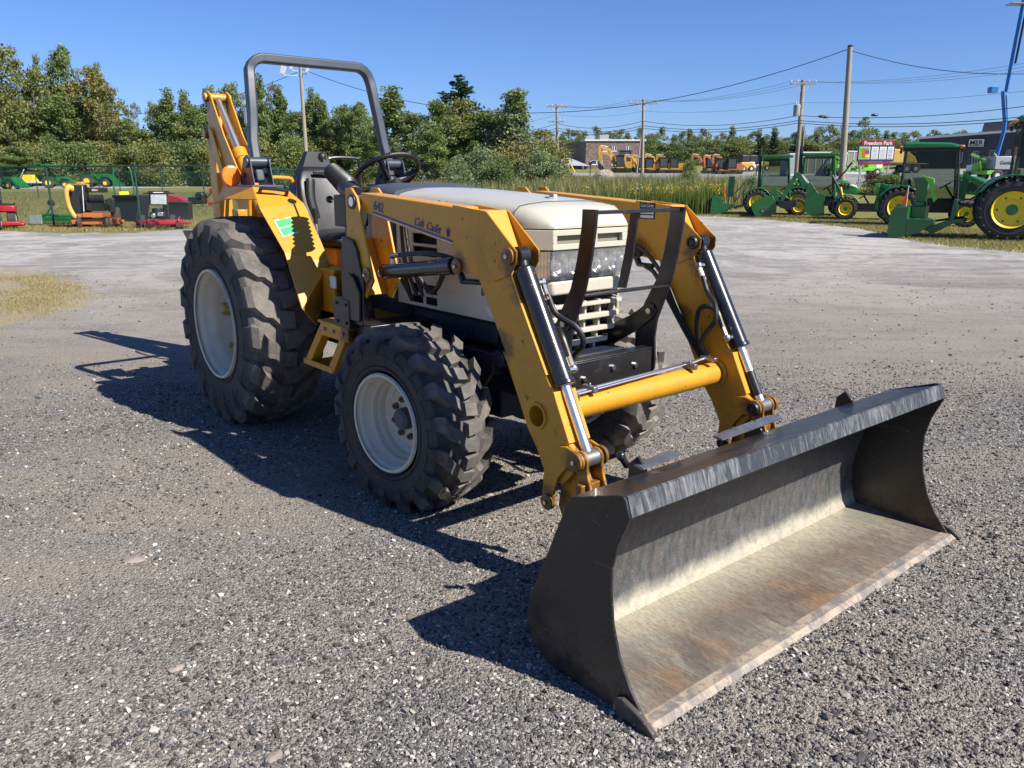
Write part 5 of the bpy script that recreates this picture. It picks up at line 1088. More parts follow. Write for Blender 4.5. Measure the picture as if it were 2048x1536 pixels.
    if loader:
        for s in (-1, 1):
            m = MB(); y = s * .46 * k
            m.prism([(c1 + .0, R * 1.0), (c1 + .12, hoodz - .02), (c1 + .24, hoodz), (c1 + .30, hoodz - .25), (c1 + .20, R * .8)], 'y', y, y + s * .05); m.build('loader_mast', G, t, bevel=.006)
            m = MB(); m.prism([(c1 + .14, hoodz - .12), (c1 + .2, hoodz - .02), (wb + .45 * k, hoodz - .30), (nose + .15, hoodz - .62), (nose + .55, .30), (nose + .40, .26), (nose - .0, hoodz - .66), (wb + .3 * k, hoodz - .44)], 'y', y + s * .055, y + s * .12); m.build('loader_boom', G, t, bevel=.006)
            m = MB(); m.tube([(c1 + .25, y + s * .08, R * 1.1), (wb + .65 * k, y + s * .08, hoodz - .48)], .035, 8); m.build('loader_cylinder', M['plastic'], t)
        m = MB(); m.prism([(nose + .38, .42), (nose + .45, .60), (nose + .62, .58), (nose + .55, .40), (nose + .62, .12), (nose + .95, .05), (nose + .95, .02), (nose + .5, .02), (nose + .38, .14)], 'y', -.85 * k, .85 * k); m.build('loader_bucket', G, t, bevel=.006)
    return t
def snow_blower(label, loc, rz, k=1.0, wide=1.5):
    t = thing('snow_blower', label, 'snow blower', loc, rz); G = M['jgreen']; w = wide / 2
    m = MB(); m.prism([(-1.10 * k, 0), (-1.16 * k, .10 * k), (-1.14 * k, .62 * k), (-1.02 * k, .78 * k), (-.62 * k, .80 * k), (-.62 * k, .0)], 'y', -w, -w + .012); m.prism([(-1.10 * k, 0), (-1.16 * k, .10 * k), (-1.14 * k, .62 * k), (-1.02 * k, .78 * k), (-.62 * k, .80 * k), (-.62 * k, .0)], 'y', w - .012, w)
    m.box((-1.05 * k, -w + .012, .77 * k), (-.62 * k, w - .012, .785 * k)); m.box((-.64 * k, -w + .012, .0), (-.62 * k, w - .012, .77 * k)); m.build('auger_housing', G, t, bevel=.008)
    m = MB(); m.cyl((-.88 * k, -w + .02, .36 * k), (-.88 * k, w - .02, .36 * k), .05 * k, 10)
    for i in range(14):
        y = -w + .1 + i * (wide - .2) / 13; m.lathe([(-.01, .30 * k), (.01, .30 * k), (.01, .2 * k), (-.01, .2 * k)], (-.88 * k, y, .36 * k), 'y', 14, True)
    m.build('auger', M['plastic'], t)
    m = MB(); m.prism([(-.62 * k, .50 * k), (.16 * k, .50 * k), (.16 * k, .38 * k), (-.35 * k, .12 * k), (-.62 * k, .06 * k)], 'y', -w, -w + .35); m.build('blower_side', G, t, bevel=.01)
    m = MB(); m.box((-.60 * k, -.3, .50 * k), (-.18 * k, .3, .80 * k)); m.cyl((-.4 * k, -.02, .80 * k), (-.4 * k, -.02, .92 * k), .19 * k, 16); m.build('fan_housing', G, t, bevel=.01)
    m = MB(); m.prism([(-.55 * k, .92 * k), (-.58 * k, 1.25 * k), (-.70 * k, 1.52 * k), (-.30 * k, 1.54 * k), (-.22 * k, 1.40 * k), (-.25 * k, .92 * k)], 'y', -.17 * k, .17 * k); m.build('chute', G, t, bevel=.01)
    m = MB(); m.prism([(-.40 * k, 1.58 * k), (-.06 * k, 1.50 * k), (.0, 1.15 * k), (.12 * k, 1.02 * k), (.0, .90 * k), (-.10 * k, 1.15 * k), (-.22 * k, 1.40 * k)], 'y', -.24 * k, -.18 * k); m.build('deflector', M['lime'], t, bevel=.01)
    m = MB(); m.prism([(-.2 * k, .24 * k), (.55 * k, .50 * k), (.95 * k, .52 * k), (.95 * k, .42 * k), (.60 * k, .38 * k), (.1 * k, .12 * k)], 'y', -.40, -.32); m.prism([(-.2 * k, .24 * k), (.55 * k, .50 * k), (.95 * k, .52 * k), (.95 * k, .42 * k), (.60 * k, .38 * k), (.1 * k, .12 * k)], 'y', .32, .40); m.prism([(.52 * k, .40 * k), (.60 * k, 1.0 * k), (.70 * k, .98 * k), (.66 * k, .40 * k)], 'y', -.3, .3); m.build('hitch_frame', G, t, bevel=.008)
    m = MB(); m.tube([(.63 * k, 0, .92 * k), (1.05 * k, 0, .80 * k)], .03, 6); m.tube([(.0, .1, .42 * k), (.9 * k, .1, .55 * k)], .03, 8); m.build('drive_shaft', M['plastic'], t)
    m = MB(); m.tube([(-.70 * k, -w + .05, .80 * k), (-.69 * k, -w + .05, 1.34 * k)], .012, 6); s = m.build('marker_post', M['lgrey'], t); m = MB(); m.add([(-.84 * k, -w + .045, .84 * k), (-.70 * k, -w + .045, .84 * k), (-.695 * k, -w + .045, 1.26 * k)], [(0, 1, 2)]); o = m.build('marker_flag', M['orangered'], s, smooth_=0); o.modifiers.new('t', 'SOLIDIFY').thickness = .006
    return t
M['orangered'] = plain('signal_orange', (.85, .10, .03), .5, 0, .1)
def on(u, v, du=0):
    x, y, z = ground(u, v); return (x, y, z)
D_ = on(2026, 482); C_ = on(1810, 452); S_ = on(1697, 440); B_ = on(1600, 431); A_ = on(1519, 431)
def back(p, d, dx=0): return (p[0] + dx, p[1] + d, float(zt(p[0] + dx, p[1] + d)))
farm_tractor('large green cab tractor cut by the right edge, snow blower behind its rear wheel', back(D_, .75, .22), R_(-27), R=.76, r2=.5, wb=2.2, roofz=3.0, cab_x=(-.05, 1.8), hoodz=1.95, nose=3.4, wt=.62)
snow_blower('large green snow blower with an orange flag and bright green chute deflector', back(D_, 1.2, -1.45), R_(-34), 1.0, 1.5).scale = (.80, 1, 1)
farm_tractor('green cab tractor with round roof, behind the snow blower with the orange flag', back(C_, .6), R_(-24), R=.61, r2=.42, wb=1.95, roofz=2.64, cab_x=(-.02, 1.62), hoodz=1.66, nose=2.85)
s_ = farm_tractor('small open-station green tractor with yellow seat and backhoe at its rear', back(S_, .45), R_(-20), R=.405, r2=.30, wb=1.45, cab='open', cab_x=(.0, 1.0), hoodz=1.32, nose=2.15, wt=.72, loader=True)
m = MB(); m.prism([(-1.45, .30), (-1.40, 1.30), (-1.28, 1.35), (-1.0, .95), (-.75, .92), (-.70, .12), (-1.15, .10)], 'y', -.12, .12); m.prism([(-1.9, 1.62), (-1.78, 1.72), (-1.66, 1.66), (-1.18, 1.02), (-1.22, .88), (-1.36, .96), (-1.7, 1.4)], 'y', -.09, .09); m.prism([(-1.86, 1.70), (-1.76, 1.60), (-2.25, .55), (-2.36, .58), (-2.2, 1.1)], 'y', -.08, .08); bh = m.build('backhoe_arm', M['jgreen'], s_, bevel=.008)
m = MB(); m.prism([(-2.42, .70), (-2.18, .62), (-1.75, .72), (-1.70, .48), (-2.0, .30), (-2.35, .42)], 'y', -.2, .2); m.build('backhoe_bucket', M['plastic'], s_, bevel=.01)
m = MB(); m.tube([(-1.62, 0, 1.62), (-1.22, 0, 1.15)], .035, 8); m.build('backhoe_cylinder', M['chrome'], s_)
m = MB(); m.tube([(-.45, .2, 1.30), (-.10, .2, 1.75), (.10, .2, 2.06)], .03, 6); m.build('control_arm', M['plastic'], s_)
farm_tractor('second green tractor from the left of the row, boxy cab behind the small backhoe tractor', back(B_, .55), R_(-17), R=.51, r2=.34, wb=1.6, cab='box', roofz=2.40, cab_x=(.12, 1.36), hoodz=1.42, nose=2.3, loader=False)
farm_tractor('leftmost green tractor of the row, boxy cab with a clear side window', back(A_, .55), R_(-16), R=.50, r2=.34, wb=1.6, cab='box', roofz=2.34, cab_x=(.12, 1.22), hoodz=1.40, nose=2.25, loader=False)
bl = on(1447, 428); t = thing('snow_blower', 'small green snow blower with tall square chute, left end of the tractor row', 'snow blower', bl, R_(-14)); G = M['jgreen']
m = MB(); m.prism([(-.55, .0), (-.50, .70), (-.40, .74), (-.10, .72), (-.10, .0)], 'y', -.65, .65); m.build('auger_housing', G, t, bevel=.01)
m = MB(); m.prism([(-.10, .45), (.35, .45), (.35, .32), (.1, .12), (-.10, .06)], 'y', -.6, -.35); m.build('blower_side', G, t, bevel=.01)
m = MB(); m.prism([(.10, .70), (.13, 1.50), (.36, 1.52), (.36, 1.35), (.32, .70)], 'y', -.14, .14); m.build('chute', G, t, bevel=.01)
m = MB(); m.tube([(.3, 0, .7), (.75, 0, 1.25)], .015, 6); m.tube([(.4, 0, .25), (1.1, 0, .5)], .04, 6); m.tube([(.75, 0, .3), (.75, 0, .95), (.4, 0, .5)], .03, 6); m.build('hitch_frame', G, t)
m = MB(); m.tube([(-.02, -.5, .72), (-.02, -.5, 1.05)], .02, 6); m.build('marker_flag', M['orangered'], t)
tl = on(1525, 433); t = thing('rotary_tiller', 'green rotary tiller with round side plate in front of the leftmost cab tractor', 'tiller', back(tl, -.1), R_(-17))
m = MB(); m.prism([(-.45, .30), (-.48, .50), (-.30, .62), (.05, .80), (.30, .82), (.46, .50), (.46, .20), (.25, .03), (-.30, .02)], 'y', -.72, -.66); m.prism([(-.45, .30), (-.30, .62), (.30, .66), (.46, .50), (.46, .40)], 'y', -.66, .70); m.build('tiller_housing', G, t, bevel=.01)
m = MB(); m.prism([(.05, .60), (.30, 1.1), (.42, 1.12), (.55, .60)], 'y', -.25, .25); m.tube([(.3, 0, 1.1), (.9, 0, .7)], .03, 6); m.build('hitch_frame', G, t, bevel=.01)
m = MB(); m.lathe([(-.01, .10), (.01, .10), (.01, .001)], (0, -.73, .30), 'y', 12); m.build('tine_hub', M['lgrey'], t)
# ------------------------------------------------------------------ mowers and small machines at the left
def caster(t, x, y, R, W, mat=None, name='front_wheel', rim='rim'):
    m = MB(); m.lathe([(-W / 2, R * .5), (-W / 2, R * .88), (-W * .36, R), (W * .36, R), (W / 2, R * .88), (W / 2, R * .5)], (0, 0, 0), 'y', 24); o = m.build(name, M['tyre_far'], t); o.location = (x, y, R)
    m = MB(); m.lathe([(-W * .42, .001), (-W * .42, R * .5), (W * .42, R * .5), (W * .42, .001)], (0, 0, 0), 'y', 16); m.build(rim, mat or M['lgrey'], o); return o
# local axes: x = towards the viewer, y = to the viewer's right
L0 = on(168, 459); base = (L0[0], L0[1] + .9, 0)
t = thing('zero_turn_mower', 'orange stand-on mower with black grass bagger and fat yellow hose', 'mower', base, R_(-72)); t.scale = (.84, .84, 1.14); O_ = M['orange']
caster(t, .62, -.52, .145, .13, O_); caster(t, .62, .42, .145, .13, O_); caster(t, -.45, -.50, .27, .22, O_, 'rear_wheel'); caster(t, -.45, .62, .27, .22, O_, 'rear_wheel')
m = MB(); m.box((-.1, -.72, .10), (.42, .74, .26)); m.box((.30, -.80, .12), (.55, -.60, .24)); m.box((.25, .62, .10), (.50, .95, .22)); m.build('mower_deck', O_, t, bevel=.02)
m = MB(); m.box((-.5, -.40, .30), (.55, .46, .42)); m.box((.40, -.58, .30), (.52, .52, .40)); m.box((.52, -.56, .30), (.62, -.48, .36)); m.box((.52, .38, .30), (.62, .46, .36)); m.build('frame', O_, t, bevel=.01)
m = MB(); m.box((-.30, -.30, .46), (.25, .38, .72)); m.cyl((.26, -.16, .80), (.26, .32, .80), .09, 16); m.box((-.2, -.34, .72), (.2, .42, .78)); m.box((.0, -.46, .45), (.18, -.34, .90)); m.box((-.35, .44, .40), (.05, .62, .80)); m.build('engine', M['plastic'], t, bevel=.03)
m = MB(); m.box((-.45, -.38, .95), (-.10, .40, 1.08)); m.build('control_panel', M['plastic'], t, bevel=.01)
m = MB(); m.tube([(-.15, -.30, 1.08), (-.15, -.26, 1.20), (-.15, .28, 1.20), (-.15, .32, 1.08)], .016, 6); m.tube([(-.15, -.10, 1.08), (-.15, -.10, 1.2)], .012, 6); m.tube([(-.15, .16, 1.08), (-.15, .16, 1.2)], .012, 6); m.build('hand_rail', M['plastic'], t)
m = MB(); m.box((-.10, -.10, .985), (-.094, .12, 1.045)); m.build('name_patch', O_, t)
text_mesh('SCAG', .058, M['white'], 'lettering', t, (-.090, -.085, .995), (0, 1, 0), (0, 0, 1), 0, .0008, .001)
m = MB(); m.prism([(-.62, .12), (-.62, .85), (-.50, 1.12), (-.35, 1.16), (.10, 1.16), (.12, .16)], 'y', -1.02, -.28)
m.v = [(x, y + (.16 if z < .3 and y < -.9 else (0.10 if z > 1.1 and y < -.9 else 0)), z) for x, y, z in m.v]; m.build('grass_bagger', M['plastic'], t, bevel=.03)
m = MB(); m.tube(bez([(.18, -.66, 1.05), (.26, -.80, 1.08), (.30, -.88, .95), (.30, -.86, .62), (.34, -.76, .40), (.40, -.62, .25)], 8), .085, 14); m.build('bagger_hose', M['hosey'], t, smooth_=50)
m = MB(); m.box((.28, -.80, .05), (.50, -.60, .30)); m.build('chute_boot', M['plastic'], t, bevel=.04)
m = MB(); m.tube([(.30, -.38, .45), (.10, -.36, 1.12)], .014, 8); m.build('lever', M['lgrey'], t)
# red ride-on at the left edge
q = on(14, 461); t = thing('riding_mower', 'red ride-on mower cut by the left edge of the picture', 'mower', (q[0] - .75, q[1] + .5, 0), R_(-68)); t.scale = (.92, .92, .98); Rd = M['red']
caster(t, .35, .27, .20, .17); caster(t, .35, -.40, .20, .17); caster(t, -.75, .50, .30, .24, None, 'rear_wheel'); caster(t, -.75, -.60, .30, .24, None, 'rear_wheel')
m = MB(); m.loft([[(-.35, -.36, .40), (-.35, .24, .40), (-.35, .20, .92), (-.35, -.30, .92)], [(.30, -.36, .36), (.30, .24, .36), (.30, .16, .74), (.30, -.26, .74)], [(.45, -.30, .38), (.45, .18, .38), (.45, .12, .64), (.45, -.22, .64)]]); m.build('hood', Rd, t, bevel=.03)
for i in range(4): m = MB(); m.box((.44, -.20, .42 + i * .06), (.466, .14, .45 + i * .06)); m.build('grille_bar', M['white'], t)
m = MB(); m.box((-.95, .18, .50), (-.45, .66, .72)); m.box((-.95, -.78, .50), (-.45, -.30, .72)); m.build('fender', Rd, t, bevel=.05)
m = MB(); m.box((-.95, -.62, .72), (-.55, .62, .78)); m.build('fender_top', M['plastic'], t, bevel=.02)
m = MB(); m.prism([(-.90, .75), (-1.0, 1.28), (-.90, 1.32), (-.78, .85), (-.45, .82), (-.45, .74)], 'y', -.30, .24); m.build('seat', M['vinyl'], t, bevel=.05, segs=3)
m = MB(); m.box((-.25, -.75, .12), (.32, .88, .24)); m.box((-.1, .5, .10), (.25, .98, .20)); m.build('mower_deck', Rd, t, bevel=.03)
m = MB(); m.tube([Vector((-.42, -.06, .98)) + Vector((.05 * math.cos(a), .18 * math.sin(a), .17 * math.cos(a))) for a in [2 * PI * i / 20 for i in range(21)]], .014, 6, cap=False); m.build('steering_wheel', M['plastic'], t)
# walk-behind mower
q = on(322, 459); t = thing('walk_behind_mower', 'dark red walk-behind mower with wide deck and black handle console', 'mower', (q[0] - .2, q[1] + .6, 0), R_(-74)); Mr = M['maroon']
m = MB(); m.box((-.25, -.72, .10), (.30, .60, .26)); m.box((.28, -.60, .12), (.36, .50, .22)); m.box((-.1, .5, .12), (.2, .82, .20)); m.build('mower_deck', Mr, t, bevel=.02)
caster(t, .45, -.42, .10, .06, Mr); caster(t, .45, -.26, .10, .06, Mr); caster(t, .45, .48, .10, .06, Mr); caster(t, .45, .62, .10, .06, Mr); caster(t, -.35, -.60, .20, .16, Mr, 'rear_wheel'); caster(t, -.35, .28, .20, .16, Mr, 'rear_wheel')
for y in (-.34, .52): m = MB(); m.tube([(-.05, y, .34), (.42, y, .28), (.46, y, .22)], .025, 6); m.build('caster_arm', Mr, t)
m = MB(); m.box((-.2, -.32, .30), (.15, .12, .50)); m.cyl((.0, -.10, .48), (.0, -.10, .62), .16, 16); m.build('engine', M['plastic'], t, bevel=.02); m = MB(); m.cyl((.16, -.20, .40), (.30, -.20, .40), .07, 12); m.box((.14, -.08, .38), (.22, .08, .50)); m.build('muffler', M['chrome'], t, bevel=.01)
m = MB()
for y in (-.42, .16): m.tube([(-.20, y, .32), (-.60, y * .9, .75), (-.80, y * .9, 1.06)], .02, 6)
m.tube([(-.80, -.58, 1.05), (-.80, .34, 1.05)], .018, 6); m.build('handle', M['plastic'], t)
m = MB(); m.prism([(-.55, .68), (-.72, 1.02), (-.66, 1.05), (-.46, .72)], 'y', -.34, .12); m.build('console', M['grey'], t, bevel=.02); m = MB(); m.prism([(-.70, 1.03), (-.80, 1.10), (-.70, 1.13), (-.60, 1.06)], 'y', -.42, .22); m.build('console_cap', M['plastic'], t, bevel=.015); m = MB(); m.box((-.615, -.25, 1.07), (-.60, .05, 1.095)); m.build('name_plate', M['white'], t)
# behind the near fence
def at(u, v): return on(u, v)
q = at(232, 440); t = thing('riding_mower', 'dark green ride-on mower with folding roll hoop behind the fence', 'mower', (q[0], q[1] + .8, q[2]), R_(-70))
caster(t, .5, -.45, .16, .14, M['jyellow']); caster(t, .5, .45, .16, .14, M['jyellow']); caster(t, -.6, -.5, .28, .24, M['jyellow'], 'rear_wheel'); caster(t, -.6, .5, .28, .24, M['jyellow'], 'rear_wheel')
m = MB(); m.prism([(-.9, .45), (-.9, .80), (-.3, .86), (.1, .60), (.5, .52), (.5, .30), (-.8, .30)], 'y', -.42, .42); m.build('body', M['blackgreen'] if 'blackgreen' in M else M['plastic'], t, bevel=.04)
m = MB(); m.tube(bez([(-.5, -.34, .85), (-.55, -.34, 1.35), (-.6, -.28, 1.85), (-.6, -.12, 1.96), (-.6, .12, 1.96), (-.6, .28, 1.85), (-.55, .34, 1.35), (-.5, .34, .85)], 6), .03, 8); m.build('roll_hoop', M['jgreen'], t)
m = MB(); m.box((-.25, -.20, .80), (.1, .20, .88)); m.box((-.32, -.18, .86), (-.25, .18, 1.02)); m.build('seat', M['jyellow'], t, bevel=.04); m = MB(); m.box((-.1, -.65, .14), (.4, .65, .26)); m.build('mower_deck', M['jgreen'], t, bevel=.02); m = MB(); m.box((-.2, .42, .62), (.3, .44, .66)); m.build('stripe', M['jyellow'], t)
def hopper(label, u, v, w, h, d, rz, lean):
    q = at(u, v); m = MB(); m.prism([(-d / 2, 0), (d / 2, 0), (d / 2 + lean, h * .75), (d / 2 + lean * .6, h), (-d / 2 + lean, h)], 'y', -w / 2, w / 2); o = m.build('grass_hopper', M['plastic'], None, bevel=.05, loc=(q[0], q[1] + .4, q[2]), rz=rz); return tag(o, label, 'hopper')
hopper('black plastic grass collector standing behind the walk-behind mower', 348, 443, .95, .70, .55, R_(-80), -.15)
hopper('larger black grass collector leaning behind the roll-hoop mower', 250, 446, 1.0, .95, .7, R_(-100), -.25)
q = at(75, 452); t = thing('finish_mower_frame', 'low green implement frame with small tail wheel between the red and orange mowers', 'implement', (q[0], q[1] + .7, 0), 0)
m = MB(); m.tube([(-.45, 0, .2), (-.1, .1, .35), (.35, .0, .30), (.8, .2, .30)], .05, 6); m.tube([(-.1, .1, .35), (.1, .1, .62)], .03, 6); m.box((-.5, -.3, .12), (.9, .5, .26)); m.build('frame', M['jgreen'], t, bevel=.01); m = MB(); m.lathe([(-.04, .04), (-.04, .11), (.04, .11), (.04, .04)], (.1, .1, .72), 'y', 16); m.build('tail_wheel', M['tyre_far'], t); m = MB(); m.box((-.45, -.35, .05), (-.05, -.3, .34)); m.build('skirt', M['grey'], t)
q = at(385, 414); t = thing('garden_tiller', 'small red and black garden tiller on the lawn inside the fence', 'tiller', (q[0], q[1], q[2]), 0)
m = MB(); m.box((-.1, -.3, .15), (.7, .3, .50)); m.cyl((.5, -.3, .55), (.5, .3, .55), .22, 14); m.build('engine', M['plastic'], t, bevel=.04); m = MB(); m.prism([(-1.1, .32), (-1.15, .62), (-.55, .5), (-.1, .22), (-.1, .1)], 'y', -.35, .35); m.build('scoop', Rd, t, bevel=.01); m = MB(); m.tube([(.7, 0, .35), (1.2, 0, .9)], .04, 8); m.box((.9, -.2, .1), (1.15, .2, .25)); m.box((1.0, -.2, .75), (1.35, .2, .95)); m.build('handle', Rd, t, bevel=.01)
# far row beyond the lawn
def far_tractor(label, u, v, k, rz, canopy=None, gmat=None, wm=None):
    q = at(u, v); G = gmat or M['jgreen']; wm = wm or M['jyellow']; t = thing('far_tractor', label, 'tractor', q, rz)
    for nm, x, y, R, W in (('rear_tyre', 0, .55, .55, .35), ('rear_tyre', 0, -.55, .55, .35), ('front_tyre', 1.5, .5, .35, .22), ('front_tyre', 1.5, -.5, .35, .22)): caster(t, x * k, y * k, R * k, W * k, wm, nm)
    m = MB(); m.box((.7 * k, -.28 * k, .65 * k), (1.9 * k, .28 * k, 1.15 * k)); m.box((-.2 * k, -.2 * k, .4 * k), (1.6 * k, .2 * k, .7 * k)); m.build('body', G, t, bevel=.05)
    m = MB(); fender_arc(m, 0, .55 * k, .3 * k, .75 * k, 20, 160, .62 * k); fender_arc(m, 0, .55 * k, -.75 * k, -.3 * k, 20, 160, .62 * k); m.build('fender', G, t)
    m = MB(); m.box((.0, -.22 * k, .95 * k), (.4 * k, .22 * k, 1.05 * k)); m.box((-.1 * k, -.22 * k, 1.0 * k), (.0, .22 * k, 1.4 * k)); m.build('seat', M['plastic'], t, bevel=.03)
    m = MB()
    for s in (-1, 1): m.tube([(-.1 * k, s * .5 * k, .9 * k), (-.2 * k, s * .5 * k, 2.25 * k)], .04, 4)
    m.tube([(-.2 * k, -.5 * k, 2.25 * k), (-.2 * k, .5 * k, 2.25 * k)], .04, 4); m.build('roll_bar', M['plastic'], t)
    if canopy: m = MB(); m.box((-.5 * k, -.75 * k, 2.25 * k), (.95 * k, .75 * k, 2.4 * k)); m.build('canopy', G, t, bevel=.05)
    m = MB(); m.prism([(1.3 * k, 1.1 * k), (2.0 * k, 1.1 * k), (2.6 * k, .4 * k), (2.9 * k, .35 * k), (2.9 * k, .1 * k), (2.4 * k, .1 * k), (2.2 * k, .5 * k), (1.8 * k, .9 * k), (1.2 * k, .95 * k)], 'y', -.6 * k, .6 * k); m.build('loader', G, t, bevel=.01)
    m = MB(); m.add([(-.3 * k, -.2, 1.45 * k), (-.3 * k, .2, 1.45 * k), (-.3 * k, 0, 1.85 * k)], [(0, 1, 2)]); o = m.build('slow_vehicle_sign', M['orangered'], t, smooth_=0); o.modifiers.new('t', 'SOLIDIFY').thickness = .02
    return t
far_tractor('green tractor with canopy and orange triangle beyond the back fence', 100, 376, 1.1, R_(20), True)
far_tractor('green tractor with loader beyond the back fence, cut by the left edge', 2, 378, 1.1, R_(-15))
far_tractor('green tractor with yellow wheels beyond the back fence, right of the roll hoop mower', 180, 374, 1.35, R_(10))
far_tractor('orange and black tractor with orange triangle, beyond the fence beside the backhoe boom', 402, 372, 1.3, R_(80), False, M['orange'], M['lgrey'])
q = at(58, 374); t = thing('spreader', 'grey trailer frame carrying a yellow hopper beyond the fence', 'spreader', q, 0)
m = MB(); m.box((-1.7, -.7, .45), (1.8, .7, .62)); m.tube([(-1.2, 0, .6), (-.3, 0, 2.1)], .05, 6); m.build('frame', M['lgrey'], t, bevel=.02); m = MB(); m.loft([[(-.7, -.5, .62), (1.1, -.5, .62), (1.1, .5, .62), (-.7, .5, .62)], [(-.35, -.35, 1.45), (.75, -.35, 1.45), (.75, .35, 1.45), (-.35, .35, 1.45)]]); m.build('hopper', M['jyellow'], t, bevel=.03); caster(t, 0, -.6, .3, .2); caster(t, 0, .6, .3, .2)
q = at(152, 376); m = MB(); m.box((-1.3, -.6, .1), (1.3, .6, .45)); m.box((-.8, -.3, .45), (-.2, .3, .8)); m.box((.2, -.3, .45), (.9, .3, .7)); tag(m.build('mower_deck', M['hosey'], None, bevel=.04, loc=q), 'orange-yellow mowing deck lying beyond the back fence', 'mower deck')
q = at(311, 373); m = MB(); m.prism([(-.5, 0), (-.6, .7), (-.45, .85), (.3, .8), (.5, .0)], 'y', -1.55, 1.55); tag(m.build('loader_bucket', M['plastic'], None, bevel=.03, loc=q, rz=R_(90)), 'spare black loader bucket lying beyond the back fence', 'bucket')
q = at(368, 369); m = MB(); m.box((-1.6, -.8, .45), (1.6, .8, 1.15)); m.box((-2.2, -.1, .4), (-1.6, .1, .5)); m.cyl((0, -.85, .35), (0, .85, .35), .35, 16); tag(m.build('dump_trailer', M['plastic'], None, bevel=.03, loc=q), 'black dump trailer beyond the back fence', 'trailer')
for (u, v, w, h, l) in ((725, 372, 1.9, 2.6, 'grey box trailer seen over the tractor seat'), (698, 371, 1.3, 2.0, 'pale box trailer left of the grey one, behind the seat')):
    q = at(u, v); m = MB(); m.box((-w, -1, .5), (w, 1, .5 + h)); o = m.build('box_trailer', M['grey'] if h > 2.3 else M['lgrey'], None, bevel=.04, loc=q); tag(o, l, 'trailer'); m = MB(); m.cyl((0, -1.02, .4), (0, 1.02, .4), .4, 14); m.build('wheel', M['tyre_far'], o)
q = at(795, 372); far_tractor('small orange and green tractor seen through the steering wheel', 790, 373, 1.1, R_(200), False, M['orange'])
q = at(893, 361); m = MB(); m.ball((0, 0, 0), 2.0, 18, 9, (1.7, 1, .42)); rr = random.Random(4); m.v = [(x + rr.uniform(-.15, .15), y + rr.uniform(-.15, .15), z + rr.uniform(-.08, .08)) for x, y, z in m.v]; tag(m.build('dirt_mound', M['drydirt'] if 'drydirt' in M else M['rock'], None, smooth_=60, loc=q), 'low mound of tan dirt beside the lane', 'dirt pile')
# ------------------------------------------------------------------ chain-link fence
def fence(name, label, pts, h, posts, cell, wire, railr=.024):
    """pts: ground points; posts: fractions; one thing with rails, posts and woven wire"""
    t = thing(name, label, 'fence', pts[0], 0); O = Vector(pts[0]); P = [Vector(p) - O for p in pts]
    for i in range(len(P) - 1):
        A, B = P[i], P[i + 1]; L = (B - A).length; d = (B - A) / L; nrm = Vector((-d.y, d.x, 0)).normalized() * .006
        m = MB(); m.tube([A + Vector((0, 0, h)), B + Vector((0, 0, h))], railr, 8); m.build('top_rail', M['fence'], t)
        V, F = [], []
        n = int((L + h) / cell)
        for sgn in (-1, 1):
            for k in range(-int(h / cell), int(L / cell) + 1):
                a0 = k * cell; a1 = a0 + h
                s0, z0, s1, z1 = a0, 0, a1, h
                if s0 < 0: z0 = -s0; s0 = 0
                if s1 > L: z1 = h - (s1 - L); s1 = L
                if s1 <= s0: continue
                if sgn < 0: z0, z1 = h - z0, h - z1
                p = A + d * s0 + Vector((0, 0, z0 + .02)) + nrm * sgn; q_ = A + d * s1 + Vector((0, 0, z1 + .02)) + nrm * sgn
                dd = (q_ - p).normalized(); u = dd.cross(nrm).normalized() * wire; w = nrm.normalized() * wire
                b = len(V)
                for c in (p, q_): V += [c + u, c - u * .5 + w * .87, c - u * .5 - w * .87]
                F += [(b, b + 1, b + 4, b + 3), (b + 1, b + 2, b + 5, b + 4), (b + 2, b, b + 3, b + 5)]
        o = mesh_np('chain_link', [tuple(v) for v in V], F, M['fence'], t, nv=4); o['kind'] = 'stuff'
    for (i, f, hh) in posts:
        c = P[i].lerp(P[i + 1], f); m = MB(); m.cyl(c, c + Vector((0, 0, h + hh)), .032, 10); m.ball(c + Vector((0, 0, h + hh)), .036, 8, 6); m.build('fence_post', M['fence'], t)
    return t
def fp(u, Y): x = xat(u, Y, 0); return (x, Y, float(zt(x, Y)))
fence('chain_link_fence', 'green chain-link fence run just behind the mowers', [fp(-160, 28.2), fp(494, 23.5)], 1.86, [(0, 0, .06), (0, .455, .06), (0, .715, .06), (0, .21, .06), (0, 1, .25)], .075, .0015)
fence('chain_link_fence', 'green chain-link fence side run receding behind the tractor fender', [fp(494, 23.6), fp(700, 53)], 1.8, [(0, .33, .05), (0, .66, .05), (0, 1, .05)], .11, .0018)
fence('chain_link_fence', 'farther green chain-link fence run across the lawn', [fp(-120, 54), fp(700, 53.2)], 1.75, [(0, .245, .03), (0, .447, .03), (0, .55, .03), (0, .65, .03), (0, .02, .03), (0, .8, .03)], .15, .0022)
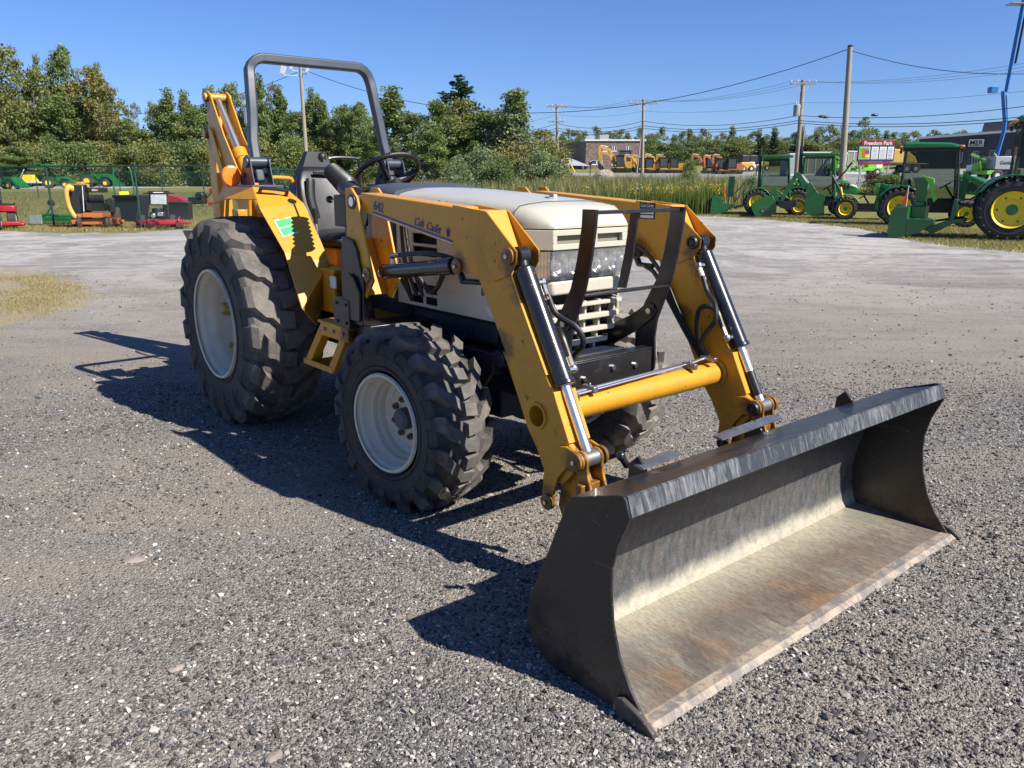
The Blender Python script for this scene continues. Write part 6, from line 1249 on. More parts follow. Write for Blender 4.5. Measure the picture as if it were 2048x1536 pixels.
# ------------------------------------------------------------------ poles, cables, buildings, far machines
def pole(label, u, vtop, Y, r0, r1, lean=0., arms=(), group=None):
    x = xat(u, Y); z0 = float(zt(x, Y)); h = zat(vtop, Y) - z0
    t = thing('utility_pole', label, 'utility pole', (x, Y, z0), 0, group)
    m = MB(); m.tube([(0, 0, -.2), (lean * .5, 0, h * .5), (lean, 0, h)], [r0, (r0 + r1) / 2, r1], 14); m.build('shaft', M['wood'], t, smooth_=60)
    for (dz, w, kind) in arms:
        m = MB(); m.box((lean - w, -.16, h - dz - .06), (lean + w, -.06, h - dz + .06)); a = m.build('crossarm', M['wood'], t, bevel=.01)
        for s in (-1, -.45, .45, 1):
            m = MB(); m.lathe([(0, .02), (.05, .05), (.10, .03), (.16, .045), (.2, .01)], (lean + s * w * .93, -.11, h - dz + .06), 'z', 10); m.build('insulator', M['lgrey'], a)
        m = MB(); m.tube([(lean - w * .55, -.11, h - dz), (lean, -.05, h - dz - .7)], .02, 5); m.tube([(lean + w * .55, -.11, h - dz), (lean, -.05, h - dz - .7)], .02, 5); m.build('brace', M['lgrey'], a)
    return t, x, z0, h
def transformer(t, x, z, s=1.):
    m = MB(); m.lathe([(0, .001), (0, .24), (.75, .24), (.80, .2), (.82, .001)], (x, -.1, z), 'z', 18); o = m.build('transformer', M['grey'], t)
    m = MB(); m.cyl((x - .08, -.1, z + .8), (x - .08, -.1, z + 1.05), .04, 8); m.cyl((x + .08, -.1, z + .8), (x + .08, -.1, z + 1.05), .04, 8); m.build('bushing', M['lgrey'], o)
pA, xA, zA, hA_ = pole('utility pole left of the brick building, transformer below its two crossarms', 1116, 208, 86, .17, .12, -.25, ((.25, 1.05, 0), (1.7, .85, 0)))
transformer(pA, -.5, hA_ - 4.2)
pB, xB, zB, hB_ = pole('utility pole with a single crossarm standing in front of the yellow excavators', 1284, 198, 78, .17, .12, -.15, ((.4, 1.3, 0),))
pC, xC, zC, hC_ = pole('utility pole with grey transformer and crossarm behind the second green tractor', 1591, 160, 62, .19, .14, -.1, ((.25, .95, 0),))
transformer(pC, -.42, hC_ - 2.5)
m = MB(); m.tube([(.25, -.2, hC_ - 3.0), (.22, -.25, hC_ - 5.5), (.2, -.2, hC_ - 9.)], .035, 6); m.build('conduit', M['grey'], pC)
for dz in (7.4, 8.4): m = MB(); m.box((-.15, -.4, hC_ - dz), (.35, -.15, hC_ - dz + .25)); m.build('splice_case', M['plastic'], pC)
pD, xD, zD, hD_ = pole('tall bare pole without crossarms, right of the transformer pole', 1681, 93, 44, .175, .125, -.28)
m = MB(); m.cyl((-.28, 0, hD_ - .02), (-.28, 0, hD_ + .06), .135, 14); m.build('pole_cap', M['plastic'], pD)
pE, xE, zE, hE_ = pole('pole with floodlights seen through the roll bar', 618, 128, 60, .16, .11, -.05)
for (dx, dz, s) in ((-1.15, .35, 1), (-.55, .05, .6), (.55, .25, .6)):
    m = MB(); m.tube([(-.05, 0, hE_ - dz - .45), (-.05 + dx, -.1, hE_ - dz - .40)], .03, 6); m.build('lamp_bracket', M['lgrey'], pE); m = MB(); m.box((-.05 + dx - .22 * s, -.25, hE_ - dz - .35), (-.05 + dx + .12 * s, .0, hE_ - dz + .20 * s), rotm('Y', 20)); m.build('floodlight', M['lgrey'], pE, bevel=.02)
pF, xF, zF, hF_ = pole('thin short pole leaning beside the brick building', 1273, 262, 108, .10, .08, .45)
def cable(label, A, B, sag, r=.016, mat='cable', n=24):
    A, B = Vector(A), Vector(B); L = [A.lerp(B, i / n) - Vector((0, 0, 4 * sag * (i / n) * (1 - i / n))) for i in range(n + 1)]
    o = MB().tube([p - A for p in L], r, 5).build('overhead_cable', M[mat], None, loc=A); tag(o, label, 'cable'); return o
def W(u, v, Y): return (xat(u, Y, zat(v, Y)), Y, zat(v, Y))
E1 = W(606, 139, 60); D1 = W(1695, 99, 44)
cable('long black cable between the floodlight pole and the tall bare pole', E1, D1, 3.0, .020)
cable('black cable running right from the tall bare pole', D1, W(2400, 88, 40), 1.25, .018)
cable('thin cable dropping left from the floodlight pole behind the boom', E1, W(180, 225, 75), 1.1, .018)
ca, cb = (xC - .1, 62, zC + hC_), (xB - .15, 78, zB + hB_)
r_end = lambda v, Y: W(2150, v, Y)
for k, (dv, x0, l) in enumerate(((-.1, -.9, 'left'), (.0, .0, 'middle'), (.05, .9, 'right'))):
    cable('thin grey high wire on the %s insulator, transformer pole to single-crossarm pole' % l, (ca[0] + x0, ca[1], ca[2] - .1), (cb[0] + x0 * 1.3, cb[1], cb[2] - .1), .55, .011, 'cablegrey')
    cable('thin grey high wire on the %s insulator, running right from the transformer pole' % l, (ca[0] + x0, ca[1], ca[2] - .1), r_end(112 - 4 + 8 * k, 47), .5, .010, 'cablegrey')
    cable('thin grey high wire on the %s insulator, single-crossarm pole to double-crossarm pole' % l, (cb[0] + x0 * 1.3, cb[1], cb[2] - .1), (xA - .25 + x0, 86, zA + hA_ - .1), .45, .012, 'cablegrey')
for v1, v2, v3, v4, r, sg, l in ((205, 224, 200, 170, .011, .35, 'lone grey wire'), (231, 242, 232, 198, .022, .55, 'upper black communication cable'), (241, 251, 243, 222, .024, .5, 'middle black communication cable'), (246, 256, 249, 228, .024, .5, 'lower black communication cable')):
    mt = 'cablegrey' if v1 < 210 else 'cable'
    a = W(1597 if v1 > 210 else 1601, v1, 62); b = W(1286, v2, 78) if v1 > 210 else W(1287, 222, 78)
    cable(l + ' between transformer and single-crossarm poles', a, b, sg, r, mt); cable(l + ' running right from the transformer pole', a, W(2150, v4, 47), sg * .9, r, mt)
    cable(l + ' between single- and double-crossarm poles', b, W(1115, v2 + 5, 86), sg, r, mt); cable(l + ' running left from the double-crossarm pole behind the trees', W(1115, v2 + 5, 86), W(1000, v2 + 22, 95), .3, r, mt)
for u, v in ((1643, 233), (1651, 234), (1749, 230)):
    p = W(u, v, 60 if u < 1700 else 57); m = MB(); m.ball((0, 0, 0), .12, 10, 6, (2.2, 1, .8)); tag(m.build('cable_splice', M['plastic'], None, loc=p), {1643: 'left black splice case hanging on the cable right of the transformer pole', 1651: 'right black splice case hanging on the cable right of the transformer pole', 1749: 'black coil of spare cable hanging right of the tall bare pole'}[u], 'cable splice')
# brick building
def ptop(v, Y): return zat(v, Y)
Yb = 150
x0, x1 = xat(1171, Yb), xat(1287, Yb); zb = float(zt((x0 + x1) / 2, Yb)) - .6; ztop = zat(282, Yb)
bb = thing('brick_building', 'two-storey mottled brick building with white roof edge behind the excavators', 'building', (x0, Yb, zb), 0); Wd = x1 - x0; H = ztop - zb; s = Wd / 116
def px2(u, v): return (u - 1171) * s, zat(v, Yb) - zb
def wallpanel(wid, hgt, holes, name, par, mat, M4=None, th=.25):
    xs = sorted({0, wid} | {h[0] for h in holes} | {h[1] for h in holes}); zs = sorted({0, hgt} | {h[2] for h in holes} | {h[3] for h in holes}); m = MB()
    for i in range(len(xs) - 1):
        for j in range(len(zs) - 1):
            cx, cz = (xs[i] + xs[i + 1]) / 2, (zs[j] + zs[j + 1]) / 2
            if any(h[0] < cx < h[1] and h[2] < cz < h[3] for h in holes): continue
            m.box((xs[i], 0, zs[j]), (xs[i + 1], th, zs[j + 1]))
    if M4 is not None: m.xf(M4)
    return m.build(name, mat, par, smooth_=0)
wins = []
for (u0, u1, v0, v1) in ((1206, 1213, 291, 302), (1223, 1232, 291, 302), (1251, 1260, 291, 302), (1163.5 + 0, 0, 0, 0), (1164 + 0, 0, 0, 0), (1223, 1232, 319, 330)):
    if u1: a, zb1 = px2(u0, v1); b, zt1 = px2(u1, v0); wins.append((a, b, zb1, zt1))
a, zb1 = px2(1174, 329); wins.append((.9, 3.1, zb1, px2(0, 320)[1]))
wallpanel(Wd, H, wins, 'front_wall', bb, M['brick'])
for (a, b, c, d) in wins:
    m = MB(); e = .09
    m.box((a, .02, c), (b, .12, c + e)); m.box((a, .02, d - e), (b, .12, d)); m.box((a, .02, c), (a + e, .12, d)); m.box((b - e, .02, c), (b, .12, d)); m.box(((a + b) / 2 - e, .02, c), ((a + b) / 2 + e, .12, d)); m.box((a - .1, -.06, c - .12), (b + .1, .1, c)); w_ = m.build('window', M['roofwhite'], bb, smooth_=0)
    m = MB(); m.box((a + e, .08, c + e), (b - e, .10, d - e)); m.build('pane', M['winglass'], w_, smooth_=0)
m = MB(); m.box((-.25, -.2, H), (Wd + .25, 20, H + .28)); m.build('roof', M['roofwhite'], bb, smooth_=0)
dxl = xat(1093, 168) - x0
ang = math.atan2(18, dxl); Ls = math.hypot(18, dxl); M4 = Matrix.Rotation(ang, 4, 'Z') @ Matrix.Scale(-1, 4, Vector((0, 1, 0)))
wl = wallpanel(Ls, H - .05, [(Ls * .50, Ls * .56, H * .55, H * .82)], 'side_wall', bb, M['brick'], M4)
m = MB(); m.box((Ls * .50, .0, H * .55), (Ls * .56, .1, H * .82)); m.xf(M4); w_ = m.build('window', M['roofwhite'], bb, smooth_=0)
m = MB(); m.box((Ls * .51, -.06, H * .57), (Ls * .55, -.01, H * .80)); m.xf(M4); m.build('pane', M['winglass'], w_, smooth_=0)
for (u0, u1, v0) in ((1172, 1190, 272), (1200, 1218, 269)):
    a = (u0 - 1171) * s; b = (u1 - 1171) * s; m = MB(); m.box((a, 2, H + .28), (b, 5, zat(v0, Yb + 2) - zb)); m.build('roof_vent', M['grey'], bb, bevel=.05)
a, _ = px2(1114, 300); m = MB(); zr = zat(318, 146) - zb; m.loft([[(a - .6, -4, zr - 1.0), (1.0 - .5, -4, zr - 1.2), (1.0 - .5, 0, zr - 1.2), (a - .6, 0, zr - 1.0)], [(a + 1.2, -2, zr + .5), (a + 1.4, -2, zr + .5), (a + 1.4, -1, zr + .5), (a + 1.2, -1, zr + .5)]]); m.build('porch_roof', M['grey'], bb, smooth_=0)
for dx in (1.4, -5.0): m = MB(); m.cyl((a + dx + 3, -3.6, .6), (a + dx + 3, -3.6, zr - 1.1), .17, 10); m.build('porch_post', M['roofwhite'], bb)
q = W(1150, 345, 120); m = MB(); m.tube([(0, 0, 0), (-1.5, 8, 3.8)], .09, 8); tag(m.build('guy_guard', M['jyellow'], None, loc=q), 'yellow guy-wire guard slanting in front of the porch', 'guy guard')
# dark metal building
Ym = 128; xa, xb = xat(1832, Ym), xat(2260, Ym - 10); zb = float(zt(xa, Ym)) - 1.2
mb_ = thing('metal_building', 'long dark grey metal building with a light roof edge at the right', 'building', (xa, Ym, zb), 0)
Hl = zat(279, Ym) - zb; Hr = zat(268, Ym) - zb + .3; Lx = xb - xa; ang = math.atan2(-14, Lx); Lw = math.hypot(14, Lx); M4 = Matrix.Rotation(ang, 4, 'Z')
sc_ = Lw / (2260 - 1832)
def mw(u0, u1, v0, v1):
    Yy = Ym - 14 * (u0 - 1832) / 428; return ((u0 - 1832) * sc_ * 1.0, (u1 - 1832) * sc_, zat(v1, Yy) - zb, zat(v0, Yy) - zb)
mwin = [mw(1910, 1922, 302, 326), mw(1972, 1991, 300, 316), mw(2003, 2012, 299, 314), mw(1940, 1952, 302, 333)]
hole = [(max(.1, a), b, max(.0, c), d) for a, b, c, d in mwin]
o = wallpanel(Lw, Hl, hole, 'front_wall', mb_, M['cladding'], M4); 
m = MB(); m.prism([(0, Hl), (Lw, Hl), (Lw, Hl + (Hr - Hl) * 1.0 + .6), (0, Hl + .05)], 'y', 0, .25); m.xf(M4); m.build('parapet', M['cladding'], mb_, smooth_=0)
m = MB(); m.prism([(-.2, Hl + .05), (Lw, Hl + (Hr - Hl) + .6), (Lw, Hl + (Hr - Hl) + .95), (-.2, Hl + .38)], 'y', -.15, 25); m.xf(M4); m.build('roof_edge', M['lgrey'], mb_, smooth_=0)
m = MB(); m.box((0, .26, 0), (.2, 24, Hl)); m.xf(M4); m.build('side_wall', M['cladding'], mb_, smooth_=0)
a = (1955 - 1832) * sc_; m = MB(); m.prism([(a, Hl + .3), (a + .0, zat(247, Ym) - zb), (Lw, zat(240, Ym) - zb + .6), (Lw, Hl + .6)], 'y', 4, 16); m.xf(M4); m.build('upper_storey', M['cladding'], mb_, smooth_=0)
for i, (a, b, c, d) in enumerate(hole):
    m = MB(); e = .12; m.box((a, .05, c), (b, .15, c + e)); m.box((a, .05, d - e), (b, .15, d)); m.box((a, .05, c), (a + e, .15, d)); m.box((b - e, .05, c), (b, .15, d)); m.box(((a + b) / 2 - .05, .05, c), ((a + b) / 2 + .05, .15, d)); m.xf(M4); w_ = m.build('door' if i == 3 else 'window', M['grey'], mb_, smooth_=0)
    m = MB(); m.box((a + e, .12, c + e), (b - e, .14, d - e)); m.xf(M4); m.build('pane', M['winglass'], w_, smooth_=0)
a, b, c, d = mw(1930, 1959, 279, 294)
m = MB(); m.box((a, -.30, c), (b, -.02, d)); m.xf(M4); sg = m.build('name_sign', M['lgrey'], mb_, smooth_=0)
p = M4 @ Vector((a + .15, -.33, c + (d - c) * .28)); dirx = M4.to_3x3() @ Vector((1, 0, 0))
text_mesh('MER', (d - c) * .82, M['dark'], 'sign_lettering', sg, p, dirx, (0, 0, 1), 0, .01, .02, 1.0, 'LEFT', 1.02)
m = MB(); m.box((a + .15, -.34, c + .10), (b - .15, -.31, c + (d - c) * .17)); m.xf(M4); m.build('sign_line', M['dark'], sg, smooth_=0)
m = MB(); m.box((a - .1, -.29, c - .1), (b + .1, -.03, c)); m.box((a - .1, -.29, d), (b + .1, -.03, d + .1)); m.box((b, -.29, c), (b + .15, -.03, d)); m.xf(M4); m.build('sign_frame', M['dark'], sg, smooth_=0)
# yellow excavators
def excavator(label, u, v, k, rz, mat, group=None, Y=None, flip=1):
    k *= .88; q = at(u, v); t = thing('excavator', label, 'excavator', q, rz, group)
    for s in (-1, 1):
        m = MB(); m.prism([(-1.2 * k, .0), (1.2 * k, .0), (1.45 * k, .22 * k), (1.3 * k, .5 * k), (-1.3 * k, .5 * k), (-1.45 * k, .22 * k)], 'y', s * .55 * k, s * .95 * k); m.build('track', M['plastic'], t, bevel=.03)
    m = MB(); m.box((-1.5 * k, -.9 * k, .62 * k), (1.0 * k, .9 * k, .82 * k)); m.prism([(-1.6 * k, .80 * k), (-1.6 * k, 1.45 * k), (-1.2 * k, 1.6 * k), (-.3 * k, 1.6 * k), (-.3 * k, .8 * k)], 'y', -.9 * k, .9 * k); m.box((-.3 * k, -.9 * k, .8 * k), (1.0 * k, -.1 * k, 1.2 * k)); m.build('house', mat, t, bevel=.04)
    m = MB()
    for x in (-.35, 1.0):
        for y in (.0, .85): m.tube([(x * k, y * k, .8 * k), (x * k * .96, y * k, 2.5 * k)], .05 * k, 4)
    m.box((-.42 * k, -.05 * k, 2.48 * k), (1.05 * k, .9 * k, 2.58 * k)); m.build('cab_frame', M['plastic'], t)
    m = MB(); m.box((-.33 * k, .03 * k, 1.0 * k), (.96 * k, .82 * k, 2.45 * k)); m.build('cab_window', M['winglass'], t, bevel=.03)
    m = MB(); m.prism([(1.0 * k, .85 * k), (1.15 * k, 1.0 * k), (2.0 * k, 2.75 * k), (3.3 * k, 3.05 * k), (3.35 * k, 2.85 * k), (2.2 * k, 2.45 * k), (1.4 * k, .85 * k)], 'y', -.32 * k, -.12 * k); m.build('boom', mat, t, bevel=.03)
    m = MB(); m.prism([(3.15 * k, 3.2 * k), (3.5 * k, 3.1 * k), (3.55 * k, 2.4 * k), (3.3 * k, 1.0 * k), (3.15 * k, 1.0 * k), (3.2 * k, 2.6 * k)], 'y', -.30 * k, -.14 * k); m.build('dipper', mat, t, bevel=.03)
    m = MB(); m.tube([(1.35 * k, -.22 * k, 1.1 * k), (2.3 * k, -.22 * k, 2.5 * k)], .07 * k, 8); m.tube([(2.3 * k, -.22 * k, 3.0 * k), (3.25 * k, -.22 * k, 3.15 * k)], .06 * k, 8); m.build('cylinder', M['lgrey'], t)
    m = MB(); m.prism([(3.1 * k, 1.05 * k), (3.5 * k, 1.0 * k), (3.45 * k, .5 * k), (3.1 * k, .15 * k), (2.75 * k, .3 * k), (2.9 * k, .7 * k)], 'y', -.5 * k, .1 * k); m.build('bucket', M['plastic'], t, bevel=.02)
    m = MB(); m.box((1.6 * k, -.95 * k, .05 * k), (1.7 * k, .95 * k, .5 * k)); m.build('dozer_blade', M['plastic'], t)
    return t
gy = 'yellow excavators parked beyond the road'; go = 'orange excavators parked beyond the road'
excavator('largest yellow excavator with its boom raised highest, at the left end of the row', 1252, 344, 1.35, R_(185), M['exyellow'], gy)
excavator('second yellow excavator from the left, boom lower than the largest one', 1245, 345, 1.05, R_(176), M['exyellow'], gy)
excavator('yellow excavator just left of the single-crossarm pole', 1288, 346, .90, R_(178), M['exyellow'], gy)
excavator('yellow excavator half hidden by the single-crossarm pole', 1302, 346, .88, R_(172), M['exyellow'], gy)
excavator('yellow excavator right of the single-crossarm pole, bucket towards it', 1330, 346, .92, R_(180), M['exyellow'], gy)
excavator('rightmost yellow excavator of the row, dark cab towards the road', 1352, 346, .90, R_(170), M['exyellow'], gy)
excavator('leftmost orange excavator with its arm behind the roadside bush', 1424, 347, .90, R_(178), M['orange'], go)
excavator('middle orange excavator with a folded pale arm', 1446, 348, .85, R_(184), M['orange'], go)
excavator('rightmost orange excavator with a dark cab', 1466, 348, .88, R_(176), M['orange'], go)
for (u, v, mat, l) in ((1487, 343, 'exyellow', 'small black and yellow skid loader right of the orange excavators'), (1503, 342, 'lgrey', 'white and black skid loader left of the first green tractor'), (1519, 341, 'exyellow', 'yellow skid loader above the first green tractor')):
    q = at(u, v); t = thing('skid_loader', l, 'loader', q, R_(200)); m = MB(); m.box((-1.1, -.8, .4), (1.0, .8, 1.3)); m.prism([(.9, .8), (1.9, .4), (1.9, .05), (.9, .3)], 'y', -.8, .8); m.build('body', M[mat], t, bevel=.1); m = MB(); m.box((-.6, -.6, 1.3), (.8, .6, 2.3)); m.build('cab', M['plastic'], t, bevel=.1)
    for x in (-.65, .65):
        for y in (-.85, .85): caster(t, x, y, .42, .3, M['lgrey'], 'wheel')
# containers, signs, lifts
def container(label, u0, u1, vt, Y, mat='container'):
    a, b = xat(u0, Y), xat(u1, Y); z0 = float(zt(a, Y)); h = zat(vt, Y) - z0; t = thing('shipping_container', label, 'container', (a, Y, z0), 0); m = MB(); m.box((0, 0, .1), (b - a, 2.6, h)); m.build('body', M[mat], t, smooth_=0)
    m = MB(); m.box((-.05, -.05, h - .12), (b - a + .05, .02, h + .03)); m.box((-.05, -.05, .05), (b - a + .05, .02, .25)); m.box((-.05, -.05, .1), (.1, .02, h)); m.box((b - a - .1, -.05, .1), (b - a + .05, .02, h)); m.build('edge_frame', M['lgrey'], t)
    n = int((b - a) / .8)
    for i in range(1, n): m = MB(); m.box((i * (b - a) / n - .04, -.04, .25), (i * (b - a) / n + .04, .0, h - .12)); m.build('rib', M['lgrey'], t, smooth_=0)
container('grey shipping container end beside the transformer pole', 1574, 1598, 307, 92, 'grey'); container('long pale shipping container behind the second cab tractor', 1598, 1659, 304, 93); container('pale container behind the tall bare pole and sign', 1690, 1760, 302, 98)
Ys = 58; a, b = xat(1709, Ys), xat(1781, Ys); z0 = float(zt(a, Ys)); t = thing('park_sign', 'Freedom Park directory sign with red header and coloured map', 'sign', (a, Ys, z0), 0); w = b - a
def sz(v): return zat(v, Ys) - z0
m = MB(); m.box((0, .0, sz(323)), (w, .14, sz(291))); m.build('panel', M['signblue'], t, bevel=.01)
m = MB(); m.box((w * .06, -.03, sz(292)), (w * .98, .12, sz(280))); hd = m.build('header', M['signred'], t, bevel=.02)
text_mesh('Freedom Park', (sz(280) - sz(292)) * .92, M['white'], 'header_lettering', hd, (w * .52, -.036, sz(290)), (1, 0, 0), (0, 0, 1), 0, .004, .006, 1., 'CENTER', .93)
m = MB(); m.box((w * .04, -.03, sz(329)), (w * .92, .12, sz(323.5))); ft = m.build('footer', M['signred'], t, bevel=.01)
text_mesh('COMMERCE & INDUSTRY', (sz(324) - sz(328)) * .80, M['redlight'] if 'redlight' in M else M['orangered'], 'footer_lettering', ft, (w * .48, -.036, sz(327.4)), (1, 0, 0), (0, 0, 1), 0, .004, .003, 1.1, 'CENTER', .9)
for i, (f0, f1) in enumerate(((.02, .32), (.36, .55), (.58, .77), (.80, .97))):
    m = MB(); m.box((w * f0, -.02, sz(318.5)), (w * f1, -.0, sz(293.5))); pn = m.build('board', M['white'], t, smooth_=0)
    if i == 0:
        for (g0, g1, v0, v1, mt) in ((.03, .30, 294.5, 317.5, 'lime'), (.10, .22, 297, 316, 'orange'), (.19, .30, 300, 308, 'signpurple'), (.20, .30, 309, 315, 'jyellow')): m = MB(); m.box((w * g0, -.026 - .002 * (g0 > .05) - .003 * (g0 > .15) - .001 * (g0 > .195), sz(v1)), (w * g1, -.021, sz(v0))); m.build('map_patch', M.get(mt, M['signblue']), pn, smooth_=0)
    else:
        for j in range(8): m = MB(); m.box((w * (f0 + .025), -.026, sz(317 - j * 2.7)), (w * (f1 - .03), -.021, sz(316.1 - j * 2.7))); m.build('text_line', M['grey'] if (i < 3 or j % 2) else M['signblue'], pn, smooth_=0)
for f in (.12, .88): m = MB(); m.box((w * f - .06, .02, 0), (w * f + .06, .12, sz(323))); m.build('post', M['grey'], t)
def lift(label, u, v, k, rz):
    q = at(u, v); t = thing('towable_lift', label, 'lift', q, rz); m = MB(); m.box((-1.6 * k, -.5 * k, .5 * k), (1.4 * k, .5 * k, .8 * k)); m.tube([(1.2 * k, 0, .8 * k), (-1.0 * k, 0, 1.5 * k), (1.3 * k, 0, 2.1 * k)], .14 * k, 4); m.tube([(-1.2 * k, -.3 * k, .6 * k), (-1.3 * k, -.3 * k, 1.9 * k), (-1.0 * k, -.3 * k, 2.1 * k)], .08 * k, 6); m.box((-.3 * k, -.4 * k, .8 * k), (.5 * k, .4 * k, 1.4 * k)); m.build('boom', M['lime'], t, bevel=.02); caster(t, .6 * k, -.6 * k, .36 * k, .2 * k); caster(t, .6 * k, .6 * k, .36 * k, .2 * k)
    m = MB()
    for s in (-1, 1): m.tube([(-.8 * k, s * .4 * k, .6 * k), (-1.3 * k, s * 1.0 * k, 1.5 * k)], .07 * k, 4)
    m.build('outrigger', M['lime'], t); m = MB(); m.box((.6 * k, -.35 * k, .8 * k), (1.3 * k, .35 * k, 1.25 * k)); m.build('battery_box', M['white'], t, bevel=.04)
lift('lime green towable lift left of the tall bare pole, partly behind a cab', 1672, 352, 1.1, R_(100)); lift('lime green towable lift under the park sign', 1735, 352, 1.1, R_(10)); lift('lime green towable lift in front of the dark metal building', 1957, 362, 1.05, R_(95))
q = at(1995, 362); t = thing('boom_lift', 'white-bodied boom lift with a tall blue jointed boom reaching the top edge', 'boom lift', q, 0); Yq = q[1]
def bl_(u, v): return (xat(u, Yq, zat(v, Yq)) - q[0], 0, zat(v, Yq) - q[2])
m = MB(); a, b = bl_(1974, 340), bl_(2026, 313); m.box((a[0], -1, a[2]), (b[0], 1, b[2])); m.build('turntable', M['grey'], t, bevel=.08)
text_mesh('Genie', .40, M['slate'], 'lettering', t, (bl_(1985, 330)[0], -1.02, bl_(0 + 1985, 329)[2]), (1, 0, 0), (0, 0, 1), .1, .006, .004)
m = MB(); m.box((a[0] - .3, -.9, .5), (b[0] + .3, .9, a[2] + .05)); m.build('chassis', M['plastic'], t, bevel=.05)
for x in (a[0] + .3, b[0] - .3):
    for y in (-1.0, 1.0): caster(t, x, y, .45, .35, M['lgrey'], 'wheel')
def bpx(p, dy=0): v = bl_(*p); return (v[0], dy, v[2])
m = MB(); m.tube([bpx((1994, 310)), bpx((2008, 262)), bpx((2010, 240))], .17, 4); m.build('lower_boom', M['boomblue'], t); m = MB(); m.tube([bpx((2010, 246)), bpx((2006, 182))], .19, 4); m.box((bpx((2004, 0))[0], -.3, bpx((0, 186))[2]), (bpx((2018, 0))[0], .3, bpx((0, 174))[2])); m.build('riser', M['boomblue'], t, bevel=.02)
m = MB(); m.tube([bpx((2012, 184)), bpx((2030, 90)), bpx((2050, -10))], .17, 4); m.build('main_boom', M['boomblue'], t); m = MB(); m.tube([bpx((2026, 128), -.3), bpx((2046, 30), -.3)], .10, 4); m.build('boom_cable_track', M['plastic'], t); m = MB(); m.tube([bpx((2014, 190), .1), bpx((2016, 245), .1)], .05, 6); m.build('boom_hose', M['plastic'], t)
m = MB(); k0 = bpx((2030, 8)); 
for dz in (0, .5, 1.0): m.tube([(k0[0] - .5, -.5, k0[2] + dz), (k0[0] + .8, -.5, k0[2] + dz), (k0[0] + .8, .5, k0[2] + dz), (k0[0] - .5, .5, k0[2] + dz), (k0[0] - .5, -.5, k0[2] + dz)], .035, 5)
m.box((k0[0] - .5, -.5, k0[2] - .05), (k0[0] + .8, .5, k0[2])); m.build('platform', M['grey'], t)
q = at(1795, 346); t = thing('flatbed_truck', 'black flatbed truck carrying a tan machine, right of the park sign', 'truck', q, 0); m = MB(); m.box((-3.5, -1.1, .9), (3.2, 1.1, 1.15)); m.box((-5.0, -1.1, .7), (-3.5, 1.1, 2.7)); m.build('bed', M['plastic'], t, bevel=.06)
for x in (-4.2, .6, 1.7): caster(t, x, -1.0, .5, .3, M['grey'], 'wheel'); caster(t, x, 1.0, .5, .3, M['grey'], 'wheel')
m = MB(); m.prism([(-1.6, 1.15), (-1.9, 1.9), (-1.2, 2.9), (.6, 2.6), (1.6, 1.9), (2.0, 1.15)], 'y', -.8, .8); m.build('loaded_machine', M['hosey'], t, bevel=.1); m = MB(); m.tube([(-1.2, -.7, 2.7), (-1.2, -.7, 3.9), (-.2, -.7, 4.0), (-.1, -.7, 2.7)], .07, 5); m.build('machine_frame', M['plastic'], t)
q = at(1208, 371); m = MB(); m.ball((0, 0, 0), 1.0, 16, 10, (1.05, .8, .86)); rr = random.Random(2); m.v = [(x + rr.uniform(-.09, .09), y + rr.uniform(-.09, .09), z + rr.uniform(-.08, .08)) for x, y, z in m.v]; tag(m.build('boulder', M['rock'], None, smooth_=45, loc=(q[0], q[1], q[2] + .35)), 'large pale boulder standing in the meadow beyond the reeds', 'boulder')
for i, (u, v) in enumerate(((1512, 352), (1180, 352))):
    q = at(u, v); m = MB(); m.box((-.05, -.05, 0), (.05, .05, 1.5)); m.box((-.2, -.2, 1.3), (.2, .2, 1.6)); tag(m.build('mailbox' if i else 'marker_post', M['plastic'], None, loc=q), ['dark post by the parking lot left of the first green tractor', 'dark mailbox on a post beside the road in front of the brick building'][i], 'mailbox' if i else 'post')
# ------------------------------------------------------------------ trees
ORD = 'leftmost,second,third,fourth,fifth,sixth,seventh,eighth,ninth,tenth,eleventh,twelfth,thirteenth,fourteenth,fifteenth,sixteenth,seventeenth,eighteenth,nineteenth,twentieth'.split(',')
def ordinals(pref):
    L = sorted([o for o in C.objects if o.get('label') == pref], key=lambda o: o.location.x / o.location.y)
    for i, o in enumerate(L): o['label'] = pref + (', leftmost of its kind' if i == 0 else ', %s of its kind from the left' % ORD[i])
def leaf_quads(Cn, size, rg, up=.35):
    n = len(Cn); d = rg.normal(0, 1, (n, 3)); d[:, 2] += up; d /= np.linalg.norm(d, axis=1)[:, None]
    a = np.cross(d, rg.normal(0, 1, (n, 3))); a /= np.linalg.norm(a, axis=1)[:, None]; b = np.cross(d, a)
    s = size * rg.uniform(.55, 1.35, n)[:, None]; a *= s; b *= s * .62
    V = np.stack([Cn - a, Cn - a * .1 - b, Cn + a, Cn - a * .1 + b], 1).reshape(-1, 3); F = np.arange(n * 4).reshape(-1, 4); return V, F
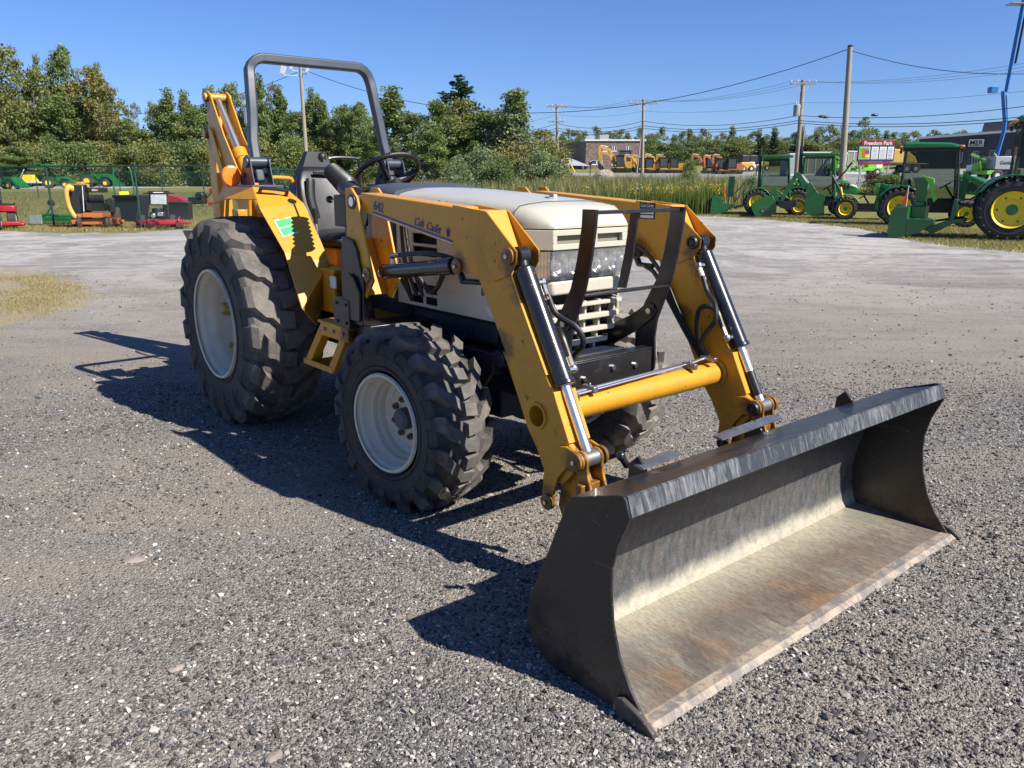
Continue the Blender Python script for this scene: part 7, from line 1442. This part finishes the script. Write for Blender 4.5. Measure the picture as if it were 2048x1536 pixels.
def decid(seed, nclump, per, lsz, mat, shape='oval', loose=.5, clump_r=.085, trunk=True):
    """tree 1 m high; returns (crown mesh, trunk mesh)"""
    rg = np.random.default_rng(seed); cen = []; R0 = {'oval': .27, 'wide': .38, 'column': .16, 'cone': .22, 'bush': .62}[shape]; zb = .0 if shape == 'bush' else (.12 if shape != 'wide' else .2)
    lobes = rg.uniform(0, 2 * PI, 6); la = rg.uniform(.1, .35, 6)
    while len(cen) < nclump:
        z = rg.random(); a = rg.uniform(0, 2 * PI)
        if shape == 'cone': env = (1 - z) ** .8 * (1 if z > .08 else z / .08)
        elif shape == 'column': env = math.sin(PI * min(1, z * .9 + .08)) ** .45 * (1 - .35 * z)
        elif shape == 'bush': env = math.sqrt(max(0, 1 - z ** 2))
        else: env = math.sin(PI * min(.985, z ** .8)) ** .6
        lob = 1 + sum(la[i] * math.cos((i % 3 + 1) * a + lobes[i] + z * 4) for i in range(3)) * .8
        r = R0 * env * lob * (rg.random() ** .38)
        cen.append((r * math.cos(a), r * math.sin(a), zb + z * (1 - zb) * (.96 + .05 * rg.normal())))
    cen = np.array(cen); cr = clump_r * rg.uniform(.55, 1.4, len(cen)) * (1 if shape != 'bush' else 1.3)
    L = []; tint = []
    for c, r in zip(cen, cr):
        k = max(6, int(per * (r / clump_r) ** 1.5)); d = rg.normal(0, 1, (k, 3)); d /= np.linalg.norm(d, axis=1)[:, None]
        rad = r * rg.random((k, 1)) ** .45; p = c + d * rad * np.array([1.1, 1.1, .8]); L.append(p)
        tint.append(np.clip(rg.uniform(.15, .75) + rg.normal(0, .18, k), 0, 1))
    P = np.concatenate(L); tint = np.concatenate(tint)
    V, F = leaf_quads(P, lsz, rg); V[:, 2] = np.maximum(V[:, 2], .0)
    cr_o = mesh_np('crown', V, F, mat, None, attrs={'tint': ('FACE', tint)}); C.objects.unlink(cr_o); crown = cr_o.data; bpy.data.objects.remove(cr_o)
    m = MB(); th = .012; top = .92
    path = [Vector((0, 0, -.02))] + [Vector((rg.normal(0, .008) * i, rg.normal(0, .008) * i, top * i / 6)) for i in range(1, 7)]
    m.tube(path, [th * 1.5, th * 1.1, th * .9, th * .75, th * .55, th * .35, th * .12], 7)
    for c in cen[rg.permutation(len(cen))[:min(34, len(cen))]]:
        zz = max(.08, c[2] - math.hypot(c[0], c[1]) * 1.1) / top * 6; i = min(5, int(zz)); b = path[i].lerp(path[i + 1], zz - i); e = Vector(c); mid = b.lerp(e, .5) + Vector((0, 0, -.015))
        m.tube([b, mid, e], [th * .38, th * .25, th * .08], 4, cap=False)
    to = m.build('trunk', M['bark'], None, smooth_=60); trunkm = to.data; bpy.data.objects.remove(to)
    return crown, trunkm
def pine(seed, mat, dense=1., spread=.24, start=.12):
    rg = np.random.default_rng(seed); L = []; T = []; m = MB(); m.tube([(0, 0, -.02), (0.003, 0, .5), (0, 0, .99)], [.018, .011, .002], 7)
    z = start
    while z < .985:
        k = rg.integers(4, 7); f = (1 - z); 
        for j in range(k):
            a = rg.uniform(0, 2 * PI); ln = spread * (f ** .75) * rg.uniform(.6, 1.15) + .012; dr = rg.uniform(-.12, .22) * (1 if z > .3 else .5)
            s = np.linspace(.12, 1, max(3, int(9 * ln / spread)))
            bx_, by_, bz_ = math.cos(a) * ln, math.sin(a) * ln, ln * dr
            n = int(46 * dense * (ln / spread) + 8); t = rg.random(n) ** .6; wv = ln * .26 * (1 - t * .55)
            p = np.stack([bx_ * t - math.sin(a) * rg.normal(0, 1, n) * wv, by_ * t + math.cos(a) * rg.normal(0, 1, n) * wv, z + bz_ * t + rg.normal(0, .007, n)], -1)
            L.append(p); T.append(np.clip(rg.uniform(.1, .7) + rg.normal(0, .15, n), 0, 1)); m.tube([(0, 0, z), (bx_ * .8, by_ * .8, z + bz_ * .8)], [.004, .001], 3, cap=False)
        z += rg.uniform(.016, .030)
    P = np.concatenate(L); V, F = leaf_quads(P, .0115, rg, 1.2); o = mesh_np('crown', V, F, mat, None, attrs={'tint': ('FACE', np.concatenate(T))}); me = o.data; bpy.data.objects.remove(o)
    t_ = m.build('trunk', M['bark'], None, smooth_=60); tm = t_.data; bpy.data.objects.remove(t_); return me, tm
LIB = {}
def lib(k):
    if k in LIB: return LIB[k]
    f = {'oliveA': lambda: decid(1, 95, 85, .0135, M['leaf_olive'], 'oval', clump_r=.062), 'oliveB': lambda: decid(2, 75, 80, .014, M['leaf_olive'], 'wide', clump_r=.070), 'sparse': lambda: decid(3, 42, 42, .013, M['leaf_olive'], 'oval', clump_r=.050),
         'greenA': lambda: decid(4, 105, 95, .0125, M['leaf_green'], 'oval', clump_r=.060), 'greenC': lambda: decid(5, 110, 80, .0125, M['leaf_green'], 'cone', clump_r=.052), 'column': lambda: decid(6, 75, 75, .0125, M['leaf_green'], 'column', clump_r=.050),
         'paleA': lambda: decid(7, 95, 85, .0115, M['leaf_pale'], 'oval', clump_r=.056), 'paleB': lambda: decid(17, 135, 85, .0115, M['leaf_pale'], 'cone', clump_r=.058), 'bush': lambda: decid(8, 85, 75, .024, M['leaf_green'], 'bush', clump_r=.15), 'bushO': lambda: decid(9, 80, 70, .025, M['leaf_olive'], 'bush', clump_r=.15), 'bushP': lambda: decid(14, 90, 85, .021, M['leaf_pale'], 'bush', clump_r=.13),
         'farA': lambda: decid(10, 60, 45, .020, M['leaf_far'], 'oval', clump_r=.085), 'farB': lambda: decid(11, 60, 45, .020, M['leaf_far'], 'cone', clump_r=.075), 'farC': lambda: decid(15, 55, 45, .021, M['leaf_far'], 'wide', clump_r=.085), 'redbush': lambda: decid(12, 60, 60, .03, M['shrubred'], 'bush', clump_r=.16),
         'pine': lambda: pine(1, M['needle'], 2.4, .33, .2), 'spruce': lambda: pine(2, M['needle'], 1.3, .20, .03)}[k]
    LIB[k] = f(); return LIB[k]
_rt = random.Random(77)
def tree(kind, u, vtop, Y, wid, label, group=None, vbase=None, nm=None, cat='tree'):
    """u: column, vtop: row of the top, wid: crown width in photo px"""
    x = xat(u, Y); z0 = float(zt(x, Y)); h = zat(vtop, Y) - z0; cm, tm = lib(kind)
    natural = {'oliveA': .60, 'oliveB': .82, 'sparse': .58, 'greenA': .60, 'greenC': .46, 'column': .36, 'paleA': .60, 'bush': 1.3, 'bushO': 1.3, 'bushP': 1.3, 'farA': .62, 'farB': .48, 'farC': .85, 'redbush': 1.3, 'pine': .42, 'paleB': .52, 'spruce': .38}[kind]
    sx = wid * Y / 1651.0 / natural
    t = thing(nm or ({'pine': 'pine_tree', 'spruce': 'spruce_tree'}.get(kind, 'bush' if 'bush' in kind else 'broadleaf_tree')), label, cat, (x, Y, z0 - .05), _rt.uniform(0, 6.28), group); t.scale = (sx, sx, h)
    for n_, me in (('crown', cm), ('trunk', tm)): o = bpy.data.objects.new(n_, me); C.objects.link(o); o.parent = t
    return t
gl = 'trees of the wood behind the left lawn'
OL, GR, SP = 'olive-brown tree in the wood behind the fence', 'green tree in the wood behind the fence', 'sparse thin tree in the wood behind the fence'
for (k, u, vt, Y, w, l) in (('oliveA', -40, 80, 108, 190, OL), ('oliveA', 18, 84, 104, 165, OL), ('sparse', 62, 90, 112, 70, SP), ('oliveB', 95, 150, 102, 150, OL), ('sparse', 105, 105, 116, 60, SP), ('greenA', 152, 98, 108, 95, GR), ('oliveA', 205, 128, 104, 120, OL), ('oliveB', 240, 180, 100, 110, OL), ('sparse', 222, 122, 113, 60, SP), ('greenA', 130, 190, 100, 120, GR), ('oliveB', 30, 190, 98, 150, OL),
    ('sparse', 283, 204, 106, 42, SP), ('sparse', 316, 200, 106, 36, SP), ('greenA', 300, 262, 98, 110, GR), ('greenC', 352, 182, 98, 85, GR), ('greenC', 384, 186, 100, 75, GR), ('greenA', 262, 240, 98, 95, GR), ('greenA', 400, 215, 96, 100, GR), ('paleA', 440, 168, 98, 80, GR), ('paleA', 478, 160, 98, 85, GR), ('greenC', 532, 154, 96, 75, GR), ('sparse', 555, 165, 97, 60, SP), ('greenC', 570, 176, 97, 72, GR), ('greenA', 600, 225, 95, 90, GR), ('greenC', 632, 182, 95, 60, GR), ('greenC', 655, 205, 94, 60, GR), ('column', 648, 190, 95, 46, GR), ('greenA', 690, 212, 92, 85, GR), ('greenA', 722, 208, 90, 80, GR), ('greenA', 752, 248, 86, 90, GR)):
    tree(k, u, vt, Y * 1.2, w, l, gl)
for i in range(19):
    u = -60 + i * 45; tree(('bush', 'bushO', 'greenA', 'bushO', 'bush')[i % 5], u + (i * 17) % 20, 258 + (i * 37) % 38, 113 - (i % 3) * 2, 112, 'undergrowth thicket along the edge of the left wood', 'undergrowth of the left wood')
for i in range(14): tree(('greenA', 'greenC', 'oliveA')[i % 3], 330 + i * 33, 212 + (i * 23) % 34, 122, 78, 'second-row tree filling the wood behind the roll bar', 'second row of the left wood')
for i in range(9): tree(('oliveA', 'greenA')[i % 2], -30 + i * 34, 170 + (i * 31) % 50, 132, 110, 'back-row tree in the tall wood at the left', 'back row of the tall left wood')
tree('greenC', 790, 178, 80, 150, 'dense cone-shaped green tree right of the roll bar', None); tree('greenA', 836, 228, 78, 100, 'lower cone-shaped tree between the roll bar tree and the pine')
tree('pine', 920, 148, 72, 140, 'tall dark pine rising above its neighbours in the middle'); tree('greenA', 884, 203, 70, 125, 'rounded green tree left of the tall pine'); tree('oliveA', 932, 195, 66, 130, 'olive tree standing in front of the tall pine'); tree('greenA', 972, 222, 64, 120, 'lower green tree right of the tall pine')
tree('paleB', 1030, 174, 62, 150, 'pale-leaved tree with bright foliage right of the pine'); tree('oliveB', 1075, 262, 64, 110, 'broad olive tree next to the first utility pole'); tree('bushO', 1095, 285, 60, 110, 'olive thicket at the foot of the pale-leaved tree')
tree('greenC', 1000, 222, 66, 100, 'narrow green tree between the pine and the pale-leaved tree'); tree('greenA', 905, 232, 64, 110, 'lower round tree under the tall pine'); tree('greenA', 870, 262, 62, 90, 'small green tree beside the dirt mound')
for (u, vt, Y, w, k) in ((965, 300, 46, 120, 'bushP'), (1030, 292, 48, 130, 'bushO'), (1085, 305, 46, 110, 'bushP'), (1000, 325, 44, 100, 'bush'), (915, 318, 52, 70, 'bushP')): tree(k, u, vt, Y, w, 'leafy willow bush behind the hood', 'willow bushes behind the hood')
tree('bush', 1375, 322, 50, 46, 'tall dark roadside bush in front of the orange excavators'); tree('bush', 1378, 345, 46, 60, 'lower dark bush at the foot of the roadside bush'); tree('bush', 1302, 362, 44, 70, 'low dark bush left of the roadside bush'); tree('bushP', 1500, 352, 40, 50, 'grey-leaved bush beside the first green tractor'); tree('redbush', 1745, 344, 50, 60, 'dark red ornamental shrub below the park sign', nm='shrub', cat='shrub'); tree('spruce', 1785, 338, 50, 55, 'low green juniper shrub right of the red shrub', nm='shrub', cat='shrub'); tree('bush', 1775, 350, 49, 90, 'spreading green shrub under the park sign', nm='shrub', cat='shrub')
gf = 'far trees along the right horizon'
for i in range(52):
    u = 1100 + i * 17 + (i * 7) % 9; 
    vt = 262 + [0, 8, -4, 12, 4, -6, 10, 2][i % 8]
    if 1180 < u < 1260: vt += -2
    if 1640 < u < 1700: vt -= 12
    if 1780 < u < 1900: vt += 4
    k = ('farA', 'farB', 'farC', 'farA', 'farB')[i % 5]; Y = 225 + (i * 13) % 30 if u < 1500 else 195 + (i * 13) % 30
    tree(k, u, vt, Y, (52, 36, 66, 50, 34)[i % 5], 'mid-green tree in the far belt along the right horizon', gf)
for i in range(40): tree(('farC', 'bush')[i % 2], 1100 + i * 22, 278 + (i * 5) % 14, 188, 74, 'lower growth at the foot of the far tree belt', 'lower growth of the far belt')
for u, vt in ((1545, 262), (1520, 272), (1592, 258)): tree('spruce', u, vt, 170, 42, 'dark evergreen in front of the far belt', 'dark evergreens before the far belt')
tree('sparse', 1722, 232, 165, 60, 'bare-topped tree rising above the far belt right of the tall pole')
for p_ in (OL, GR, SP, 'leafy willow bush behind the hood', 'dark evergreen in front of the far belt', 'second-row tree filling the wood behind the roll bar', 'back-row tree in the tall wood at the left'): ordinals(p_)
